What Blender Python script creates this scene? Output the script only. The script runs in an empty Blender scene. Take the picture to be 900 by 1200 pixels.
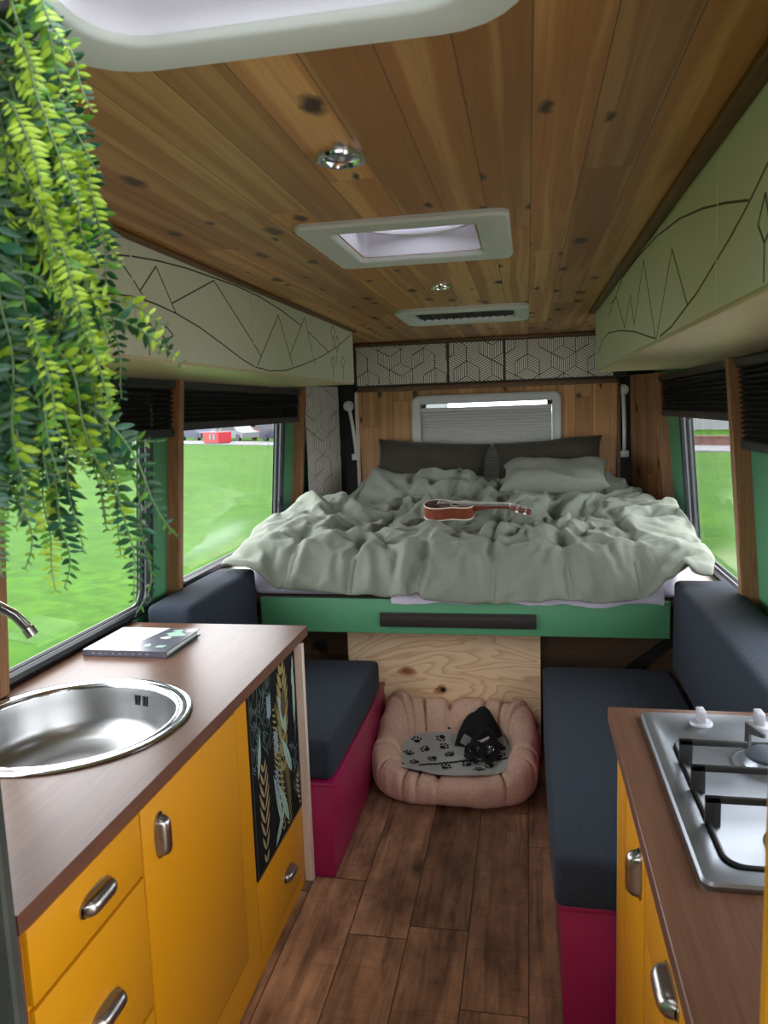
FRONT_Y = -1.1     # the cab end, behind the camera
SKY_S = 7.5
EXPOSURE = 0.0
UKEZ = 1.108
UKERY = 1.5
import bpy, bmesh, math, random
import numpy as np
from mathutils import Vector, Matrix, noise
PI = math.pi
random.seed(11)
SC = bpy.context.scene
COL = bpy.context.collection

# ------------------------------------------------------------------ materials
def lin(r, g, b):
    f = lambda c: (c / 255 / 12.92) if c / 255 <= .04045 else ((c / 255 + .055) / 1.055) ** 2.4
    return (f(r), f(g), f(b))

class NT:
    """tiny node-tree helper"""
    def __init__(s, name):
        s.m = bpy.data.materials.new(name); s.m.use_nodes = True
        s.t = s.m.node_tree; s.t.nodes.clear()
        s.out = s.n('ShaderNodeOutputMaterial')
    def n(s, typ, **kw):
        nd = s.t.nodes.new(typ)
        for k, v in kw.items():
            setattr(nd, k, v)
        return nd
    def l(s, a, b): s.t.links.new(a, b)
    def val(s, sock, v):
        if isinstance(v, bpy.types.NodeSocket): s.l(v, sock)
        elif isinstance(v, (tuple, list)) and sock.type == 'RGBA': sock.default_value = (*v[:3], 1)
        else: sock.default_value = v
    def math(s, op, a, b=None, c=None):
        nd = s.n('ShaderNodeMath', operation=op)
        s.val(nd.inputs[0], a)
        if b is not None: s.val(nd.inputs[1], b)
        if c is not None: s.val(nd.inputs[2], c)
        return nd.outputs[0]
    def obj(s):
        return s.n('ShaderNodeTexCoord').outputs['Object']
    def sep(s, v):
        nd = s.n('ShaderNodeSeparateXYZ'); s.l(v, nd.inputs[0]); return nd.outputs
    def comb(s, x, y, z):
        nd = s.n('ShaderNodeCombineXYZ')
        for i, v in enumerate((x, y, z)): s.val(nd.inputs[i], v)
        return nd.outputs[0]
    def noise(s, vec, scale=5, detail=3, rough=.5, dist=0, col=False):
        nd = s.n('ShaderNodeTexNoise'); s.l(vec, nd.inputs['Vector'])
        nd.inputs['Scale'].default_value = scale; nd.inputs['Detail'].default_value = detail
        nd.inputs['Roughness'].default_value = rough; nd.inputs['Distortion'].default_value = dist
        return nd.outputs['Color' if col else 'Fac']
    def ramp(s, fac, stops, interp='LINEAR'):
        nd = s.n('ShaderNodeValToRGB'); s.l(fac, nd.inputs[0]); cr = nd.color_ramp; cr.interpolation = interp
        while len(cr.elements) < len(stops): cr.elements.new(.5)
        for e, (p, c) in zip(cr.elements, stops):
            e.position = p; e.color = (c, c, c, 1) if isinstance(c, (int, float)) else (*c, 1)
        return nd.outputs[0]
    def mix(s, fac, a, b, blend='MIX'):
        nd = s.n('ShaderNodeMix', data_type='RGBA', blend_type=blend)
        s.val(nd.inputs[0], fac); s.val(nd.inputs[6], a); s.val(nd.inputs[7], b)
        return nd.outputs[2]
    def wnoise(s, v):
        nd = s.n('ShaderNodeTexWhiteNoise', noise_dimensions='3D'); s.l(v, nd.inputs['Vector'])
        return nd.outputs['Value'], nd.outputs['Color']
    def bump(s, h, strength=.3, dist=.01):
        nd = s.n('ShaderNodeBump'); nd.inputs['Strength'].default_value = strength
        nd.inputs['Distance'].default_value = dist; s.l(h, nd.inputs['Height']); return nd.outputs[0]
    def bsdf(s, color, rough=.5, metal=0, normal=None, spec=None, sheen=0, coat=0, coat_rough=.1, emit=None, estr=0):
        b = s.n('ShaderNodeBsdfPrincipled'); i = b.inputs
        s.val(i['Base Color'], color); s.val(i['Roughness'], rough); s.val(i['Metallic'], metal)
        if normal is not None: s.l(normal, i['Normal'])
        if spec is not None: i['Specular IOR Level'].default_value = spec
        if sheen: i['Sheen Weight'].default_value = sheen
        if coat: i['Coat Weight'].default_value = coat; i['Coat Roughness'].default_value = coat_rough
        s.l(b.outputs[0], s.out.inputs[0]); return s.m

def paint(name, c, rough=.45, metal=0, var=.06, bump=.0, scale=30, spec=None, coat=0, sheen=0):
    t = NT(name); v = t.obj()
    f = t.noise(v, scale, 3)
    dark = tuple(x * (1 - var) for x in c); lite = tuple(min(1, x * (1 + var)) for x in c)
    colr = t.mix(f, dark, lite)
    nrm = t.bump(t.noise(v, scale * 4, 2), bump, .004) if bump else None
    return t.bsdf(colr, rough, metal, nrm, spec, coat=coat, sheen=sheen)

def fabric(name, c, rough=.95, scale=400, var=.25, bump=.35, sheen=.15, crumple=0):
    t = NT(name); v = t.obj()
    w = t.noise(v, scale, 2, .6)
    big = t.noise(v, 6, 3)
    c0 = t.mix(w, tuple(x * (1 - var) for x in c), tuple(min(1, x * (1 + var)) for x in c))
    c1 = t.mix(big, tuple(x * .92 for x in c), c)
    colr = t.mix(.7, c1, c0)
    h = w
    if crumple:
        fold = t.math('ABSOLUTE', t.math('SUBTRACT', t.noise(v, 7, 1, .4, .6), .5))
        fold2 = t.math('ABSOLUTE', t.math('SUBTRACT', t.noise(v, 17, 1, .4, .5), .5))
        hh = t.math('ADD', t.math('MULTIPLY', fold, 1.0), t.math('MULTIPLY', fold2, .45))
        n1 = t.bump(hh, crumple, .03)
        nd = t.n('ShaderNodeBump'); nd.inputs['Strength'].default_value = bump; nd.inputs['Distance'].default_value = .0015
        t.l(w, nd.inputs['Height']); t.l(n1, nd.inputs['Normal']); nrm = nd.outputs[0]
    else:
        nrm = t.bump(w, bump, .002)
    return t.bsdf(colr, rough, 0, nrm, .2, sheen=sheen)

def plank_mat(name, width, off, length, base, lite, dark, knot, rough=.45, tone=.35, seam=.03, knots=.5, axis='XY', coat=0, seamcol=(.05, .03, .015)):
    """tongue-and-groove boards: `width` across the first axis, running along the second"""
    t = NT(name); s = t.sep(t.obj()); ax = {'X': 0, 'Y': 1, 'Z': 2}
    X = s[ax[axis[0]]]; Y = s[ax[axis[1]]]
    px = t.math('DIVIDE', t.math('SUBTRACT', X, off), width)
    idx = t.math('FLOOR', px); fr = t.math('FRACT', px)
    r1, _ = t.wnoise(t.comb(idx, 3.3, 7.7))
    py = t.math('ADD', t.math('DIVIDE', Y, length), t.math('MULTIPLY', r1, 7.31))
    idy = t.math('FLOOR', py); fy = t.math('FRACT', py)
    r2, rc = t.wnoise(t.comb(idx, idy, 1.5))
    sd = t.math('MULTIPLY', r2, 37.0)
    gv = t.comb(t.math('MULTIPLY', X, 1 / width * 1.6), t.math('MULTIPLY', Y, 1.3), sd)
    warp = t.noise(gv, 1.2, 2, .5)
    band = t.noise(t.comb(t.math('ADD', t.math('MULTIPLY', px, 2.2), t.math('MULTIPLY', warp, 1.0)), t.math('MULTIPLY', Y, .5), sd), 1.0, 2, .5)
    fine = t.noise(t.comb(t.math('MULTIPLY', px, 26), t.math('MULTIPLY', Y, 2.6), sd), 1.0, 3, .6)
    c = t.mix(t.ramp(band, [(.46, 0.0), (.56, 1.0)]), base, lite)
    c = t.mix(t.math('MULTIPLY', t.ramp(fine, [(.45, 0.0), (.75, 1.0)]), .45), c, dark)
    # a tone of its own for every board
    tn = t.math('ADD', 1 - tone, t.math('MULTIPLY', r2, tone * 1.6))
    c = t.mix(1.0, c, t.comb(tn, tn, tn), 'MULTIPLY')
    if knots:
        vo = t.n('ShaderNodeTexVoronoi', feature='F1', voronoi_dimensions='2D'); vo.inputs['Scale'].default_value = 1
        wob = t.noise(t.obj(), 30, 2)
        t.l(t.comb(t.math('ADD', t.math('MULTIPLY', px, .9), t.math('MULTIPLY', wob, .25)), t.math('ADD', t.math('MULTIPLY', Y, 4.2), sd), 0.0), vo.inputs['Vector'])
        sp = t.sep(vo.outputs['Color'])
        has = t.math('LESS_THAN', sp[0], knots)
        kd = t.math('DIVIDE', vo.outputs['Distance'], t.math('ADD', .5, sp[1]))
        k = t.math('MULTIPLY', t.ramp(kd, [(.07, 1.0), (.12, .6), (.17, 0.0)]), has)
        c = t.mix(k, c, knot)
    e = t.math('MINIMUM', fr, t.math('SUBTRACT', 1.0, fr))
    sm = t.math('LESS_THAN', e, seam)
    ey = t.math('MULTIPLY', t.math('MINIMUM', fy, t.math('SUBTRACT', 1.0, fy)), length / width)
    sm2 = t.math('MAXIMUM', sm, t.math('LESS_THAN', ey, seam * .8))
    c = t.mix(t.math('MULTIPLY', sm2, .75), c, seamcol)
    h = t.math('SUBTRACT', t.math('MULTIPLY', fine, .12), sm2)
    return t.bsdf(c, rough, 0, t.bump(h, .35, .003), coat=coat)

def grain_mat(name, base, dark, axis='Y', sx=60, sy=3, rough=.35, amount=.7, spec=None, coat=0):
    """plain sawn wood or woodgrain laminate with the grain along one axis"""
    t = NT(name); s = t.sep(t.obj())
    k = {'X': (sy, sx, sx), 'Y': (sx, sy, sx), 'Z': (sx, sx, sy)}[axis]
    v = t.comb(*[t.math('MULTIPLY', s[i], k[i]) for i in range(3)])
    f = t.noise(v, 1, 4, .65, .6)
    g = t.noise(v, 2.7, 2, .7)
    c = t.mix(t.math('MULTIPLY', t.ramp(f, [(.35, 0.0), (.68, 1.0)]), amount), base, dark)
    c = t.mix(t.math('MULTIPLY', t.ramp(g, [(.55, 0.0), (.7, 1.0)]), .35), c, dark)
    return t.bsdf(c, rough, 0, t.bump(f, .12, .002), spec, coat=coat)

def ply_mat(name):
    """rotary-cut pine plywood with wandering growth rings and knots (XZ sheet)"""
    t = NT(name); s = t.sep(t.obj())
    v = t.comb(t.math('MULTIPLY', s[0], 1.5), 0.0, t.math('MULTIPLY', s[2], 5.0))
    f = t.noise(v, 1.1, 2, .45, .7)
    ring = t.math('FRACT', t.math('MULTIPLY', f, 13.0))
    c = t.mix(t.ramp(ring, [(0.0, 0.0), (.55, .15), (.86, .75), (1.0, 0.0)]), lin(246, 218, 178), lin(212, 168, 122))
    vo = t.n('ShaderNodeTexVoronoi', feature='F1', voronoi_dimensions='2D'); vo.inputs['Scale'].default_value = 1
    wob = t.noise(t.obj(), 14, 2)
    t.l(t.comb(t.math('ADD', t.math('MULTIPLY', s[0], 5.0), t.math('MULTIPLY', wob, .3)), t.math('MULTIPLY', s[2], 8.0), 0.0), vo.inputs['Vector'])
    sp = t.sep(vo.outputs['Color'])
    k = t.math('MULTIPLY', t.ramp(vo.outputs['Distance'], [(.07, 1.0), (.16, .6), (.24, 0.0)]), t.math('LESS_THAN', sp[0], .34))
    c = t.mix(k, c, lin(150, 84, 50))
    fib = t.noise(t.comb(t.math('MULTIPLY', s[0], 6), 0.0, t.math('MULTIPLY', s[2], 160)), 1, 2)
    c = t.mix(t.math('MULTIPLY', fib, .14), c, lin(150, 105, 62))
    return t.bsdf(c, .6, 0)

def floor_mat():
    t = NT('dark vinyl plank floor'); s = t.sep(t.obj()); W = .187; L = 1.05
    px = t.math('DIVIDE', t.math('ADD', s[0], .572), W); idx = t.math('FLOOR', px); fr = t.math('FRACT', px)
    r1, _ = t.wnoise(t.comb(idx, 2.1, 4.4))
    py = t.math('ADD', t.math('DIVIDE', s[1], L), t.math('MULTIPLY', r1, 5.7)); idy = t.math('FLOOR', py); fy = t.math('FRACT', py)
    r2, _ = t.wnoise(t.comb(idx, idy, .5)); sd = t.math('MULTIPLY', r2, 41.0)
    g = t.noise(t.comb(t.math('MULTIPLY', s[0], 34), t.math('MULTIPLY', s[1], 2.4), sd), 1, 4, .65, .5)
    blot = t.noise(t.comb(t.math('MULTIPLY', s[0], 9), t.math('MULTIPLY', s[1], 4), sd), 1, 4, .6)
    saw = t.noise(t.comb(t.math('MULTIPLY', s[0], 5), t.math('MULTIPLY', s[1], 110), sd), 1, 2, .5)
    c = t.mix(t.ramp(blot, [(.3, 0.0), (.72, 1.0)]), lin(98, 71, 56), lin(186, 144, 112))
    c = t.mix(t.math('MULTIPLY', t.ramp(g, [(.45, 0.0), (.7, 1.0)]), .6), c, lin(48, 30, 22))
    c = t.mix(t.math('MULTIPLY', t.ramp(saw, [(.55, 0.0), (.75, 1.0)]), .25), c, lin(60, 38, 28))
    vo = t.n('ShaderNodeTexVoronoi', feature='F1', voronoi_dimensions='2D'); vo.inputs['Scale'].default_value = 1
    t.l(t.comb(t.math('ADD', t.math('MULTIPLY', px, .9), t.math('MULTIPLY', blot, .5)), t.math('ADD', t.math('MULTIPLY', s[1], 2.4), sd), 0.0), vo.inputs['Vector'])
    kk = t.math('MULTIPLY', t.ramp(vo.outputs['Distance'], [(.03, 1.0), (.10, .6), (.2, 0.0)]), t.math('LESS_THAN', t.sep(vo.outputs['Color'])[0], .3))
    c = t.mix(t.math('MULTIPLY', kk, .8), c, lin(36, 22, 16))
    tn = t.math('ADD', .72, t.math('MULTIPLY', r2, .5)); c = t.mix(1.0, c, t.comb(tn, tn, tn), 'MULTIPLY')
    e = t.math('MINIMUM', fr, t.math('SUBTRACT', 1.0, fr))
    ey = t.math('MULTIPLY', t.math('MINIMUM', fy, t.math('SUBTRACT', 1.0, fy)), L / W)
    sm = t.math('MAXIMUM', t.math('LESS_THAN', e, .012), t.math('LESS_THAN', ey, .012))
    c = t.mix(t.math('MULTIPLY', sm, .7), c, lin(30, 20, 16))
    h = t.math('SUBTRACT', t.math('MULTIPLY', g, .3), sm)
    return t.bsdf(c, t.math('ADD', .34, t.math('MULTIPLY', blot, .2)), 0, t.bump(h, .3, .002))

def metal(name, c, rough=.25, brush=None):
    t = NT(name); s = t.sep(t.obj())
    if brush:
        v = t.comb(*[t.math('MULTIPLY', s[i], brush[i]) for i in range(3)])
        f = t.noise(v, 1, 3)
        return t.bsdf(c, t.math('ADD', rough - .04, t.math('MULTIPLY', f, .08)), 1, t.bump(f, .02, .0004))
    f = t.noise(t.obj(), 40, 2)
    return t.bsdf(c, t.math('ADD', rough - .04, t.math('MULTIPLY', f, .1)), 1)

def glass_mat(name, tint=(1, 1, 1)):
    t = NT(name)
    tr = t.n('ShaderNodeBsdfTransparent'); tr.inputs[0].default_value = (*tint, 1)
    gl = t.n('ShaderNodeBsdfGlossy'); gl.inputs['Roughness'].default_value = .02
    lw = t.n('ShaderNodeLayerWeight'); lw.inputs[0].default_value = .5
    fz = t.math('ADD', .025, t.math('MULTIPLY', .75, t.math('POWER', lw.outputs['Facing'], 5.0)))
    mx = t.n('ShaderNodeMixShader'); t.l(fz, mx.inputs[0]); t.l(tr.outputs[0], mx.inputs[1]); t.l(gl.outputs[0], mx.inputs[2])
    t.l(mx.outputs[0], t.out.inputs[0]); return t.m

def grass_mat():
    t = NT('lawn grass'); v = t.obj()
    a = t.noise(v, .35, 4, .6); b = t.noise(v, 4, 4, .65)
    c = t.mix(t.ramp(a, [(.35, 0.0), (.68, 1.0)]), GRASS_A, GRASS_B)
    c = t.mix(t.math('MULTIPLY', t.ramp(b, [(.38, 0.0), (.62, 1.0)]), .75), c, GRASS_C)
    return t.bsdf(c, .9, 0, t.bump(b, .15, .03), .1)

GRASS_A = (.025, .083, .0015); GRASS_B = (.042, .110, .003); GRASS_C = (.014, .050, .001)
M = {}
M['ceil'] = plank_mat('oiled pine ceiling boards', .0935, .0105, 1.9, lin(180, 127, 72), lin(208, 162, 102), lin(140, 88, 42), lin(58, 30, 12), .42, .30, .011, .42)
M['pine'] = plank_mat('pine cladding', .105, -.02, 3.0, lin(176, 126, 72), lin(196, 148, 90), lin(132, 86, 44), lin(60, 34, 18), .5, .2, .014, .26, 'XZ')
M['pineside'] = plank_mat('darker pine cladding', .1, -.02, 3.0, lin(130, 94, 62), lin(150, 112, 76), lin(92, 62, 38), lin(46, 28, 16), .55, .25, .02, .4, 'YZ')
M['floor'] = floor_mat()
M['darkpanel'] = plank_mat('pine board with painted shade', .2, 0, 4, lin(96, 72, 52), lin(112, 84, 60), lin(70, 50, 36), lin(26, 16, 10), .6, .2, .006, .5, 'ZX')  # dark tone paints the shade under the bed into the wood
M['ply'] = ply_mat('pine plywood')
M['post'] = grain_mat('oak coloured batten', lin(164, 118, 80), lin(112, 76, 48), 'Z', 70, 4, .5)
M['cornice'] = grain_mat('dark stained batten', lin(110, 78, 48), lin(76, 50, 28), 'Y', 70, 4, .5)
M['birch'] = grain_mat('pale plywood underside', lin(204, 188, 152), lin(182, 162, 122), 'Y', 40, 2, .35, .5)
M['whitewood'] = grain_mat('white washed pine edge', lin(214, 196, 182), lin(190, 168, 152), 'Z', 60, 4, .5, .5)
M['worktop'] = grain_mat('walnut laminate worktop', lin(106, 75, 58), lin(72, 47, 36), 'Y', 75, 3.5, .30, .5, .25)
M['worktop_edge'] = grain_mat('walnut laminate edge', lin(98, 64, 50), lin(68, 42, 31), 'Y', 75, 3.5, .4, .6)
M['sill'] = grain_mat('pale sill board', lin(214, 198, 190), lin(190, 170, 160), 'Y', 50, 3, .4, .4)
M['yellow'] = paint('mustard yellow paint', (.53, .225, .002), .42, var=.04, bump=.02)
M['pink'] = paint('magenta paint', (.30, .008, .072), .38, var=.05)
M['green'] = paint('green body paint', (.085, .29, .145), .5, var=.05)
M['sage'] = paint('sage cream paint', (.61, .64, .485), .5, var=.03)
M['engrave'] = paint('engraved line', (.075, .065, .035), .8)
M['black'] = paint('matt black', (.008, .008, .009), .6)
M['blackwall'] = paint('black painted wall', (.012, .011, .010), .7)
M['rubber'] = paint('black rubber', (.012, .014, .018), .32)
M['slot'] = paint('dark brown recess', (.022, .017, .016), .45)
M['blind'] = paint('black pleated cloth', (.010, .009, .009), .6)
M['white'] = paint('white plastic', (.60, .65, .62), .4, var=.02)
M['framegrey'] = paint('pale grey window frame', (.55, .57, .56), .4, var=.02)
M['greyblind'] = paint('grey blind', (.50, .52, .50), .6, var=.05)
M['liner'] = paint('white hatch liner', (.70, .69, .76), .5, var=.02)
M['navy'] = fabric('navy woven upholstery', (.024, .032, .047), .9, 190, .85, .8, .04)
M['duvet'] = fabric('sage cotton duvet', (.205, .226, .182), .85, 700, .06, .15, .15, .42)
M['pillow'] = fabric('dark olive cotton', (.052, .046, .033), .9, 700, .1, .2, .15, .5)
M['sheet'] = fabric('lavender white sheet', (.66, .63, .76), .9, 600, .05, .2, .1, .3)
M['chrome'] = metal('polished chrome', (.68, .69, .73), .16)
M['steel'] = metal('brushed steel', (.36, .385, .43), .40, (40, 160, 40))
M['sinksteel'] = metal('brushed sink steel', (.47, .47, .47), .30, (60, 60, 4))
M['pewter'] = metal('aged pewter', (.36, .34, .33), .28)
M['iron'] = paint('black cast iron', (.012, .012, .013), .5)
M['burner'] = paint('grey enamel cap', (.055, .065, .085), .4)
M['knob'] = paint('silver grey knob', (.42, .42, .47), .3)
M['glass'] = glass_mat('window glass')
M['smoke'] = glass_mat('milky hatch glass', (.32, .32, .36))
M['grass'] = grass_mat()

# ------------------------------------------------------------------ mesh helpers
def box(bm, x0, x1, y0, y1, z0, z1, mi=0):
    vs = [bm.verts.new((x, y, z)) for z in (z0, z1) for y in (y0, y1) for x in (x0, x1)]
    for q in ((0, 2, 3, 1), (4, 5, 7, 6), (0, 1, 5, 4), (2, 6, 7, 3), (0, 4, 6, 2), (1, 3, 7, 5)):
        bm.faces.new([vs[i] for i in q]).material_index = mi
    return vs
def rbox(bm, x0, x1, y0, y1, z0, z1, r=.01, seg=2, mi=0):
    b = bmesh.new(); box(b, x0, x1, y0, y1, z0, z1)
    bmesh.ops.bevel(b, geom=b.edges[:], offset=r, segments=seg, profile=.5, affect='EDGES', clamp_overlap=True)
    join(bm, b, mi)
def join(bm, b, mi=None):
    off = {}
    for v in b.verts: off[v] = bm.verts.new(v.co)
    for f in b.faces:
        try: nf = bm.faces.new([off[v] for v in f.verts])
        except ValueError: continue
        nf.material_index = f.material_index if mi is None else mi
    b.free()
def tube(bm, pts, r, n=8, mi=0, closed=False, cap=True, up=None):
    pts = [Vector(p) for p in pts]; N = len(pts)
    rs = r if isinstance(r, (list, tuple)) else [r] * N
    rings = []; prev = None
    for i, p in enumerate(pts):
        a = pts[(i - 1) % N] if (closed or i > 0) else p
        c = pts[(i + 1) % N] if (closed or i < N - 1) else p
        t = (c - a).normalized() if (c - a).length > 1e-9 else Vector((0, 0, 1))
        if prev is None:
            u = Vector(up) if up else (Vector((0, 0, 1)) if abs(t.z) < .9 else Vector((1, 0, 0)))
        else: u = prev
        u = (u - t * u.dot(t))
        if u.length < 1e-6: u = t.orthogonal()
        u.normalize(); w = t.cross(u); prev = u
        rings.append([bm.verts.new(p + (u * math.cos(2 * PI * k / n) + w * math.sin(2 * PI * k / n)) * rs[i]) for k in range(n)])
    for i in range(N if closed else N - 1):
        A, B = rings[i], rings[(i + 1) % N]
        for k in range(n):
            bm.faces.new((A[k], A[(k + 1) % n], B[(k + 1) % n], B[k])).material_index = mi
    if cap and not closed:
        bm.faces.new(rings[0][::-1]).material_index = mi; bm.faces.new(rings[-1]).material_index = mi
def lathe(bm, prof, c=(0, 0, 0), n=32, mi=0, cap0=False, cap1=False, sx=1, sy=1):
    rings = []
    for r, z in prof:
        rings.append([bm.verts.new((c[0] + sx * r * math.cos(2 * PI * k / n), c[1] + sy * r * math.sin(2 * PI * k / n), c[2] + z)) for k in range(n)])
    for A, B in zip(rings, rings[1:]):
        for k in range(n):
            bm.faces.new((A[k], A[(k + 1) % n], B[(k + 1) % n], B[k])).material_index = mi
    if cap0: bm.faces.new(rings[0][::-1]).material_index = mi
    if cap1: bm.faces.new(rings[-1]).material_index = mi
    return rings
def prism(bm, pts, d, mi=0, mis=None):
    """polygon (3-D points) thickened by the vector d"""
    d = Vector(d); a = [bm.verts.new(p) for p in pts]; b = [bm.verts.new(Vector(p) + d) for p in pts]
    n = len(pts)
    bm.faces.new(a).material_index = mi; bm.faces.new(b[::-1]).material_index = mi
    for i in range(n): bm.faces.new((a[i], b[i], b[(i + 1) % n], a[(i + 1) % n])).material_index = mi if mis is None else mis
def loft(bm, loops, mi=0, cap0=False, cap1=False, closed=True):
    R = [[bm.verts.new(p) for p in lp] for lp in loops]; n = len(R[0])
    for A, B in zip(R, R[1:]):
        for k in range(n if closed else n - 1):
            bm.faces.new((A[k], A[(k + 1) % n], B[(k + 1) % n], B[k])).material_index = mi
    if cap0: bm.faces.new(R[0][::-1]).material_index = mi
    if cap1: bm.faces.new(R[-1]).material_index = mi
    return R
def rrect(x0, x1, y0, y1, r, n=5):
    """rounded rectangle outline, counter-clockwise, as 2-D points"""
    o = []
    for cx, cy, a in ((x1 - r, y1 - r, 0), (x0 + r, y1 - r, 90), (x0 + r, y0 + r, 180), (x1 - r, y0 + r, 270)):
        for k in range(n + 1):
            t = math.radians(a + 90 * k / n); o.append((cx + r * math.cos(t), cy + r * math.sin(t)))
    return o
def wire(bm, pts, w, d, mi=0):
    """raised strip of width w along a 3-D polyline on a plane with normal d (vector = thickness)"""
    d = Vector(d); nrm = d.normalized(); pts = [Vector(p) for p in pts]
    L = []
    for i, p in enumerate(pts):
        a = pts[max(0, i - 1)]; c = pts[min(len(pts) - 1, i + 1)]
        t = (c - a)
        if t.length < 1e-9: t = Vector((0, 0, 1))
        L.append(t.normalized().cross(nrm) * w / 2)
    for i in range(len(pts) - 1):
        prism(bm, [pts[i] - L[i], pts[i + 1] - L[i + 1], pts[i + 1] + L[i + 1], pts[i] + L[i]], d, mi)

# ------------------------------------------------------------------ object helpers
def root_of(o):
    while o.parent: o = o.parent
    return o
def part(name, bm, mats, parent=None, smooth=40, label=None, sub=0):
    if parent is not None:
        off = root_of(parent).location
        for v in bm.verts: v.co -= off
    bmesh.ops.recalc_face_normals(bm, faces=bm.faces[:])
    me = bpy.data.meshes.new(name); bm.to_mesh(me); bm.free()
    o = bpy.data.objects.new(name, me); COL.objects.link(o)
    for m in (mats if isinstance(mats, (list, tuple)) else [mats]): me.materials.append(M[m] if isinstance(m, str) else m)
    if smooth:
        for p in me.polygons: p.use_smooth = True
        me.set_sharp_from_angle(angle=math.radians(smooth))
    if parent is not None: o.parent = parent
    if label: o['label'] = label
    if sub:
        md = o.modifiers.new('smooth', 'SUBSURF'); md.levels = sub; md.render_levels = sub
    return o
def tag(o, label, cat, group=None):
    o['label'] = label; o['category'] = cat
    if group: o['group'] = group
    return o
def thing(name, label, cat, loc, group=None):
    o = bpy.data.objects.new(name, None); COL.objects.link(o); o.location = loc; o.empty_display_size = .05
    return tag(o, label, cat, group)
def solo(name, bm, mats, label, cat, group=None, smooth=40, sub=0):
    return tag(part(name, bm, mats, None, smooth, None, sub), label, cat, group)
def struct(name, bm, mats, parent=None, smooth=40):
    o = part(name, bm, mats, parent, smooth)
    if parent is None: o['kind'] = 'structure'
    return o
def sgroup(name, loc):
    o = bpy.data.objects.new(name, None); COL.objects.link(o); o.location = loc; o['kind'] = 'structure'; return o
NB = bmesh.new
# ------------------------------------------------------------------ the shell of the van
WLX = lambda z: -1.45 + (z - .92) * .08          # inner face of the left wall, leaning in towards the roof
WRX = lambda z: .84 - (z - .92) * .08
ZC = 2.07                                        # ceiling
def sheet(bm, us, vs, holes, f, mi=0):
    """grid of rectangles in (u, v) without the holes, mapped to 3-D by f; hole corners may be rounded by r"""
    us = sorted(set(us + [h[k] for h in holes for k in (0, 1)])); vs = sorted(set(vs + [h[k] for h in holes for k in (2, 3)]))
    cache = {}
    def V(u, v):
        if (u, v) not in cache: cache[(u, v)] = bm.verts.new(f(u, v))
        return cache[(u, v)]
    for a, b in zip(us, us[1:]):
        for c, d in zip(vs, vs[1:]):
            if any(h[0] <= a and b <= h[1] and h[2] <= c and d <= h[3] for h in holes): continue
            bm.faces.new((V(a, c), V(b, c), V(b, d), V(a, d))).material_index = mi
    for h in holes:
        r = h[4] if len(h) > 4 else 0
        if not r: continue
        for cu, cv, su, sv in ((h[0], h[2], 1, 1), (h[1], h[2], -1, 1), (h[1], h[3], -1, -1), (h[0], h[3], 1, -1)):
            arc = [(cu + su * r * (1 - math.cos(t)), cv + sv * r * (1 - math.sin(t))) for t in [k * PI / 2 / 6 for k in range(7)]]
            bm.faces.new([bm.verts.new(f(cu, cv))] + [bm.verts.new(f(*p)) for p in arc]).material_index = mi
def solidify(o, th, offset=1):
    m = o.modifiers.new('thickness', 'SOLIDIFY'); m.thickness = th; m.offset = offset; return o

WIN = {1: ('L', .95, 2.645, .918, 1.73), 2: ('L', 2.885, 4.235, .935, 1.73), 3: ('R', 3.035, 4.16, .858, 1.73), 4: ('R', 1.0, 2.45, .90, 1.73)}
for side, X, sgn in (('left', WLX, -1), ('right', WRX, 1)):
    bm = NB()
    hs = [(a, b, c, d, .07) for k, (s, a, b, c, d) in WIN.items() if s == side[0].upper()]
    if side == 'right': hs.append((-.95, .55, .0, 1.88))      # the open side door, out of the picture to the right
    sheet(bm, [FRONT_Y, 4.97], [0.0, 2.09], hs, lambda y, z: (X(z), y, z))
    # outer skin, 45 mm further out
    sheet(bm, [FRONT_Y, 4.97], [-.25, 2.09], hs, lambda y, z: (X(z) + sgn * .045, y, z))
    struct('wall_' + side, bm, 'green', smooth=0)
for k, (s, a, b, c, d) in WIN.items():
    X, sgn = (WLX, -1) if s == 'L' else (WRX, 1)
    g = sgroup('window_%d' % k, (X(c), (a + b) / 2, c))
    bm = NB(); lp = rrect(a, b, c, d, .07, 6)
    tube(bm, [(X(z) - sgn * .004, y, z) for y, z in lp], .019, 8, closed=True)
    tube(bm, [(X(z) + sgn * .02, y, z) for y, z in rrect(a + .008, b - .008, c + .008, d - .008, .065, 6)], .014, 8, closed=True)
    part('rubber_seal', bm, 'rubber', g)
    bm = NB(); lp = rrect(a + .005, b - .005, c + .005, d - .005, .065, 6)
    prism(bm, [(X(z) + sgn * .02, y, z) for y, z in lp], (sgn * .005, 0, 0))
    part('pane', bm, 'glass', g, smooth=0)
    if k == 2:
        bm = NB(); rbox(bm, X(1.13) + .004, X(1.13) + .02, 4.19, 4.215, 1.10, 1.16, .004); part('catch', bm, 'rubber', g)

bm = NB(); sheet(bm, [-1.6, 1.0], [FRONT_Y, 5.0], [], lambda x, y: (x, y, 0))
o = struct('floor', bm, 'floor', smooth=0); solidify(o, .03, -1)
SKY = (-.475, -.035, .39, .845, .05); H1 = (-.45, -.12, 1.84, 2.19, .03); H2 = (-.505, -.06, 3.43, 3.79, .06)
bm = NB(); sheet(bm, [-1.45, .85], [FRONT_Y, 4.97], [SKY, H1, H2], lambda x, y: (x, y, ZC))
o = struct('ceiling', bm, 'ceil', smooth=0)
bm = NB(); sheet(bm, [-1.5, .9], [FRONT_Y, 5.0], [SKY, H1, H2], lambda x, y: (x, y, ZC + .11))
struct('roof', bm, 'white', smooth=0)
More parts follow.
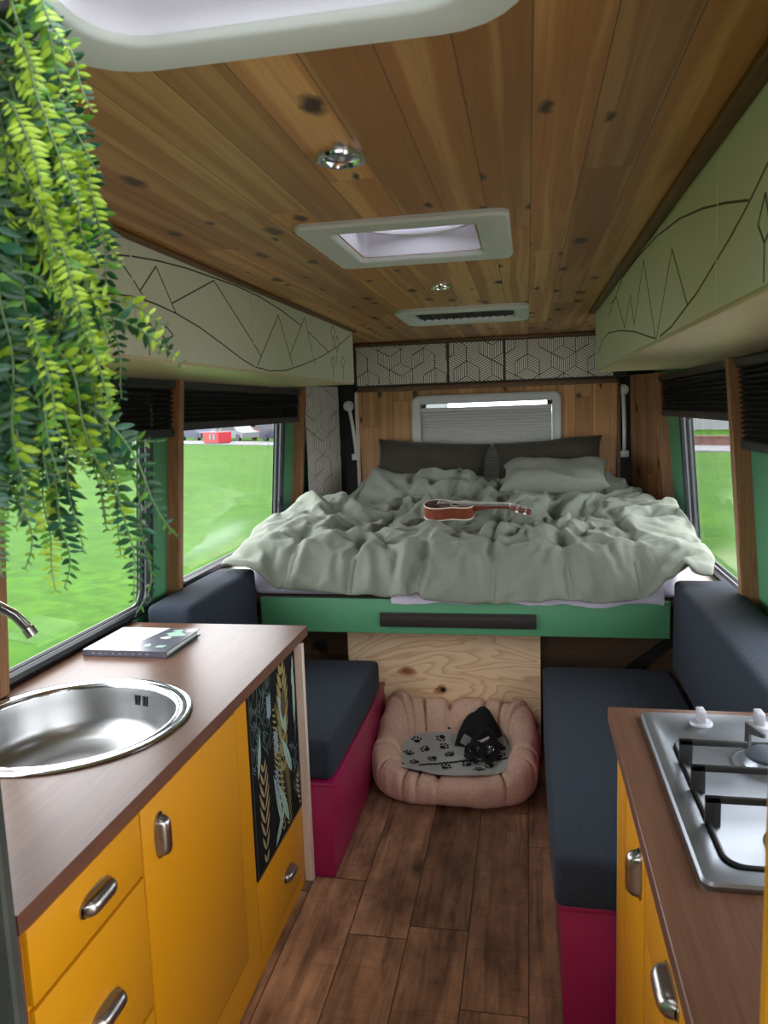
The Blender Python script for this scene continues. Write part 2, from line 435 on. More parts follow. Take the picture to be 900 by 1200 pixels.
# back wall with the hole of the small rear window
bm = NB(); RW = (-.675, .155, 1.20, 1.668, .03)
sheet(bm, [-1.5, .9], [0, 2.09], [RW], lambda x, z: (x, 4.955, z)); sheet(bm, [-1.5, .9], [-.25, 2.09], [RW], lambda x, z: (x, 5.0, z))
struct('wall_back', bm, 'blackwall', smooth=0)
# unseen cab end added behind the camera, windscreen opening shaped to limit the light
bm = NB(); sheet(bm, [-1.6, 1.0], [0, 2.09], [(-1.25, .64, 1.32, 1.92, .1)], lambda x, z: (x, FRONT_Y, z)); struct('wall_front', bm, 'black', smooth=0)
# battens between the windows
tn = 0
for s, y0, w, d, z0 in (('L', 1.725, .045, .055, .905), ('L', 2.805, .038, .055, .905), ('L', 4.48, .045, .06, .93), ('R', 2.97, .045, .06, .84), ('R', 4.60, .045, .06, .84)):
    X = WLX if s == 'L' else WRX; q = 1 if s == 'L' else -1; tn += 1
    bm = NB(); b = NB()
    vs = box(b, 0, 1, y0, y0 + w, z0, 1.80)
    for v in vs: v.co.x = X(v.co.z) + q * (d if v.co.x > .5 else -.004)
    bmesh.ops.bevel(b, geom=b.edges[:], offset=.004, segments=1, affect='EDGES'); join(bm, b, 0)
    struct('trim_%d' % tn, bm, 'post')
for x0, x1, y0, y1, z0, z1, m in ((-.924, -.900, .98, 4.10, 2.057, ZC - .001, 'cornice'), (.290, .319, .72, 3.80, 2.054, ZC - .001, 'cornice'), (-1.1, .6, 4.84, 4.885, 2.048, ZC - .001, 'cornice')):
    tn += 1; bm = NB(); rbox(bm, x0, x1, y0, y1, z0, z1, .006, 2); struct('trim_%d' % tn, bm, m)
# pale ledges under the windows
tn += 1; bm = NB(); rbox(bm, .60, .838, 1.9, 4.55, .805, .828, .004); struct('trim_%d' % tn, bm, 'sill')
tn += 1; bm = NB(); rbox(bm, -1.452, -1.30, 3.25, 4.50, .890, .908, .004); struct('trim_%d' % tn, bm, 'sill')
# pine cladding behind the bed, with a light border strip
bm = NB(); sheet(bm, [-1.088, .545], [.80, 1.79], [RW], lambda x, z: (x, 4.935, z)); o = struct('trim_%d' % (tn + 1), bm, 'pine', smooth=0); solidify(o, .012, 1); tn += 1
for x0, x1, z0, z1 in ((-1.112, -1.088, .80, 1.79), (.545, .566, .80, 1.79), (-1.112, .566, 1.757, 1.790)):
    tn += 1; bm = NB(); rbox(bm, x0, x1, 4.912, 4.95, z0, z1, .003); struct('trim_%d' % tn, bm, 'whitewood' if z0 < 1 and x0 < 0 else 'cornice')
# slanting side panels at the back corners
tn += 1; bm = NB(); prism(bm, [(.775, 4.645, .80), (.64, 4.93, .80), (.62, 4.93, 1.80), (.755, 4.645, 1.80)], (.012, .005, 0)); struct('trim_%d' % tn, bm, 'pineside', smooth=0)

# ------------------------------------------------------------------ isometric cube paper (stripes laid as thin strips)
def clip(poly, x0, x1, y0, y1):
    for ax, lim, sg in ((0, x0, 1), (0, x1, -1), (1, y0, 1), (1, y1, -1)):
        out = []
        for i in range(len(poly)):
            p, q = poly[i - 1], poly[i]; dp, dq = sg * (p[ax] - lim), sg * (q[ax] - lim)
            if dp * dq < 0:
                k = dp / (dp - dq); out.append((p[0] + (q[0] - p[0]) * k, p[1] + (q[1] - p[1]) * k))
            if dq >= 0: out.append(q)
        poly = out
        if len(poly) < 3: return []
    return poly
def cube_stripes(bm, u0, u1, v0, v1, s, f, mi, n=6, ofs=(0, 0), fill=.66):
    J = int((v1 - v0) / (1.5 * s)) + 3; I = int((u1 - u0) / (1.732 * s)) + 3
    for j in range(-2, J):
        for i in range(-2, I):
            c = (u0 + ofs[0] + (i + .5 * (j % 2)) * 1.732 * s, v0 + ofs[1] + j * 1.5 * s)
            Vx = [(c[0] + s * math.cos(math.radians(30 + 60 * k)), c[1] + s * math.sin(math.radians(30 + 60 * k))) for k in range(6)]
            for k in (0, 2, 4):
                a = (Vx[k][0] - c[0], Vx[k][1] - c[1]); b = (Vx[(k + 2) % 6][0] - c[0], Vx[(k + 2) % 6][1] - c[1])
                if (i + j + k // 2) % 3 == 0: a, b = b, a
                for q in range(n):
                    t0, t1 = (q + (1 - fill) / 2) / n, (q + (1 + fill) / 2) / n
                    e = .035
                    P = [(c[0] + a[0] * w + b[0] * t, c[1] + a[1] * w + b[1] * t) for w, t in ((e, t0), (1 - e, t0), (1 - e, t1), (e, t1))]
                    P = clip(P, u0, u1, v0, v1)
                    if P: bm.faces.new([bm.verts.new(f(*p)) for p in P]).material_index = mi
M['paperdark'] = paint('dark paper ground', (.045, .043, .035), .7)
M['paperlite'] = paint('off white paper stripe', (.80, .78, .70), .6)
cab = thing('overhead_cabinet', 'rear overhead cabinet with three doors in striped cube pattern, above the bed', 'cabinet', (-.30, 4.90, 1.782))
bm = NB(); box(bm, -1.105, .60, 4.885, 4.945, 1.792, 2.060); part('body', bm, 'paperdark', cab, smooth=0)
for k, (a, b) in enumerate(((-1.085, -.492), (-.486, -.140), (-.134, .52))):
    bm = NB(); box(bm, a, b, 4.868, 4.884, 1.796, 2.046, 0)
    cube_stripes(bm, a + .004, b - .004, 1.80, 2.042, .084 if k != 1 else .092, lambda u, v: (u, 4.8665, v), 1, 6, (.03 * k, .05 + .03 * k))
    part('door', bm, ['paperdark', 'paperlite'], cab, smooth=0)
# curved papered panel at the left rear corner
def cp(u, v):
    t = min(1, max(0, u / .34)); an = t * .9
    return (-1.365 + .20 * math.sin(an) * .95, 4.61 + .27 * t - .02 * math.sin(PI * t), v)
bm = NB(); N = 10
for i in range(N):
    q = [bm.verts.new(cp(*p)) for p in ((.34 * i / N, .93), (.34 * (i + 1) / N, .93), (.34 * (i + 1) / N, 1.80), (.34 * i / N, 1.80))]; bm.faces.new(q)
cube_stripes(bm, 0, .34, .93, 1.80, .088, lambda u, v: tuple(Vector(cp(u, v)) + Vector((.004, -.004, 0))), 1, 6, fill=.58)
bm2 = NB(); tn += 1; struct('trim_%d' % tn, bm, ['paperdark', 'paperlite'], smooth=60); bm2.free()

# ------------------------------------------------------------------ side overhead cabinets with engraved mountains
ENG_L = [[(1.563, 2.032), (1.599, 2.057), (1.666, 2.014), (1.742, 1.967), (1.795, 1.928)], [(1.666, 2.014), (1.744, 2.025), (1.876, 2.038), (2.037, 2.048), (2.226, 2.052), (2.422, 2.056), (2.653, 2.05), (2.891, 2.031), (3.137, 2.001)], [(1.528, 1.912), (1.626, 1.922), (1.736, 1.93), (1.842, 1.927), (1.961, 1.916), (2.113, 1.893), (2.265, 1.86), (2.438, 1.821), (2.551, 1.803), (2.71, 1.796), (2.891, 1.806), (3.145, 1.842), (3.447, 1.894), (3.744, 1.959), (4.099, 2.06)], [(1.768, 1.948), (1.861, 2.022), (1.957, 1.918)], [(1.941, 1.941), (2.231, 2.044), (2.53, 1.892), (2.614, 1.846)], [(2.573, 1.809), (2.836, 2.01), (2.993, 1.825)], [(2.956, 1.868), (3.188, 2.04), (3.321, 1.851)], [(3.238, 1.985), (3.578, 1.921)], [(1.796, 1.836), (1.767, 1.852), (1.803, 1.876), (1.83, 1.858), (1.796, 1.836), (1.793, 1.793)], [(1.892, 1.84), (1.856, 1.856), (1.894, 1.876), (1.933, 1.856), (1.892, 1.84), (1.89, 1.793)], [(3.662, 1.941), (3.67, 1.985), (3.629, 2.017), (3.671, 2.057), (3.713, 2.025), (3.67, 1.985)], [(3.729, 1.872), (3.733, 1.931), (3.703, 1.969), (3.748, 2.013), (3.785, 1.975), (3.733, 1.931)], [(3.643, 1.795), (3.646, 1.846), (3.61, 1.876), (3.65, 1.907), (3.682, 1.88), (3.646, 1.846)], [(3.85, 1.794), (3.855, 1.863), (3.807, 1.888), (3.858, 1.917), (3.907, 1.893), (3.855, 1.863)]]
ENG_R = [[(3.201, 1.979), (2.955, 2.022), (2.746, 2.059), (2.406, 2.068), (2.053, 2.044), (1.762, 2.019), (1.545, 1.987), (1.377, 1.955), (1.24, 1.925)], [(1.151, 1.95), (1.242, 1.919), (1.335, 1.894), (1.446, 1.87), (1.579, 1.841), (1.671, 1.828), (1.841, 1.803), (1.991, 1.79)], [(2.042, 1.794), (1.846, 1.973), (1.666, 1.829)], [(2.453, 1.871), (2.274, 2.026), (2.055, 1.795)], [(3.149, 2.017), (2.936, 2.015), (2.681, 1.88)], [(2.681, 1.884), (2.544, 1.971), (2.453, 1.866)], [(3.628, 1.863), (3.494, 1.903), (3.198, 1.913), (2.816, 1.886), (2.452, 1.849), (2.222, 1.817), (2.041, 1.789)], [(1.153, 1.789), (1.155, 1.848), (1.188, 1.879), (1.157, 1.914), (1.129, 1.862), (1.155, 1.848)]]
def seg_clip(p, q, a, b):
    (y0, z0), (y1, z1) = p, q
    if max(y0, y1) < a or min(y0, y1) > b: return None
    def at(y): return (y, z0 + (z1 - z0) * (y - y0) / (y1 - y0))
    P, Q = p, q
    if y0 < a: P = at(a)
    if y0 > b: P = at(b)
    if y1 < a: Q = at(a)
    if y1 > b: Q = at(b)
    return P, Q
def side_cabinet(label, xf, xw, y0, y1, z0, z1, seams, eng, q, name='overhead_cabinet'):
    t = thing(name, label, 'cabinet', ((xf + xw) / 2, (y0 + y1) / 2, z0))
    bm = NB(); box(bm, min(xf - q * .018, xw), max(xf - q * .018, xw), y0, y1, z0 + .016, z1 - .004, 0); part('body', bm, 'sage', t, smooth=0)
    bm = NB(); rbox(bm, min(xf - q * .004, xw), max(xf - q * .004, xw), y0, y1 - .002, z0 - .004, z0 + .015, .002); part('bottom_board', bm, 'birch', t)
    cuts = [y0] + seams + [y1]
    for a, b in zip(cuts, cuts[1:]):
        bm = NB(); a += .0015; b -= .0015
        rbox(bm, min(xf, xf - q * .017), max(xf, xf - q * .017), a, b, z0 + .004, z1 - .004, .001, 1)
        for ln in eng:
            for p, r in zip(ln, ln[1:]):
                s = seg_clip(p, r, a + .003, b - .003)
                if not s: continue
                zz = lambda v: min(max(v, z0 + .008), z1 - .012)
                (ya, za), (yb, zb) = s
                if abs(ya - yb) + abs(za - zb) < .002: continue
                wire(bm, [(xf, ya, zz(za)), (xf, yb, zz(zb))],   .0042, (q * .0006, 0, 0), 1)
        part('door', bm, ['sage', 'engrave'], t, smooth=30)
    return t
side_cabinet('left sage overhead cabinet engraved with mountain lines, above the sink worktop and left windows', -.925, -1.385, .98, 4.10, 1.787, 2.068, [1.735, 2.545, 3.29], ENG_L, 1)
side_cabinet('right sage overhead cabinet engraved with mountain lines, above the hob and right windows', .32, .772, .72, 3.80, 1.787, 2.068, [1.43, 2.05, 2.95], ENG_R, -1)

# ------------------------------------------------------------------ things in the ceiling
def hatch(name, label, cat, o, h, zb, depth, r, lip=.05):
    """white framed opening: outer outline o, opening h (x0,x1,y0,y1), underside at zb"""
    t = thing(name, label, cat, ((o[0] + o[1]) / 2, (o[2] + o[3]) / 2, ZC))
    def L(b, ins, z, rr): return [(x, y, z) for x, y in rrect(b[0] + ins, b[1] - ins, b[2] + ins, b[3] - ins, max(.004, rr - ins), 6)]
    bm = NB()
    loft(bm, [L(o, 0, ZC + .001, r), L(o, 0, zb + .006, r), L(o, .006, zb, r), L(h, -.010, zb, r * .6), L(h, -.004, zb + .003, r * .6), L(h, 0, zb + .012, r * .6)])
    part('frame', bm, 'white', t)
    bm = NB(); loft(bm, [L(h, 0, zb + .010, r * .6), L(h, .012, ZC + depth, r * .6), L(h, .05, ZC + depth, r * .6)]); part('liner', bm, 'liner', t)
    return t
t = hatch('roof_hatch', 'large white framed roof hatch with a dark screen, nearest above the camera', 'roof hatch', (-.525, .012, .33, .90), (-.455, -.05, .40, .835), 2.045, .07, .10)
bm = NB(); n = 3
for i in range(n):
    y0 = .74 + .105 * i / n * 0 + .033 * i; z = 2.098
    prism(bm, [(-.462, y0, z), (-.042, y0, z), (-.042, y0 + .0165, z - .005), (-.462, y0 + .0165, z - .005)], (0, 0, .002)); prism(bm, [(-.462, y0 + .0165, z - .005), (-.042, y0 + .0165, z - .005), (-.042, y0 + .033, z), (-.462, y0 + .033, z)], (0, 0, .002))
M['screen'] = paint('dark insect screen', (.035, .030, .042), .8, var=.6, scale=90)
part('pleated_screen', bm, 'screen', t, smooth=0)
t = hatch('roof_hatch', 'white framed roof hatch with bright milky dome, middle of the ceiling', 'roof hatch', (-.535, -.036, 1.755, 2.275), (-.455, -.115, 1.835, 2.195), 2.056, .085, .035)
bm = NB(); c = (-.285, 2.015, 2.150)
lathe(bm, [(.0, .06), (.08, .055), (.15, .035), (.19, 0)], c, 40, sx=.95); part('dome', bm, 'smoke', t)
bm = NB(); tube(bm, [(c[0] + .168 * math.cos(2 * PI * k / 48), c[1] + .162 * math.sin(2 * PI * k / 48), c[2] - .022) for k in range(48)], .010, 8, closed=True); part('dome_rim', bm, 'liner', t)
bm = NB()
for i in range(5): rbox(bm, -.44, -.40 + .008 * (i % 2), 2.05 + .02 * i, 2.056 + .02 * i, 2.135, 2.140, .001, 1)
part('mechanism', bm, 'black', t)
t = hatch('roof_vent', 'low white framed roof vent with dark opening, furthest along the ceiling', 'roof vent', (-.575, .012, 3.345, 3.885), (-.51, -.055, 3.425, 3.80), 2.05, .05, .08)
bm = NB(); lp = rrect(-.505, -.06, 3.43, 3.795, .05, 6); prism(bm, [(x, y, 2.070) for x, y in lp], (0, 0, .008)); part('cover', bm, 'black', t)
bm = NB()
for i in range(12): rbox(bm, -.49 + .035 * i, -.482 + .035 * i, 3.44, 3.785, 2.064, 2.0695, .001, 1)
part('louvre', bm, 'black', t)
for lb, x, y, r in (('larger looking chrome ceiling spotlight, between the near hatch and the middle hatch', -.306, 1.322, .043), ('small chrome ceiling spotlight between the middle hatch and the dark vent', -.295, 2.763, .040)):
    t = thing('ceiling_spotlight', lb, 'ceiling light', (x, y, ZC), 'chrome ceiling spotlights')
    bm = NB(); lathe(bm, [(r, 0), (r, -.006), (r * .95, -.011), (r * .80, -.011), (r * .74, -.004), (r * .70, -.003)], (x, y, ZC), 32); part('bezel', bm, 'chrome', t)
    bm = NB(); lathe(bm, [(.001, -.0035), (r * .25, -.0042), (r * .5, -.0034), (r * .72, -.003)], (x, y, ZC), 32, cap0=True); part('reflector', bm, 'steel', t)
    bm = NB(); lathe(bm, [(r * .16, -.0035), (r * .14, -.009), (.001, -.010)], (x, y, ZC), 16, cap1=True); part('bulb', bm, 'framegrey', t)

# ------------------------------------------------------------------ blinds
def blind(label, s, y0, y1, zb, zt, q):
    X = WLX if s == 'L' else WRX
    t = thing('pleated_blind', label, 'blind', (X(zt) + q * .02, (y0 + y1) / 2, zt), 'black pleated blinds')
    def bar(nm, za, zc, d0, d1, mat):
        bm = NB(); b = NB(); vs = box(b, 0, 1, y0, y1, za, zc)
        for v in vs: v.co.x = X(v.co.z) + q * (d1 if v.co.x > .5 else d0)
        bmesh.ops.bevel(b, geom=b.edges[:], offset=.004, segments=2, affect='EDGES'); join(bm, b, 0); part(nm, bm, mat, t)
    bar('head_rail', zt - .03, zt, .008, .04, 'rubber'); bar('bottom_rail', zb, zb + .032, .010, .036, 'rubber')
    bm = NB(); n = max(6, int((zt - zb - .06) / .009)); rows = []
    for i in range(n + 1):
        z = zb + .03 + (zt - .03 - zb - .03) * i / n; d = .034 if i % 2 else .014
        rows.append([(X(z) + q * d, y0 + .004, z), (X(z) + q * d, y1 - .004, z)])
    R = [[bm.verts.new(p) for p in r] for r in rows]
    for a, b in zip(R, R[1:]): bm.faces.new((a[0], a[1], b[1], b[0]))
    o = part('pleats', bm, 'blind', t, smooth=0)
    bm = NB(); rbox(bm, *(sorted((X(zb) + q * .034, X(zb) + q * .046))), (y0 + y1) / 2 - .02, (y0 + y1) / 2 + .02, zb - .006, zb + .010, .003); part('pull_tab', bm, 'rubber', t)
blind('black pleated blind over the left window beside the sink, behind the hanging fern', 'L', 1.815, 2.80, 1.565, 1.780, 1)
blind('black pleated blind over the left window at the foot of the bed', 'L', 2.848, 4.475, 1.585, 1.780, 1)
blind('black pleated blind over the right window beside the bed', 'R', 3.02, 4.615, 1.553, 1.780, -1)
blind('black pleated blind at the right picture edge, pulled lower, above the hob side bench', 'R', 1.2, 2.965, 1.455, 1.780, -1)

# ------------------------------------------------------------------ rear window
g = sgroup('window_5', (-.26, 4.92, 1.2))
def LX(b, ins, y, r): return [(x, y, z) for x, z in rrect(b[0] + ins, b[1] - ins, b[2] + ins, b[3] - ins, max(.003, r - ins), 6)]
RO = (-.735, .208, 1.14, 1.722)
bm = NB(); loft(bm, [LX(RO, 0, 4.924, .05), LX(RO, 0, 4.910, .05), LX(RO, .008, 4.904, .05), LX(RO, .02, 4.904, .05), LX(RO, .026, 4.908, .05), LX(RO, .05, 4.908, .05), LX(RO, .056, 4.915, .05), LX(RO, .056, 4.975, .05)])
part('frame', bm, 'framegrey', g)
bm = NB(); rbox(bm, -.682, .156, 4.925, 4.972, 1.666, 1.672, .002); box(bm, -.682, -.645, 4.925, 4.972, 1.640, 1.667); box(bm, .122, .156, 4.925, 4.972, 1.640, 1.667); part('gasket', bm, 'black', g, smooth=0)
bm = NB(); prism(bm, LX(RO, .05, 4.972, .05), (0, .005, 0)); part('pane', bm, 'glass', g, smooth=0)
t = thing('cassette_blind', 'grey pleated blind drawn up over the rear window behind the pillows', 'blind', (-.26, 4.94, 1.64))
bm = NB(); n = 44; rows = []
for i in range(n + 1):
    z = 1.20 + .428 * i / n; rows.append([(-.677, 4.935 + (.007 if i % 2 else 0), z), (.150, 4.935 + (.007 if i % 2 else 0), z)])
R = [[bm.verts.new(p) for p in r] for r in rows]
for a, b in zip(R, R[1:]): bm.faces.new((a[0], a[1], b[1], b[0]))
part('pleats', bm, 'greyblind', t, smooth=0)
bm = NB(); rbox(bm, -.677, .150, 4.920, 4.944, 1.618, 1.642, .003); part('top_rail', bm, 'framegrey', t)
for x in (-.42, -.12):
    bm = NB(); tube(bm, [(x, 4.932, 1.2), (x, 4.932, 1.63)], .0012, 5); part('cord', bm, 'framegrey', t)

# ------------------------------------------------------------------ white arms on the back wall
def wall_arm(label, x, z0, z1, bend, yb):
    t = thing('wall_arm', label, 'wall fitting', (x, yb, z1), 'white arms on the back wall')
    bm = NB(); tube(bm, [(x, yb, z0), (x, yb - .03, z0)], .034, 20)
    tube(bm, [(x, yb - .03, z0), (x, yb - .04, z0)], [.026, .022], 20); part('round_mount', bm, 'white', t)
    bm = NB(); pts = []
    for i in range(13):
        k = i / 12; pts.append((x + bend * (1 - (1 - k) ** 2), yb - .022 - .012 * math.sin(PI * k), z0 + (z1 - z0) * k))
    tube(bm, pts, .0125, 10); part('arm', bm, 'white', t)
    xe = x + bend
    bm = NB(); rbox(bm, xe - .028, xe + .028, yb - .034, yb, z1 - .028, z1 + .014, .006); part('square_foot', bm, 'white', t)
wall_arm('slim white curved arm left of the pine cladding, on the black wall', -1.158, 1.673, 1.345, .038, 4.953)
wall_arm('slim white straight arm right of the pine cladding behind the bed', .580, 1.712, 1.325, .010, 4.953)

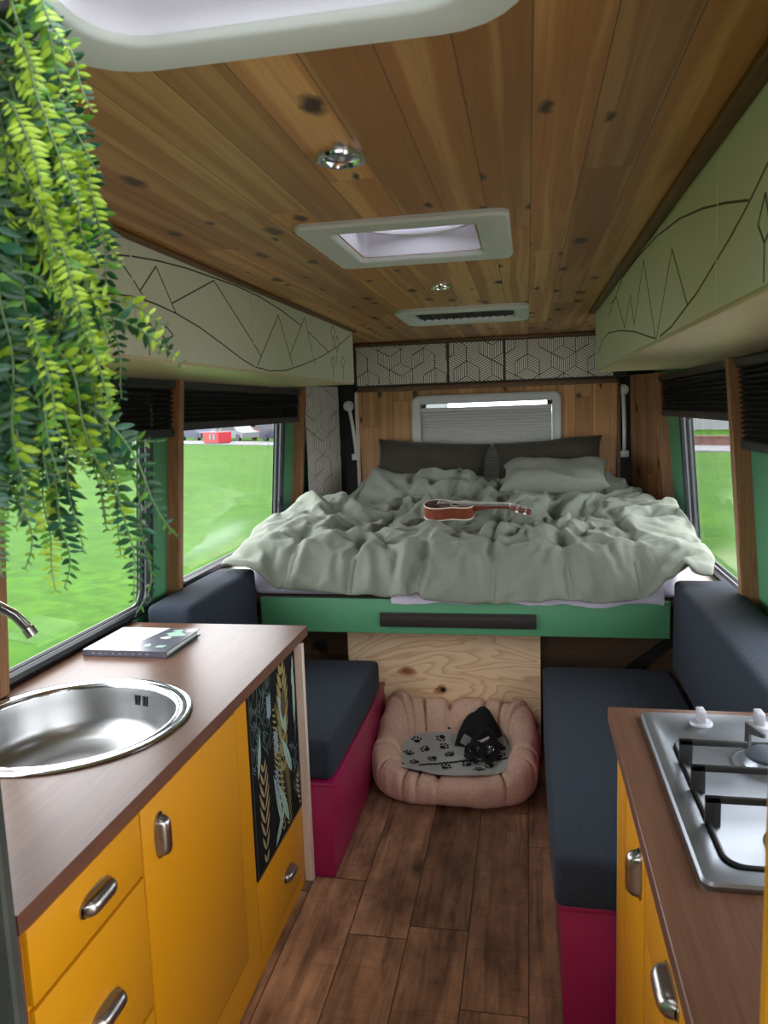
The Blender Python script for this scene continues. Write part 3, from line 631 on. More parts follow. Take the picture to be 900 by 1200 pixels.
# rumpled surface of the quilted duvet: steps of 2 mm between neighbouring points
DUVET_X = [
[27,12,12,11,12,11,11,9,8,6,6,6,8,9,8,9,10,7,9,11,11,11,11,11,10,11,10,11,11,11,10,12,11,12,11,11,11,11,10,10,11,12,11,4,15,-5,11,11,11,11,12,12,12,12,11,12,11,11,11,10,10,11,10,10,11,11,11,11,12,9,9,10,13,13,12,8,8,8,11,11,10,11,11,11,11,11,11,10,11,10,9,6,6,6,14,11,6,4,4,9,10,11,10,10],
[-2,1,-1,2,-1,1,0,3,1,1,1,0,-2,-6,2,0,2,3,-1,-1,0,0,0,0,0,-2,1,0,-1,-2,2,-1,-1,2,2,-3,0,1,-4,4,-2,1,-11,6,0,7,-1,0,0,0,-2,1,-1,-1,1,-1,1,0,0,0,2,0,-1,1,0,-1,1,-1,0,-2,2,-2,0,-1,1,0,2,2,-2,-1,1,0,1,-2,0,-1,0,0,1,-2,-2,4,0,-3,-1,-1,-2,2,5,5,0,-2,1,1],
[-2,1,0,-1,1,-1,1,-2,1,1,-2,-1,2,5,-1,3,-3,-1,2,0,0,-1,0,-2,1,1,-1,-1,1,0,1,-1,2,-2,0,0,-1,0,1,1,-4,0,-2,-1,3,5,0,-3,-2,1,2,-3,1,2,-1,0,0,0,0,2,-1,0,2,-3,-1,1,-1,1,-1,1,-3,2,-1,1,-2,4,1,0,0,-1,0,0,-2,0,0,1,-1,0,-6,7,2,-7,1,4,0,-5,6,1,0,-2,3,0,0,0],
[-2,-1,1,0,-1,0,0,1,1,-4,2,6,-4,0,1,4,-3,2,0,0,-1,0,0,2,-2,0,-1,0,-1,1,-1,1,0,-1,-2,4,1,-3,5,-5,0,0,1,2,-1,2,-1,-3,0,0,0,2,-1,-1,1,0,-1,0,0,-2,2,1,0,-3,1,1,0,-1,1,2,-1,-2,0,-1,2,-1,0,0,2,0,-1,-1,-1,1,0,0,1,0,-1,-1,2,7,-6,-1,0,6,-4,4,-5,1,-1,3,1,-2],
[-3,1,1,-2,1,1,-1,0,0,0,6,-10,6,2,0,-2,5,-2,-2,0,0,0,0,0,1,-2,1,0,0,1,-1,-1,0,1,-1,0,0,2,-2,-2,3,0,3,-3,-1,0,2,-2,2,-1,0,1,2,0,-3,0,0,-1,0,3,-3,0,-1,7,-5,-2,0,1,0,0,2,-1,0,-2,0,0,1,0,0,-2,1,1,0,-1,0,0,-1,0,-1,1,0,-1,12,-5,-1,-2,5,-5,5,2,-5,0,-1,1],
[-1,-1,0,2,-2,1,0,-1,0,6,-10,10,-3,1,0,0,-1,0,2,-2,0,1,0,-1,0,-1,1,0,0,1,-1,0,-1,0,0,0,0,1,-1,-1,3,-3,7,-5,-1,2,-2,3,-1,0,0,0,0,-4,3,-1,0,0,0,0,0,0,0,-1,5,-3,0,-2,0,0,3,-2,-1,1,0,-1,0,0,0,0,0,0,0,1,0,-1,-1,0,3,-2,0,3,-6,12,-6,0,-2,6,1,-3,5,-6,0,0],
[-1,-1,0,0,-1,-1,1,1,1,-6,11,-1,-1,0,0,0,0,0,-2,2,0,0,-1,1,0,0,-1,0,0,0,0,0,0,0,1,-2,1,-1,1,-1,1,1,-4,5,-2,2,-4,4,-1,-1,1,-1,1,-2,-1,1,0,1,0,-2,1,-1,0,1,-1,4,-3,0,-1,1,-2,3,-2,1,-1,0,0,1,-1,1,-2,0,1,1,-3,0,2,0,0,1,0,0,5,-7,3,2,-1,0,0,3,0,3,-5,0],
[-1,0,-1,-3,2,0,-1,-2,0,6,2,-1,1,0,-1,-2,4,-2,1,0,0,0,0,-1,1,1,-3,1,0,-3,2,0,1,-1,1,0,-1,1,-1,0,2,-4,5,-1,1,0,-2,-2,2,2,-2,1,-1,0,-1,1,0,-2,1,-2,3,0,0,-3,1,-1,0,2,0,-2,-1,2,0,0,0,0,-1,0,1,1,-2,0,2,0,0,0,-2,0,2,-1,0,2,-1,7,-4,-1,2,-4,1,0,0,3,3,-4],
[1,-1,-5,2,1,-1,-1,4,1,0,-2,2,2,-1,1,-2,0,0,0,0,1,-1,1,0,1,0,1,-4,1,4,-3,0,-1,0,0,0,0,0,0,-1,1,2,0,1,-3,0,-1,1,0,-1,1,0,0,1,-1,-2,0,2,-1,0,-1,-2,1,2,-1,1,3,-3,0,-1,2,-1,0,-1,2,-2,1,-1,-1,2,1,0,-3,1,1,-1,0,0,3,-2,1,-1,0,-1,5,-1,-4,5,-4,2,0,-1,1,0],
[0,-3,2,0,-2,0,3,0,0,1,-1,1,1,1,0,-2,0,-1,0,2,0,0,-1,1,-4,2,4,2,-5,0,-1,2,-1,0,0,-1,1,-1,1,3,-2,0,-1,1,-3,1,1,2,1,-1,0,-2,-1,1,-1,1,-1,1,-3,1,-1,1,-1,0,1,0,-1,1,0,1,0,-2,2,1,-1,0,-1,0,1,-3,3,0,1,-4,2,1,0,-2,0,3,0,-2,2,-2,0,1,1,-2,4,-4,1,0,0,-1],
[3,2,-1,-7,1,1,-1,4,-1,1,-2,1,-1,0,2,-1,0,-1,2,-1,-1,0,1,-2,4,1,-2,2,0,5,-11,0,3,1,-2,2,-3,0,1,-3,3,2,0,-4,5,-3,2,0,0,1,-2,1,-4,1,3,-2,1,0,-4,4,-2,0,0,0,-1,1,1,0,-1,2,-3,0,3,-2,0,1,-1,0,0,1,-1,0,1,1,-3,2,-2,1,0,1,1,-1,-2,0,0,1,3,-3,0,3,-2,1,-1,-1],
[5,-7,-3,7,-3,0,0,1,1,0,-1,-1,2,-1,-1,1,-7,6,1,-1,1,0,2,1,0,-2,1,0,4,-4,1,-3,0,-1,2,-4,2,0,-5,10,-3,0,-3,5,-4,1,0,0,0,1,2,-3,1,0,0,1,-1,-1,-2,2,0,0,0,-1,-1,0,0,1,1,-1,0,2,-2,1,-1,1,0,0,-2,2,1,-2,2,0,-2,0,1,1,2,-1,-1,-1,-3,2,0,0,1,0,0,-1,2,-1,0,-2],
[3,1,-5,-1,3,-3,1,0,3,-1,-2,1,0,-1,-2,3,0,0,0,0,0,1,-1,2,0,-1,0,-1,0,-4,5,0,-1,-1,-2,3,-2,-4,7,-2,1,-1,3,0,-1,-3,3,0,0,0,-1,1,1,-1,-1,0,1,-1,1,0,-2,1,-4,0,4,-1,0,1,-1,0,0,3,-4,0,1,-1,0,-2,2,0,1,2,-1,0,0,-1,1,3,1,0,-6,1,2,-3,1,0,0,1,-1,0,-1,1,1,-2],
[3,-4,0,1,-1,2,1,-3,1,1,1,-2,-1,1,1,-1,2,-1,-1,0,0,0,-2,3,-1,4,-2,1,-3,-4,5,0,-2,5,2,-9,-1,4,-1,0,-1,1,2,0,-3,4,0,0,-1,0,-2,-2,1,3,-1,1,0,0,2,-2,-2,-3,6,-2,-2,1,-1,0,1,0,4,-3,2,-3,-5,6,-4,3,0,2,-2,1,-5,-1,5,1,3,1,-4,-2,2,-2,1,0,0,0,-1,2,1,-5,2,2,0,-4],
[-1,-5,10,-2,1,-1,0,4,-8,0,5,-4,1,0,-1,1,0,0,1,-1,-1,1,1,-4,5,-4,2,-3,2,0,5,-5,2,0,-1,2,-1,-1,0,-1,0,0,-1,-1,6,-4,2,0,-1,-3,0,2,0,0,2,0,0,0,1,-3,1,2,-3,3,-1,-1,1,-1,-4,2,-1,4,-1,0,3,-6,3,-1,-2,2,1,-1,2,2,0,1,-2,-2,2,-3,0,0,2,0,0,-3,1,0,-1,4,-5,0,3,-3],
[-9,19,-3,-2,-1,1,0,-3,3,0,-11,1,2,1,2,0,4,-2,-1,3,1,-4,-3,-2,-3,-1,4,1,-2,5,3,5,-4,-7,-6,9,-1,5,-1,-3,-3,3,1,1,1,-2,-2,-1,0,3,-1,-2,2,1,0,0,-1,-1,5,-3,-3,-7,6,3,-1,1,2,1,3,-8,-5,-1,3,4,-1,6,-1,-5,0,-2,3,1,4,2,-2,-5,-3,2,0,-3,1,6,-3,2,-3,-1,0,0,1,-5,1,0,-4,8],
[2,-5,0,8,-2,1,-1,-3,-2,-2,3,8,-1,-1,-3,-2,-1,-4,2,-2,0,2,4,2,-4,5,-5,2,1,-1,-5,-2,5,2,5,-7,7,-7,0,2,1,-6,0,2,7,-6,4,-2,1,-3,2,2,-2,-3,0,0,1,-1,1,0,2,6,-4,-4,2,-1,-3,-1,-3,7,8,-4,0,-3,0,-4,0,4,4,-5,0,-1,-2,-2,0,3,3,-3,-2,2,3,-2,-1,0,0,5,0,-2,0,-1,1,-6,3,8],
[-1,0,7,-5,4,-3,-1,-4,0,2,6,-3,-5,0,2,4,-6,4,0,1,-2,1,-2,-3,3,-3,0,-1,4,3,-3,3,-1,-2,-4,9,-6,4,1,-2,0,3,-1,-5,-3,4,1,2,-1,-1,2,-2,0,-1,-1,1,-1,3,-2,-5,9,-7,2,2,1,-2,0,-1,0,-1,1,7,-5,-2,5,-4,0,3,-2,0,-2,-1,2,1,-3,-4,2,0,1,8,-4,0,-2,-1,2,-1,0,2,-1,1,0,1,-1,1],
[1,-3,1,2,-1,1,-2,2,0,-2,1,-5,5,0,0,-2,8,-4,-2,0,2,1,0,-1,-7,3,0,1,0,-7,10,0,-5,7,-3,-1,4,-3,-3,3,1,0,-4,4,-3,6,-2,0,-6,5,-4,3,-4,3,-1,-1,1,-2,-2,14,-14,7,-2,-2,-2,2,1,-1,-3,-2,0,3,9,-1,-1,-6,1,0,3,-1,0,2,-5,0,-1,3,0,1,1,-2,2,-6,4,1,2,0,-2,0,-2,2,0,1,3,-6],
[1,1,-5,-1,1,3,1,0,1,-1,-1,2,0,1,0,0,-3,6,-5,1,-1,0,-4,4,5,-7,0,0,0,0,-2,-1,7,-1,5,-6,0,1,2,-2,-1,2,-1,3,3,-6,-1,-4,9,-7,3,-1,-1,0,-2,-2,0,2,1,-4,5,1,0,0,0,-4,0,0,1,6,-8,-3,-4,5,3,2,1,-2,-2,5,-2,-3,3,-1,6,-5,0,0,5,-6,-2,1,2,1,-2,0,2,-2,2,-1,0,3,-7,5],
[0,0,1,1,1,-3,0,2,0,1,-3,2,0,-1,0,-3,2,-1,4,-2,0,-5,3,0,1,6,-1,-3,-3,7,-6,2,-1,-3,-3,4,-2,3,0,2,4,-6,4,-3,-8,7,-1,1,-1,1,-1,0,3,-4,4,-3,1,-3,3,-2,1,-1,1,0,2,-2,-2,1,1,4,0,-8,1,1,-10,12,-2,1,5,1,-9,3,3,-1,-2,1,0,0,-1,7,-6,3,-5,0,2,0,-1,0,0,1,0,-1,5,-3],
[-1,3,-1,1,-2,1,1,-2,1,1,-2,1,1,-1,-2,5,-3,3,-5,0,-1,6,-3,0,-2,-1,-2,3,1,4,-5,1,0,-6,5,1,2,-2,-2,-1,-5,5,2,-3,7,-4,-2,2,-1,3,-1,-2,2,0,-2,6,-6,5,-1,-1,1,0,-6,3,0,2,-5,1,9,-7,3,3,2,0,8,-19,6,-3,4,-1,-1,-4,-1,3,-2,5,1,-1,-5,0,0,-2,5,0,-1,-1,-1,1,1,0,0,0,-3,5],
[1,0,2,-2,1,0,-1,0,0,1,-1,1,-1,1,-3,-1,1,3,0,-3,2,-2,1,0,2,-2,0,0,2,-6,5,0,-8,7,-2,-1,1,0,1,-4,1,0,1,1,-3,2,4,3,-3,-2,0,0,0,5,4,1,-5,0,0,-1,-3,1,4,-7,0,2,4,-6,2,7,-2,-1,-3,1,6,-10,-2,6,1,0,-4,3,-2,0,2,1,-3,2,-6,1,0,2,0,-1,0,0,0,1,0,0,-1,-1,2,0],
[3,0,-1,1,-2,0,-1,1,-1,0,1,0,0,1,0,0,0,1,2,-1,-5,-3,4,1,0,-2,4,-1,-1,1,0,-3,1,-4,5,3,1,-11,0,4,0,0,-5,8,1,-2,0,-1,3,3,0,-5,0,-4,-1,2,3,3,-1,-1,1,-1,3,-3,-2,4,1,-2,-1,0,1,0,2,-3,1,-1,-4,0,1,-10,9,5,-3,-1,3,-7,5,-4,4,-3,2,0,0,1,-1,-1,2,0,0,-1,0,0,0,-2],
[2,1,-3,1,0,0,2,-1,-1,-3,4,-1,0,-3,5,0,2,-2,-4,-3,2,2,0,-1,0,2,0,0,0,0,-1,1,5,-2,-3,-2,-4,7,0,0,-1,-1,5,-5,1,2,-2,0,-1,-4,-3,8,-1,1,0,0,-2,0,1,-3,5,0,-10,13,0,-7,4,3,-4,-6,3,5,-3,0,-1,3,-2,-4,-2,4,7,-6,-1,-2,-1,-5,1,6,1,-1,1,0,1,-2,0,2,0,-1,0,1,1,-1,0,-2],
[3,0,0,-1,0,0,-1,-1,1,2,-1,-1,-4,3,2,4,-4,-7,6,-3,3,-1,0,-2,1,2,1,-1,0,-3,4,1,-9,7,-1,-2,1,0,1,-1,1,2,1,0,-2,0,2,1,0,-3,-2,1,-2,3,0,-1,-3,3,0,-7,3,3,3,-4,4,-1,-3,7,-3,1,0,-2,0,0,-3,6,-1,-10,-2,9,-1,2,-2,1,-11,7,-3,2,7,-9,4,1,-2,2,2,0,0,-1,-1,1,0,2,-2,-1],
[3,0,2,-3,1,-1,-1,0,0,0,0,0,1,1,0,-3,0,5,-11,7,0,-2,-1,2,0,2,-1,1,-1,-1,4,-10,11,0,-1,-5,2,4,-3,-7,0,3,4,4,-4,2,-3,-7,-1,-2,7,-1,3,-4,0,0,3,-1,1,-8,7,-6,6,0,1,1,2,-1,4,-4,0,-1,2,-4,-4,6,5,-1,-13,11,-3,0,4,-1,-3,4,-3,-4,4,-2,-2,-1,4,0,0,1,-1,0,1,-1,1,-1,0,2],
[-2,3,1,0,-2,-1,1,1,-1,0,1,-1,3,0,0,-4,2,-1,1,2,-1,3,-4,1,-1,-2,0,1,-4,9,-15,10,4,-2,-2,-3,4,-2,-1,1,-1,-4,0,0,6,-3,-3,6,-6,9,-6,1,-2,2,0,0,8,-10,0,3,1,-5,3,2,-1,3,-3,2,-4,1,2,0,1,-4,-4,18,-3,5,-9,-9,6,-2,-3,-2,10,0,-5,-1,-3,9,-6,0,0,0,2,-1,0,0,0,0,0,-1,1,-1],
[3,-4,2,2,-5,2,0,0,0,0,1,0,1,-2,-3,7,-3,-1,1,-1,2,-4,2,-1,0,1,0,-4,4,-5,8,1,-7,0,0,6,-3,1,-4,5,0,-6,-3,-2,3,4,0,-4,5,0,1,0,2,0,-1,-2,3,-2,0,-1,-2,10,-5,0,-1,2,-1,2,0,0,-3,6,-6,10,-17,6,0,-9,12,-3,-4,-3,6,0,3,0,1,1,-4,-4,8,0,-5,1,-2,2,-1,0,0,0,-1,1,-1,-1],
[1,2,-3,3,-1,-2,-2,0,1,2,-1,0,-4,1,4,-2,0,0,3,1,-3,-1,0,0,0,0,0,3,1,2,-3,-1,1,-3,4,1,0,-5,1,-2,-2,4,-3,2,1,1,1,-6,2,0,3,-1,2,1,1,-1,-2,-1,-3,12,-8,-3,2,-1,0,2,-1,2,1,-1,0,0,0,-2,-2,-7,2,7,4,-4,2,2,-4,4,0,-6,5,0,-3,5,-7,0,3,-1,0,-3,1,2,-1,0,2,-1,-8,4],
[0,-2,3,-3,5,2,-4,-2,2,-3,2,0,-1,-1,1,-3,2,1,3,-4,1,1,4,-3,-1,-1,0,2,0,0,0,-2,-5,4,0,4,6,-8,-1,-2,4,1,0,-3,2,-2,0,-1,0,0,2,1,-1,0,-1,-1,3,4,-2,1,-4,3,-1,-1,1,-3,0,2,0,-1,3,0,-6,1,1,-1,1,6,-1,-8,0,0,3,1,0,4,-1,-1,-7,2,3,1,-2,0,-1,0,1,0,-2,-1,1,-1,-3,0],
[0,4,-3,0,6,-9,2,3,-3,-1,1,-2,4,3,-3,-3,-1,-5,1,2,-2,4,-3,-1,4,1,0,0,1,1,3,3,-3,-1,2,0,-8,-5,5,7,-1,0,4,2,-7,-15,0,8,4,1,0,1,-1,1,1,4,-6,-1,5,2,-5,-1,1,-1,-1,3,7,-7,-1,1,-2,2,6,-12,9,0,-1,-2,4,6,-9,-2,0,-2,0,2,-1,-6,8,-1,6,-10,-4,3,0,3,-1,-1,1,4,-7,4,15,-21],
[7,-10,2,-1,-4,9,5,-1,-2,2,-9,2,0,-5,3,2,3,9,0,0,0,-2,-2,-3,-5,0,1,-2,1,-1,-3,-4,9,-1,-1,-2,5,12,-9,-2,-2,0,-2,-1,-2,12,2,-2,-7,0,0,-2,1,-2,-2,-3,5,0,-1,-2,11,-1,-1,0,-1,-3,3,-10,5,8,-8,-6,4,5,7,-7,0,5,-8,2,1,-3,0,1,1,1,-3,6,1,-9,-2,4,6,-7,-1,5,1,-5,1,-4,2,-1,-2,18],
[-1,10,-7,2,1,-1,-1,0,2,-9,6,-3,0,7,-3,-7,2,-5,4,2,-1,1,-4,5,0,1,-1,2,-7,5,-4,8,0,-2,-1,2,-12,9,4,1,-3,-1,-1,5,-8,5,-3,2,0,-1,0,1,-1,0,1,-1,-1,7,0,-4,3,-3,-1,0,0,4,-5,0,0,2,2,-6,3,4,2,0,-3,-3,4,-5,7,-1,-6,0,0,0,3,-5,-1,2,1,3,-6,3,1,-2,1,5,-7,1,2,-1,2,3],
[-1,0,6,-4,0,2,-1,-2,0,7,-4,1,2,0,-10,-6,3,1,0,2,3,1,0,0,3,-1,0,0,-5,-4,10,0,-1,-1,0,-2,0,-2,4,1,0,2,-2,-2,3,-2,-1,3,-2,0,-2,0,0,2,-2,2,1,-5,-3,8,-4,8,-1,-3,0,-3,-1,2,0,-3,4,-4,-3,10,4,-7,-3,0,-1,5,-4,8,-3,-1,0,-2,-1,4,2,-4,0,-2,1,0,-1,-1,1,-4,7,-1,0,0,-2,1],
[-1,0,-1,3,0,-1,1,0,1,2,-4,3,1,-9,-4,11,-3,0,-3,-1,1,2,2,3,1,-1,-2,0,5,-10,8,-4,1,1,0,-3,2,0,0,0,0,1,-1,-2,1,-1,2,0,1,-2,0,0,0,-1,2,0,-1,1,-1,1,-1,0,0,-1,-2,1,-1,7,-4,0,1,-3,0,1,2,2,4,-6,-3,1,-1,0,8,-3,-2,1,2,-4,-1,2,0,-2,2,-1,1,-6,2,2,1,0,0,0,0,1],
[1,-2,3,-1,1,-1,0,1,0,-7,7,5,-13,1,11,-5,-1,-1,3,-2,-1,-1,7,3,-7,1,-1,0,3,0,-5,1,0,1,1,-2,2,-1,1,-2,2,0,0,-3,3,-1,1,-3,3,2,1,-5,0,1,0,0,-2,1,0,3,-2,-2,-3,4,-2,0,0,0,1,1,0,-2,1,0,0,0,1,-2,0,0,6,-3,-1,-2,0,0,1,0,-4,8,-2,-1,0,0,0,1,-5,3,0,2,0,0,-1,0],
[3,0,-2,1,-1,0,0,1,0,4,-1,-8,9,3,-6,-8,6,0,1,3,2,2,-5,-8,5,0,3,-1,0,-3,2,-2,0,1,-4,4,0,1,-1,0,0,0,2,-1,-7,1,5,3,-2,-1,-1,4,-3,0,0,0,0,-1,4,-1,-3,-2,5,-4,0,-2,1,0,1,2,-10,9,0,-7,2,6,1,-2,-1,0,-3,3,2,5,-4,-3,-3,2,-2,2,-1,4,-1,-2,2,0,1,-1,0,0,0,1,-1,-1],
[2,-1,0,0,0,0,0,0,-2,3,1,2,-1,-5,1,9,-7,0,-1,0,-4,-3,3,5,0,0,0,0,1,-3,1,-1,-1,1,-1,-1,3,0,0,-1,1,0,1,-2,-4,6,0,0,1,-3,1,-1,4,-4,1,0,0,0,-3,5,-2,0,-2,0,1,2,-1,0,-1,0,0,1,-1,-6,1,5,1,-4,3,-2,3,-2,0,1,5,-1,-3,1,-1,2,-3,2,0,1,0,-5,-1,1,2,0,-1,0,2,-2],
[1,0,2,-3,0,1,0,-1,1,0,2,-1,1,2,0,-6,2,-2,-1,0,3,1,1,0,-1,-2,0,0,0,1,-1,2,1,-3,1,2,-2,0,1,1,-1,0,-1,0,-1,1,0,1,0,-1,-1,2,-3,3,-1,-1,1,0,-1,0,0,0,-2,0,1,0,-1,1,-1,2,0,1,-2,-4,1,3,1,-2,1,1,-1,-1,1,0,0,2,3,-5,1,-1,3,1,-1,-3,-2,5,1,-3,-1,0,1,-2,2,-1],
[2,-3,-1,3,-1,0,-2,0,2,2,-2,-1,-2,0,-4,16,-6,3,-2,-7,0,-1,1,-1,2,2,0,0,-1,1,0,0,-1,1,2,0,-1,-2,4,-5,1,1,2,0,0,-1,1,-2,3,-1,-1,0,1,-1,-2,1,0,1,0,0,-1,0,-1,2,-2,-2,2,-2,0,2,3,-2,0,0,-1,1,-1,-1,1,0,-2,3,-2,1,0,-3,3,2,1,-4,4,1,-4,2,0,1,-1,-2,0,-1,0,1,-4,1],
[2,2,-2,-2,-1,2,-1,2,-1,-5,3,5,-11,4,9,-12,1,-3,1,8,4,-2,-2,0,-1,1,0,-2,1,0,-1,0,-1,2,2,-1,0,3,-6,6,1,-8,5,-1,1,1,-3,1,0,4,-3,-1,0,-3,3,-1,1,0,-1,0,0,0,0,-5,2,0,-1,1,1,1,1,-1,0,1,0,0,0,-1,-1,1,-1,1,0,0,-3,2,0,3,-2,4,-5,1,4,0,-3,-1,-7,6,0,0,0,0,-2,3],
[2,1,-5,-6,5,3,3,-4,1,12,-2,-21,11,2,-9,4,5,-4,4,-2,-1,7,0,-2,0,-4,-2,1,0,4,-3,-1,2,2,-3,0,3,-1,0,3,-4,2,-5,4,2,-1,0,-5,0,2,6,-5,0,3,-4,0,0,0,0,1,-3,1,4,2,-8,1,1,1,-2,1,1,-2,2,3,1,-6,-1,1,1,-1,1,-1,1,-1,-2,2,0,1,5,-4,0,-1,-4,2,2,-6,6,2,-3,0,-1,-2,3,3],
[5,-2,-10,6,2,-3,3,5,2,-3,-16,11,1,-1,5,-11,4,8,-2,2,-3,-2,3,3,-8,-2,0,1,1,1,3,-4,2,-3,3,-4,2,0,5,-4,1,1,-4,3,4,-4,-3,3,-1,0,-2,5,-1,-2,2,1,-1,-1,-1,-4,8,-1,-2,0,-4,3,-1,-1,2,-5,4,2,-5,7,0,-5,0,3,-2,-1,2,-2,0,-3,5,2,-4,0,-1,-1,3,-1,0,1,0,6,-4,-3,1,-1,1,2,3,-4],
[4,-12,5,7,0,-1,-2,1,-3,-5,15,2,-11,-3,8,13,-8,-5,1,0,0,-4,-3,-2,10,-2,-2,-3,-2,1,-6,9,-6,4,2,1,-4,1,-3,1,4,-1,2,-1,1,-1,-1,-1,1,0,1,-1,2,0,-2,-1,0,0,7,-5,-1,-5,3,4,-6,1,2,-1,1,1,-3,2,-1,0,-4,2,4,0,-1,1,-1,2,-4,6,1,-4,3,-3,-2,2,-1,-6,5,-2,0,-2,4,-2,5,-1,-1,0,1,-1],
[8,-6,13,3,-7,1,-10,0,1,1,-7,3,9,1,-10,5,0,3,2,-1,-3,0,-2,-1,-2,8,-8,0,-2,1,1,-7,13,-9,-2,6,-2,-1,0,2,2,-2,-6,0,10,-9,5,1,-1,0,-1,0,-4,5,0,0,1,-2,-1,2,4,-4,-6,1,13,-10,-5,6,2,-11,5,3,1,-1,-3,1,1,2,-2,1,0,-1,5,0,-6,4,-1,2,4,-11,-4,7,1,1,-1,1,-3,6,-5,1,2,0,5,-7],
[9,4,-7,5,-5,-12,7,-3,5,-5,8,-3,3,-1,0,5,-5,-3,-4,0,3,2,3,-1,-2,-3,6,-10,2,9,-11,1,0,4,1,-4,4,-2,4,-2,-5,3,2,-3,3,3,-3,0,-1,-6,5,-1,3,-4,2,-3,1,1,-2,5,0,12,-10,-4,2,11,-4,-14,-8,2,3,1,5,3,1,0,-13,5,5,0,1,3,-2,-3,10,-9,-2,-4,-11,11,8,-1,0,2,0,-1,3,-5,1,3,0,-1,-9,0],
[-2,1,2,0,9,4,-9,0,-6,0,-2,1,2,-6,13,-11,2,8,-3,-2,-2,-1,0,3,4,1,0,9,-8,-13,9,-6,-4,7,2,2,-3,-3,1,-1,5,-4,0,-2,5,1,1,-4,0,7,-3,0,-6,1,2,5,-4,0,0,-2,-8,-3,10,-5,3,-5,7,8,5,-6,-2,-2,-1,-2,-3,1,-6,14,-6,0,0,-2,2,0,-11,3,2,5,10,-5,-3,0,-2,0,0,3,0,-1,0,-2,-2,7,2,2],
[4,8,-6,-6,-8,1,8,-1,0,-1,1,2,-5,5,-4,-2,6,-3,3,3,-1,-3,-2,-2,-1,-2,6,3,5,-6,4,-1,-5,2,-3,0,4,3,-6,0,-2,6,3,2,-10,4,1,-2,1,-2,-5,0,6,1,-4,-3,2,-1,0,5,-5,-6,4,8,-5,-1,-3,-1,2,9,-4,1,0,-1,-4,1,1,-1,4,-1,0,1,-2,-6,7,4,-1,-6,3,-5,-1,1,2,0,1,0,2,1,-4,4,-3,-2,-3,4],
[-5,-2,16,-11,1,5,-3,-1,0,2,0,4,8,0,-16,-7,7,-1,1,-1,4,7,-1,-5,-3,1,-1,-4,5,5,-3,6,-2,-5,0,2,-5,2,3,-2,1,0,1,-3,-8,10,-12,8,-3,-1,5,7,-7,1,3,-5,0,-2,1,-4,12,-7,-1,-1,7,-5,4,-1,0,-5,6,-1,0,-3,1,1,5,-2,1,-3,-1,-1,-5,6,1,0,0,-2,-2,5,0,0,-2,0,-3,1,1,-3,3,-2,3,-5,-3,6],
[-4,0,2,0,5,-10,6,1,0,0,3,-2,0,1,4,-8,0,1,-1,-1,0,-4,4,9,-1,-4,1,2,-7,8,1,0,-1,-2,-4,-2,2,1,-4,3,1,0,-5,-1,11,-16,19,-18,7,4,0,-11,9,0,-3,6,1,-4,-5,-5,4,12,-8,4,-9,9,-6,4,-2,1,-2,6,-2,-4,7,-5,5,-1,-1,4,-3,-2,3,-2,-2,-1,2,-1,-3,3,2,-2,0,-1,4,-3,-2,2,1,-3,1,-3,14,-8],
[-5,2,-1,4,-10,9,0,2,0,3,-2,2,-9,-4,4,4,0,-3,0,2,-1,2,-1,-1,0,7,-5,-5,8,3,-4,-2,1,-1,1,0,-1,-1,1,1,0,-6,5,3,-4,-2,-8,18,-3,1,-13,7,-1,0,1,0,-2,11,-1,-3,-11,-1,9,-3,8,-6,3,1,1,-1,-3,0,-5,1,0,-2,4,0,5,-1,-3,1,3,-3,-3,3,-4,8,1,-7,0,-2,3,0,-3,2,0,2,-1,1,-1,6,-2,-1],
[-1,2,-3,-7,8,1,-1,1,1,0,1,-2,-5,1,-3,10,-4,3,1,-4,1,0,-1,-1,4,-8,7,1,-2,2,-3,3,0,-2,1,-1,0,-3,3,-1,-3,5,2,-3,0,-3,-1,6,-3,-1,2,-1,1,-2,1,0,0,-8,2,6,2,3,-6,3,-1,0,3,-5,3,1,0,-5,8,-8,-5,7,-2,-2,5,1,5,-4,-1,-1,-1,0,4,-1,3,2,-13,5,-1,1,2,-7,5,0,1,0,0,3,-3,1],
[-4,4,-7,6,1,-2,7,-3,-1,-1,-1,0,-1,0,5,-4,1,-1,-2,3,0,-1,1,0,-1,5,-4,0,1,2,-6,4,-4,2,2,-2,0,2,0,0,0,2,-9,1,6,-1,4,-6,4,-4,3,2,-4,1,1,-1,-2,-1,8,-1,-2,1,4,-7,-1,-1,-1,5,0,-4,2,1,1,2,-10,-4,-1,9,0,5,-3,6,-5,-2,1,-2,1,-1,4,-10,10,-1,-1,-3,2,5,-5,1,-1,0,2,1,-4,5],
[-3,-1,1,3,2,4,-7,1,0,-1,0,0,7,1,-4,-3,2,-6,3,1,-1,0,1,-1,-2,2,2,0,-2,0,0,0,2,1,-4,0,2,1,0,-1,2,-1,-2,1,-6,10,-7,1,0,-4,7,-1,1,-3,0,1,-1,6,-7,2,3,-1,-1,-3,2,3,-3,1,2,3,-4,2,-1,3,-12,10,3,-15,1,6,9,-7,0,6,5,-13,1,-1,-2,4,3,0,-3,1,-2,1,2,-4,0,1,1,-1,6,-4],
[-3,2,2,-3,0,1,1,0,-1,1,-1,1,-3,-8,4,12,-8,3,-1,0,2,-1,-3,1,2,0,0,5,-5,-2,5,-5,2,-2,1,0,1,-1,1,2,0,-11,8,0,4,-7,4,-2,-2,5,-3,-2,3,3,0,-7,6,-6,6,-9,9,-2,-3,4,0,-5,5,-1,2,1,2,-5,1,4,-3,0,0,8,-18,-1,10,6,2,-1,0,3,-15,4,-2,3,1,0,2,-1,-3,1,-1,2,1,-3,-1,-2,3,-1],
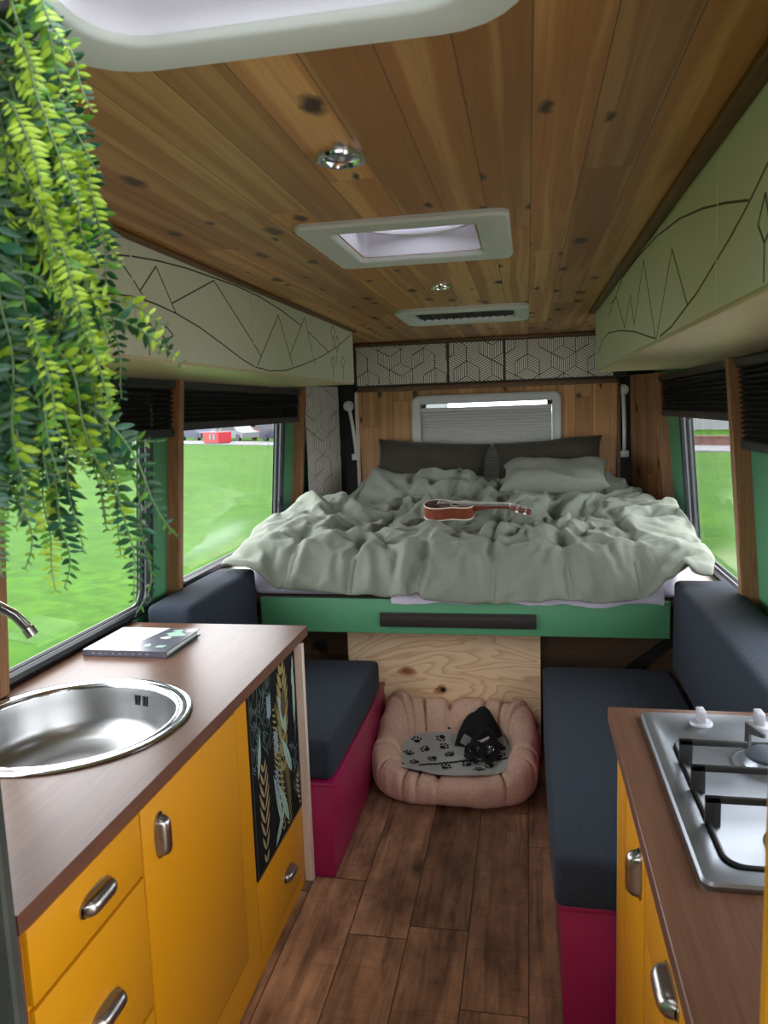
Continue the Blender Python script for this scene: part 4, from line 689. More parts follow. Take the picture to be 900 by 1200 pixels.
[-1,-3,1,3,1,-3,1,-1,0,-1,2,-11,3,12,4,-6,1,1,-3,0,-1,1,0,1,-2,0,-5,1,4,-1,0,1,1,0,-1,4,-2,-1,0,3,-13,9,0,2,-11,11,-6,2,2,0,3,1,-4,1,0,8,-11,6,-4,-3,1,3,5,-6,0,5,-4,3,-2,0,-3,3,-6,3,13,-10,0,-2,8,-10,1,1,6,-2,0,4,-3,-8,2,2,-1,-2,-2,3,2,0,0,1,0,2,-4,0,0,1],
[-1,0,1,0,-1,1,0,-5,1,2,-10,9,4,0,-8,14,-9,0,3,-1,-1,0,2,-1,2,-4,5,-1,1,-5,5,-4,0,2,3,-3,-3,2,0,-3,3,2,1,-1,-10,3,4,0,0,0,1,0,3,-3,-1,-6,4,1,1,2,-1,0,1,1,0,3,-10,10,-4,1,-4,-8,12,-8,11,2,-2,2,-5,4,-9,-1,-1,6,1,-2,11,-10,-2,1,-5,1,3,-1,2,-1,0,-2,1,1,0,0,-2,2],
[-1,-1,1,1,-1,1,-9,6,1,-7,9,1,-1,-10,11,-2,6,-1,-4,1,0,-2,0,0,1,2,-4,4,-3,0,5,-2,-1,0,-2,-2,-1,2,2,-8,8,-1,-4,-5,15,-5,4,-1,-4,1,0,-1,1,-2,1,-5,7,1,-8,3,2,-3,1,10,-3,-4,5,-4,-2,-2,0,3,0,2,5,-2,1,-8,9,-6,-1,-1,-1,0,-2,10,-2,2,-14,12,-1,2,0,-4,-2,0,0,3,-2,0,-3,1,1,0],
[0,3,-2,-1,-1,-8,8,0,0,3,-1,-1,-8,10,0,-9,3,4,3,-3,-2,3,0,0,-5,0,3,-2,4,-4,0,8,-2,-1,-6,0,4,-2,-2,8,-3,2,3,0,-6,3,-7,-1,3,1,0,1,-4,4,-6,9,-9,1,7,-3,1,1,0,0,4,-6,2,-5,0,2,4,4,-5,5,-7,1,3,4,-6,7,-7,-1,0,-2,-1,0,8,7,-6,-7,7,1,-12,3,2,2,2,2,1,-8,5,-4,-1,0],
[-1,3,-1,-3,-5,7,-2,1,-1,2,-4,-2,8,1,-3,-6,5,-4,2,2,1,0,0,-4,4,3,-1,-3,2,0,1,-2,3,-9,8,2,-1,-9,2,4,2,-3,2,-5,9,-11,6,-1,1,0,0,-3,0,1,2,0,1,-1,-2,6,-4,1,0,-3,4,4,-1,-2,4,-9,7,1,-9,1,-1,5,-6,8,-3,-1,3,-1,-2,-2,1,-1,-1,9,3,-1,-6,-8,8,0,0,-2,-1,0,-2,6,2,1,-11,4],
[5,-2,-6,-1,5,0,1,-2,-3,-1,4,3,-1,-1,-6,3,-2,4,-3,1,2,-3,-2,6,1,-1,3,2,-4,6,-10,3,1,4,0,-11,-1,3,0,-2,5,2,-10,10,0,1,1,-2,-2,-1,-2,2,2,-5,5,0,2,-4,1,-1,-1,1,-4,6,-4,0,7,7,-13,2,-2,0,4,-1,3,-3,3,-5,8,-7,0,1,0,0,-3,3,0,-4,13,-2,-11,6,2,-3,-3,3,-6,-1,7,2,-6,3,0,-3],
[-5,-4,6,5,-2,-4,0,3,5,2,0,1,-7,-10,3,6,1,-2,2,1,-1,6,-1,-4,0,1,-1,-2,0,-2,7,0,-1,4,-3,4,-10,1,-2,-1,1,0,10,-1,-5,2,-3,1,-4,2,3,-2,-1,8,-6,-1,3,1,2,-3,-7,-5,2,5,-2,6,1,-6,-9,12,2,2,1,-9,11,-9,0,4,-3,0,-3,-1,-2,7,5,-4,1,4,-4,-4,9,-15,0,6,6,-6,4,2,-1,-6,1,-2,-3,4],
[1,3,-1,-4,1,3,0,-3,-2,-3,0,0,8,10,-5,-6,2,-5,1,-1,1,-4,-1,3,1,0,2,3,2,-5,1,-4,-6,1,6,12,8,-5,-9,-6,1,-1,-2,-2,7,0,1,0,5,-2,-6,0,3,-3,9,-6,0,3,0,-18,9,6,2,-11,2,-1,2,6,8,-8,-5,2,-16,19,-9,3,0,-4,3,5,0,0,3,-6,-3,0,-3,-3,6,9,7,5,-9,-6,0,0,-4,0,-3,4,6,-1,6,-12],
[1,-1,0,1,0,0,-1,0,-1,3,-2,0,-1,-8,11,7,-10,7,-6,0,0,1,2,0,-1,0,-2,-1,-3,6,2,-4,3,-1,-11,1,9,13,-8,0,-2,-5,0,3,-5,4,1,2,-6,-1,5,3,-1,-3,-4,8,-2,0,-11,19,-5,-5,0,-1,-2,-11,7,-2,14,-4,1,-5,0,0,-2,6,-4,1,-2,-3,4,-1,0,0,0,1,0,1,-2,5,-8,11,5,-1,-10,4,3,-4,-1,-1,-6,7,2,5],
[2,0,0,0,0,0,1,0,-3,0,4,-9,-1,6,-5,-1,4,-1,5,-2,-2,3,2,0,-1,-1,-1,2,2,-1,-5,8,-1,-13,11,-9,-6,1,27,2,-14,3,1,0,-8,2,-2,-1,3,-5,2,-2,-2,0,1,2,3,-2,6,4,-1,1,-7,-3,2,6,-7,-1,-8,6,-2,2,1,1,-3,1,7,-6,3,-2,-4,4,-2,2,1,-1,-1,-1,8,-10,5,-7,8,4,4,-6,-1,-1,2,-3,3,-4,1,1],
[7,-2,-2,-1,0,-1,0,0,4,-3,-1,-3,1,-8,5,4,-1,0,1,1,2,-4,1,-1,1,1,1,1,-6,4,-3,2,-11,14,-3,7,1,-7,-9,-1,11,2,-2,-10,5,2,-1,2,0,5,-10,0,1,3,1,0,1,-2,6,-3,-3,0,3,5,-9,9,-8,-5,5,-1,0,1,4,-4,-1,1,-1,7,-10,3,2,1,3,-1,-7,0,3,6,-4,-2,2,-2,1,2,3,4,0,-2,-9,4,2,-1,-4,2],
[-1,0,2,0,2,0,-1,0,-4,2,-5,8,2,-2,-2,-7,5,1,0,2,-3,1,-1,1,0,-1,1,-1,3,-11,9,-8,14,-2,0,-2,-1,4,-4,1,5,1,-4,7,-20,7,3,0,0,-3,8,-4,2,0,-1,-1,-9,0,-1,-1,8,2,3,-1,-6,-4,6,1,0,-1,2,-9,10,-3,0,0,-2,2,5,0,-3,-1,1,-1,0,-1,1,-2,-6,7,-2,8,-4,-1,0,2,1,-4,7,0,-5,-2,-1,4],
[1,2,0,0,-4,1,2,-1,-3,1,1,3,-3,1,-1,-1,0,1,1,-5,3,0,1,1,-3,1,-1,0,5,5,-6,2,-1,1,0,-1,4,-8,1,3,-2,0,5,-13,21,-11,0,0,-4,3,-7,3,-3,0,2,-6,12,-5,1,4,-3,0,1,-9,10,0,1,-6,-1,3,1,4,-3,-2,1,-2,3,-4,1,1,3,-3,-1,-3,6,2,-1,-2,-2,4,-3,0,1,4,-2,-3,2,5,-3,-7,2,-1,2,0],
[2,1,-1,0,-1,0,0,-5,5,-5,5,0,0,2,-1,-4,3,-1,-4,4,-1,0,1,-3,2,1,0,0,3,10,-7,0,-2,0,-2,-1,-6,5,4,-1,-3,2,-2,12,-11,3,-1,-3,4,1,0,3,-8,-2,1,-1,0,10,-6,2,-4,-7,-2,8,4,-3,-4,1,1,0,-4,-3,7,-1,4,0,-5,1,2,0,-5,3,1,5,1,-2,1,-4,4,-6,5,-2,2,-2,2,1,-6,2,-2,3,-1,-2,2,-4],
[3,0,0,-7,5,0,0,5,-5,3,-3,-1,1,6,-5,0,-3,0,1,-1,1,0,-1,0,2,0,0,0,1,3,-3,0,3,1,-3,-5,5,1,-3,0,-1,-4,1,2,7,-1,-1,2,0,-6,8,-10,9,3,-9,4,-3,2,-6,-3,1,7,-3,-2,2,-2,1,1,-1,1,1,-1,-2,0,2,-5,3,0,0,-8,10,3,0,-1,-1,2,-1,3,-8,6,-1,2,-1,1,0,-9,4,-1,7,-2,2,-5,0,-3],
[2,0,1,-2,0,0,1,0,4,-6,2,-4,-1,4,-3,8,-5,-3,2,1,0,-1,-3,3,0,1,1,-3,-2,-5,6,4,1,-4,3,6,-7,1,0,-1,1,-2,-1,2,5,-2,0,0,2,-2,-3,10,-2,-4,4,-7,1,-6,11,-3,-3,-13,6,4,-2,3,0,0,0,0,-8,7,-1,2,-4,2,0,0,-8,12,0,0,0,1,-3,1,1,-8,13,-5,1,1,-2,-1,2,-2,2,-2,-2,4,1,-3,2,-12],
[3,1,-9,6,-3,0,0,3,3,-3,1,3,-3,1,0,6,-10,2,0,-1,0,-2,2,0,1,-2,-1,3,-2,-10,10,1,-1,5,2,-10,5,0,0,1,-3,3,-1,0,-1,1,3,-1,-2,6,-5,-1,2,1,-5,4,0,5,-13,9,1,-9,4,-1,-1,-1,1,0,1,-9,12,-1,-3,0,4,1,-8,0,4,2,0,-2,0,0,2,-1,1,1,0,-2,0,0,3,-2,2,-1,-1,1,-6,7,-1,4,-9,2],
[3,-2,8,0,-7,0,-3,2,0,6,-6,2,0,-1,4,2,-6,-3,1,0,-2,0,1,2,-1,0,1,0,-1,1,-2,2,2,-1,1,2,1,-4,0,0,3,-1,-1,0,-3,5,0,2,2,-8,6,-7,-4,1,5,2,-1,-10,8,-3,1,1,-4,0,2,0,1,4,-5,6,-4,0,-2,3,-6,4,-2,-2,6,-1,-1,1,1,0,2,-3,-4,8,-9,7,1,-1,2,-2,0,1,-5,-1,6,-8,2,-3,-4,13],
[4,2,-9,2,9,-4,-5,-4,2,3,4,-2,2,-6,6,2,-6,0,-2,1,-4,3,3,-1,0,1,0,0,0,-1,3,1,-3,-2,-1,9,-4,2,-1,0,-1,-4,3,2,7,-10,-1,1,-8,6,1,7,-4,-1,1,2,-3,3,1,-16,7,4,1,-2,0,1,-1,3,-7,1,3,-3,4,0,-7,2,2,-3,3,1,0,0,1,-2,-2,4,4,-4,-4,4,2,1,-1,2,-6,6,-1,-3,-4,2,-3,3,4,-1],
[4,-7,6,0,1,-2,8,-4,-3,0,-3,-1,0,2,-1,-4,12,-7,0,-5,7,1,-1,0,-1,-1,0,0,1,6,-8,-1,-1,1,0,1,2,0,1,-1,-1,4,-4,-3,0,5,1,-3,-2,2,-1,-1,9,-12,-4,0,2,3,-7,13,-3,0,-1,3,-4,-3,3,-3,9,-5,-4,1,2,0,0,-3,6,-1,-2,1,1,1,-3,2,-1,0,-4,3,6,-3,-2,-1,-3,-3,2,3,2,1,-1,1,1,6,-1,-6],
[3,0,1,1,1,6,-6,4,1,-1,0,-1,-1,-4,-2,-3,4,-3,-1,3,1,1,-1,-1,0,1,3,-1,-2,1,-2,-4,2,2,0,-1,-1,1,-2,1,1,0,4,1,-13,3,0,-6,15,2,-11,0,-2,10,-7,0,-1,-8,13,-3,-9,11,0,2,3,2,-9,-2,0,-1,0,2,1,-3,3,1,-3,4,1,0,-1,0,0,0,-1,3,0,-2,4,-2,1,0,-11,0,1,3,0,1,2,1,2,-6,5,-1],
[2,6,0,-2,-2,2,4,0,-1,0,1,-1,-1,2,1,-14,-5,12,-3,3,-1,-1,1,-1,1,2,-2,1,-1,-2,3,-5,0,0,1,-2,3,-3,3,-5,-1,0,-4,-1,13,-5,-2,8,-6,-5,1,1,-2,1,9,0,0,1,-7,2,0,0,0,-1,-3,2,9,-11,2,2,3,-2,-4,1,5,-4,5,-1,-3,-3,2,0,2,-1,5,-2,2,2,-2,-4,0,-2,5,-12,0,6,0,3,1,-2,-1,-4,0,5]]
DUVET_Y = [
[49,0,1,2,1,0,2,4,5,7,7,7,4,2,6,-5,-2,10,4,-2,-2,-3,-2,-1,-3,1,1,-2,-1,0,2,2,-1,-3,9,5,-3,-5,-9,-14,-3,7,3,9,-8,-3,-2,3,1,2,3,4,2,3,5,1,1,2,0,-3,-6,0,-5,-3,-1,-1,3,3,1,-6,-7,-4,0,0,-1,-7,6,7,2,1,4,0,-3,1,-1,0,-2,-3,-2,-1,-1,-3,-4,-3,2,1,1,-4,-4,0,-1,-2,-2,-3],
[12,-1,0,-2,0,2,-1,-3,-2,-1,0,0,2,-11,-5,17,-8,-7,2,-2,-1,2,2,1,7,-6,-1,3,4,10,-10,-1,-4,2,-3,3,-3,4,-2,7,-6,-6,8,-9,20,-15,0,-3,0,2,5,-3,0,4,-7,-3,-1,-5,0,13,-4,-1,12,3,-1,-4,-3,2,-1,-2,3,-3,-1,1,11,-5,-3,-2,4,2,-3,-1,0,-7,4,-3,0,4,14,-10,-3,6,1,-2,-3,4,-6,5,4,-3,0,2,-1,0],
[12,0,-1,1,0,-1,0,1,-3,0,0,0,-13,12,-5,-4,0,2,-9,5,4,5,2,-5,-7,9,3,-2,-1,0,-1,-5,6,-6,-1,1,0,1,2,2,-2,3,-1,8,-15,2,3,7,-6,-3,-4,6,-1,-4,6,1,-1,2,0,-4,2,-2,-7,7,-2,7,-3,0,1,0,-4,2,4,1,-4,8,-9,-1,-1,4,0,0,-3,-1,1,2,0,2,0,6,0,-4,1,1,3,-4,4,0,0,0,-2,1,0,-1],
[12,-1,0,0,0,0,1,-2,-1,0,1,-11,12,-10,8,-4,0,-8,5,2,3,-1,0,1,-2,-1,2,-2,1,0,2,0,-4,-1,2,-7,9,-8,10,-4,-1,2,0,-8,7,0,-2,3,0,-3,-1,-4,6,-3,-1,4,0,-2,2,2,4,1,0,-12,2,-1,5,0,0,2,0,-1,-1,1,1,-3,4,1,-4,-2,4,-5,-1,2,-1,3,2,-1,1,0,3,0,1,0,0,-1,2,-1,1,0,1,-3,0,3],
[12,1,-1,0,0,1,-2,0,-1,0,-7,7,-10,5,1,-1,3,-4,3,1,-2,0,-2,1,1,2,-3,-1,1,-1,-2,4,0,1,0,0,-4,2,2,0,-3,1,0,4,-3,2,-2,0,1,0,1,-4,-4,4,4,-7,3,-2,3,-1,-4,0,4,6,-3,-4,3,-3,2,2,2,-2,0,2,-2,-1,2,-1,-2,2,-4,2,1,-2,1,2,-3,2,-1,4,0,-4,3,1,-5,6,0,1,-1,-3,4,0,1,-1],
[12,0,1,-2,1,0,0,-1,-1,-3,3,-4,-2,3,-4,4,-3,3,-2,1,0,-2,1,0,1,1,-2,-1,1,0,-1,2,-1,2,0,-4,-2,5,1,-1,1,1,-5,5,-2,3,-3,-1,5,-2,-1,-1,-3,5,-5,0,1,-1,0,1,-1,3,-6,1,9,-3,-5,5,-5,0,5,1,1,-2,0,0,0,0,-1,0,-4,3,-1,2,0,1,-3,2,1,-5,3,5,-8,7,-3,-2,4,1,-5,6,-5,6,0,0],
[12,0,-1,1,-7,3,2,-1,2,-2,-8,5,0,-2,2,2,-2,0,2,-2,0,-1,-2,3,0,1,-5,2,1,-1,1,0,0,4,-1,-3,2,-1,1,0,1,-1,2,-2,0,2,-4,-1,4,0,-1,-1,0,0,-5,3,-1,1,-3,3,0,1,0,-2,1,6,-5,-1,-3,8,-3,1,1,1,-3,1,1,-1,-1,0,-3,0,2,3,3,-9,9,-5,0,-1,-4,6,3,-4,3,-6,2,2,2,0,-1,-2,6,-1],
[12,0,-1,-5,3,-4,0,-3,8,-5,1,0,-1,0,3,-4,6,-3,0,-1,-1,1,1,-2,2,-1,-2,2,-6,4,1,1,-1,2,-1,0,0,1,0,0,1,0,-4,2,2,0,-1,2,-3,2,-6,5,-1,0,-2,0,0,-1,0,0,3,-4,6,-4,-3,6,0,-3,2,1,-2,3,1,-4,2,1,1,-3,0,-2,-1,-1,3,3,0,0,1,-2,-2,1,-1,-2,4,2,3,0,-9,4,1,2,1,-2,-3,5],
[12,-1,-4,2,2,-1,-4,4,-6,4,-1,-2,2,1,-1,0,2,0,-1,-1,-1,-2,2,0,0,0,0,6,-2,-6,3,-1,-1,5,-3,0,-1,1,0,1,1,-2,-1,-2,2,2,0,-2,-4,-1,2,-1,4,0,-2,4,-7,3,-2,0,0,6,-5,5,-4,-2,8,-8,4,1,3,-1,-1,2,-1,-1,0,-4,6,-4,0,3,-3,3,-1,0,1,0,-5,-1,3,-2,4,-3,5,1,-1,-5,6,-3,3,0,0,0],
[12,-2,2,0,-2,0,1,0,0,-2,0,-3,6,0,-5,2,-1,1,-1,-1,-1,3,-3,2,3,-8,6,-3,8,-13,5,-2,4,0,-2,-1,0,2,0,0,1,-1,2,-4,4,0,2,-4,2,-1,4,-2,-4,-1,0,0,1,-2,5,-3,3,-1,-2,-1,3,-4,2,2,-1,-1,4,-1,-1,1,-1,1,-1,0,0,-6,5,2,1,2,-4,1,0,-1,-1,5,-1,-1,-3,4,-5,5,1,0,-3,3,0,0,0,0],
[12,-1,0,-1,1,1,-1,2,-3,1,1,-1,1,-1,-1,-6,5,0,-3,2,2,-1,0,2,1,0,-1,-4,1,-2,2,-6,5,1,-4,4,4,-3,-5,-1,5,0,0,3,-1,-1,1,-3,0,1,2,0,-3,-3,6,-9,3,5,1,-1,1,-1,0,1,-3,2,-5,8,-2,-5,4,0,-1,2,-2,1,-1,0,-1,1,4,-5,5,-1,-6,4,1,-1,2,0,0,0,-1,0,0,-1,3,-1,1,-3,2,0,0,0],
[10,2,-1,1,-1,0,0,0,1,0,0,0,-2,2,-2,-4,3,3,0,-1,-1,-1,2,0,-6,5,1,0,-6,10,-6,4,1,-9,4,2,1,0,-8,5,1,1,1,-5,2,-1,0,-2,-1,3,-4,6,0,-8,2,7,-1,0,0,0,0,-1,1,2,-2,-1,1,-1,2,-1,0,2,-3,0,1,0,-3,5,-6,6,-1,-1,1,-1,-1,0,0,1,0,-2,3,1,-1,-1,2,0,-1,1,-1,1,-1,1,0,0],
[12,-1,0,1,0,-3,2,-1,1,1,1,-1,-1,-1,2,2,-3,2,-1,-1,0,-1,0,0,0,0,-1,2,-1,2,-1,1,-5,5,0,-1,0,-3,4,0,-1,-1,-2,-1,2,-3,3,2,0,0,-4,-5,9,-1,1,0,-1,1,0,-2,-1,0,2,-4,5,0,-1,-3,4,0,-1,1,-1,-1,-2,2,4,-6,4,0,0,1,-1,-1,0,0,0,1,1,-2,-1,2,0,1,0,-1,1,-1,1,-3,2,0,0,0],
[11,-1,1,0,-1,0,-2,4,0,-1,-1,-1,3,0,0,-1,0,0,1,-1,0,0,-1,-2,4,-5,4,-1,1,-1,3,-2,1,-4,0,4,-4,3,2,0,1,-2,-4,-2,3,2,-1,0,1,-2,3,-2,-3,4,1,-3,4,1,-1,-3,0,1,1,-1,0,0,0,-1,-2,4,-5,5,-1,-2,0,3,-5,5,0,0,-2,2,-3,-3,5,0,-1,1,-6,7,1,-3,2,1,-1,1,0,-1,-1,0,-1,1,1,-1],
[10,0,-1,3,-2,1,0,-6,7,1,-8,6,0,0,0,1,0,-2,1,2,-3,1,0,0,-2,1,0,-1,2,0,-1,2,-1,1,-1,-1,3,-1,-2,3,2,-3,-2,1,-8,3,6,-2,1,1,-1,6,-1,0,-1,2,-2,-2,-2,0,0,1,-1,1,-2,1,-2,1,2,-5,4,-2,3,-1,-1,1,-1,-2,3,-1,-1,3,0,1,-2,2,0,-4,-2,5,-1,1,-1,-3,0,3,0,1,1,-1,-2,2,-1,-1],
[8,-1,4,-3,4,-4,1,4,-14,-2,15,3,0,-3,0,0,-1,3,-2,-2,3,0,-1,2,-3,0,-3,6,-3,1,2,-4,1,-2,-1,2,6,-2,-2,2,0,-2,0,-2,-7,9,2,0,2,-1,0,-5,-2,2,-2,2,2,-1,4,-10,7,0,4,-6,2,-3,2,-1,-1,2,1,-1,3,-4,-1,0,3,1,-6,1,3,-3,6,-1,2,-6,-9,9,1,-1,5,-2,-1,3,-2,-8,1,-3,-2,9,3,-3,1,1],
[10,2,-1,2,-3,2,-3,-4,9,0,-2,-12,1,5,3,3,0,-4,1,-1,2,2,0,-2,3,-2,1,-5,3,6,-8,1,-1,4,1,-7,-12,10,8,-7,1,6,2,1,-4,-1,-2,3,-7,3,5,-3,3,-3,1,-2,0,3,-5,-1,6,-12,-2,16,-4,3,-2,2,-3,3,-9,6,-2,6,3,-6,-1,-2,6,-5,2,1,-5,-2,6,3,3,-5,-4,4,-5,3,2,-7,5,4,0,2,-1,-1,-7,7,-4,-1],
[9,0,1,-3,3,-1,2,0,-5,1,3,2,-2,0,0,5,-6,2,0,0,-1,-2,-2,5,0,2,-1,4,-2,0,-4,3,1,-3,-5,5,0,-7,0,8,0,-6,3,-3,11,-8,2,-4,4,0,-1,2,-1,-1,1,1,-1,0,-3,7,-7,6,-2,-7,5,1,1,1,0,-4,3,-6,5,1,2,-2,-4,4,0,-1,-1,-5,5,0,-1,0,-1,2,6,-6,4,-3,-4,6,-1,0,0,-1,1,-7,5,0,1,0],
[10,-2,-1,5,-2,0,1,0,0,-2,-5,8,-3,2,1,-3,1,2,-2,1,0,1,2,-10,8,-1,0,-6,1,-5,7,3,-3,2,2,-1,0,1,0,-1,0,1,-3,6,-6,5,-6,3,1,5,-5,1,-3,2,-2,1,1,-3,-4,10,-7,4,0,0,0,-4,4,0,0,1,1,-2,-6,-1,9,-6,5,-1,-1,1,-3,3,-4,4,-2,-1,3,-1,1,-1,0,-3,4,-1,-1,0,2,0,-5,5,-1,-3,3,1],
[9,1,-1,-4,0,6,-3,3,1,0,-1,-1,2,-5,0,2,-1,0,4,1,-1,0,-3,5,-8,8,1,0,-5,-10,11,-2,1,1,-1,-6,6,0,0,2,0,0,1,-1,-1,-2,4,0,2,-5,3,0,-1,0,-1,-3,0,2,2,2,-3,-1,1,-2,-1,5,-1,0,-1,1,-1,0,0,1,-1,-7,4,3,-2,-1,3,-2,1,1,-1,2,0,-3,7,-7,0,1,1,1,0,0,-2,-4,6,-3,3,-2,0,1],
[9,1,0,0,1,-5,5,-2,3,0,0,-1,1,-3,-4,4,1,2,-1,-3,3,-2,2,0,0,-7,3,4,-2,1,2,-1,1,-3,-1,4,-2,1,0,-1,-1,3,-1,-3,3,4,0,-1,-1,-1,-1,0,0,0,1,-1,1,-5,5,-3,2,2,-1,-1,0,0,0,0,1,-1,1,1,-4,-8,-8,20,1,-2,-2,1,-6,6,0,-2,2,0,-1,0,-3,2,-5,8,-2,1,0,-3,-1,4,-2,3,-1,-2,0,2],
[10,0,-1,2,-1,2,-2,1,0,0,0,0,0,1,0,-5,2,-1,1,1,0,0,2,-1,-2,2,-1,-2,2,6,-5,1,0,-3,2,1,1,0,-2,1,4,0,0,1,-8,3,0,0,-2,1,0,-2,3,-1,0,1,-3,6,-2,1,0,-1,3,-1,-2,-2,0,-1,0,1,0,0,1,0,-13,15,-3,-1,1,0,1,-2,-1,2,0,1,-1,0,-4,6,-2,-2,1,0,-3,4,-1,-2,3,-1,0,0,2,-1],
[10,0,2,-3,2,0,0,-1,-1,3,-1,-1,1,1,0,-4,4,-1,0,1,-3,3,0,0,0,0,0,0,3,-4,-1,0,0,4,-1,-1,0,1,6,-5,-1,-1,2,-1,1,-1,-2,-3,4,1,-2,-2,0,3,1,2,1,0,3,-3,2,-2,-7,4,0,-2,-1,0,1,-5,3,1,-4,-2,8,-4,3,-1,-8,9,0,0,-2,0,-3,-5,8,2,-2,2,0,-1,2,-3,3,-2,-2,3,0,0,0,1,-4,1],
[10,1,-1,1,0,0,0,0,0,1,0,-1,0,0,1,0,0,0,-2,1,-1,1,1,0,2,-2,-2,1,-1,-2,4,-1,0,-3,4,0,0,-1,-3,5,-1,0,-3,3,3,-2,0,2,-5,-4,5,-2,0,3,-1,-1,2,1,-1,-1,1,2,-1,-1,0,-2,0,1,-2,1,0,1,0,-1,3,-4,2,-1,-1,-8,9,1,0,-1,1,-1,-3,3,1,-1,1,0,-2,2,0,-3,3,0,0,1,0,0,1,-5],
[11,0,1,-1,0,0,0,1,-1,-1,1,0,-1,1,1,-1,2,-1,0,-1,1,-1,-3,3,1,1,-1,-1,0,1,-2,1,-1,3,-3,2,0,1,-8,0,1,2,3,-2,5,-4,1,0,1,-1,-5,7,0,-2,0,2,-1,-1,0,-4,7,-10,6,-1,2,-1,0,0,1,2,-4,1,1,3,0,-1,-1,2,1,-4,-6,-1,5,1,2,-1,-1,1,1,0,-1,0,1,-2,-2,3,0,1,0,-3,-1,2,1,-1],
[11,0,0,0,0,1,-1,0,1,-1,0,1,-2,1,1,0,-2,0,1,0,0,-2,3,0,1,-2,0,1,-1,0,0,0,-2,-1,5,-3,1,-6,5,1,0,-1,-1,4,1,-1,0,2,-1,0,-3,1,0,-2,2,-1,0,-1,4,-12,5,7,-3,0,-1,0,2,-4,3,-1,-1,-2,6,0,0,1,-2,5,0,-3,-2,-1,1,-4,-6,9,-1,0,3,-5,4,-2,0,0,1,0,1,0,-1,1,-1,-3,2,0],
[10,2,-1,0,0,-1,2,0,-2,1,1,-1,1,-1,2,-2,-1,1,-1,2,-1,1,0,-1,-3,3,0,0,0,0,1,-3,5,0,-1,-1,-3,2,-3,5,0,-1,0,1,-2,2,-1,-7,6,-6,6,-1,2,-1,0,0,2,-1,-3,6,-7,1,1,2,0,0,-5,4,-4,3,1,0,0,-1,7,-5,-3,1,11,-8,0,0,-4,3,0,-5,2,1,3,-4,0,3,-3,3,0,0,-1,1,-1,1,-1,0,0,0],
[12,-2,2,-1,1,-1,0,0,0,1,-1,1,1,1,-4,0,2,-1,1,-2,2,-2,-2,0,3,-2,1,3,-5,8,-8,1,-1,3,0,1,-1,-1,0,1,-5,6,0,-3,-4,7,-4,4,-9,9,1,0,-2,0,0,1,-4,5,-3,3,0,3,-4,-7,1,0,5,-2,3,0,0,-1,0,1,-8,1,3,-4,6,9,-5,1,-3,-2,2,0,0,2,-10,5,2,-2,1,0,1,0,1,-1,0,-2,2,0,0,0],
[11,1,-2,2,-1,-1,2,-1,1,-1,1,0,0,0,-3,8,-7,2,-1,1,-1,0,0,0,-1,2,-1,-5,7,-5,1,3,-2,1,0,0,0,0,-3,-6,9,-2,1,1,-1,0,2,-4,3,1,-1,-1,2,0,-3,2,0,0,-3,7,-4,-9,5,4,0,0,-1,1,-1,-1,2,-1,-3,2,-1,4,0,-5,3,4,2,1,0,-3,-1,0,0,-3,-3,5,-5,-1,6,-2,1,-1,0,-1,1,1,1,-1,-2,0],
[12,-1,2,-1,1,-1,-6,2,3,0,0,0,1,-1,2,-4,1,1,1,-1,0,0,1,0,0,-3,2,0,-1,-5,8,-3,1,-5,5,0,-1,0,1,-1,2,-2,-5,-1,5,2,1,-1,1,0,0,-1,0,4,1,-4,-1,0,1,1,-7,6,0,-2,-2,3,0,-1,-2,2,0,2,-5,6,2,-12,0,7,-7,10,-3,-5,8,2,-3,3,-4,0,2,-5,4,0,0,0,-1,-2,1,2,-1,0,0,-1,-5,2],
[10,0,0,3,-3,-1,5,-5,-2,4,3,1,-2,-1,-2,-4,4,2,-1,0,1,-1,-2,0,2,0,0,1,-1,1,-2,2,-2,1,-4,4,1,-2,2,-2,2,-2,-2,1,2,0,0,0,0,0,-2,4,-2,-4,1,5,-5,-6,7,-3,6,-3,1,1,1,0,0,0,-2,1,0,-4,4,-7,9,0,-4,-5,2,3,6,-2,-6,3,5,-4,3,-6,1,4,-1,0,-5,3,-4,4,-2,-1,4,-1,-1,2,1,0],
[12,0,2,-1,2,-3,-2,6,-2,-6,2,1,-1,1,0,-2,4,-1,1,2,-2,1,-1,-2,-2,4,-2,-1,1,3,-3,3,-2,-2,-6,1,7,3,0,-2,-10,-2,8,1,5,-13,3,5,-1,-1,3,-2,1,-1,0,-9,11,2,-5,-6,5,6,0,-3,0,3,-8,6,4,-6,1,1,1,4,1,-6,-1,2,-9,-8,12,11,3,-5,-1,1,-4,-2,6,-2,-3,-2,2,-4,5,-3,2,0,3,2,-6,5,-16,8],
[7,7,-7,-2,-3,10,2,-4,4,-1,2,-2,0,-5,5,-2,-1,-1,-5,-2,0,1,6,2,-2,-2,0,5,-2,4,-4,-6,7,0,3,0,-4,-1,1,6,-5,1,1,1,-9,9,-3,0,-2,1,0,-1,-1,3,-5,4,3,-4,0,-2,1,-2,-6,8,3,-8,12,-8,-2,6,1,-1,3,-7,-1,8,-4,-7,8,2,-3,1,2,-1,-3,2,-3,5,-1,-10,-1,11,-8,5,1,3,-2,-3,-14,-1,4,-6,20,-11],
[8,-3,8,-1,3,-2,-2,1,-4,5,-3,-5,5,3,-2,-3,-1,5,3,-1,0,1,-2,-1,0,-2,0,-4,5,1,-2,1,-5,5,-1,-2,1,2,0,-4,4,2,-4,3,2,-2,0,1,-1,0,-1,1,-1,-1,2,0,-8,6,-2,8,-9,6,1,-6,-2,8,-2,0,-1,1,-1,-2,2,2,-4,-3,9,-4,-6,4,-1,0,3,-1,3,-2,0,-1,-5,4,3,-8,7,-5,1,4,-1,-1,3,-2,1,-1,-3,3],
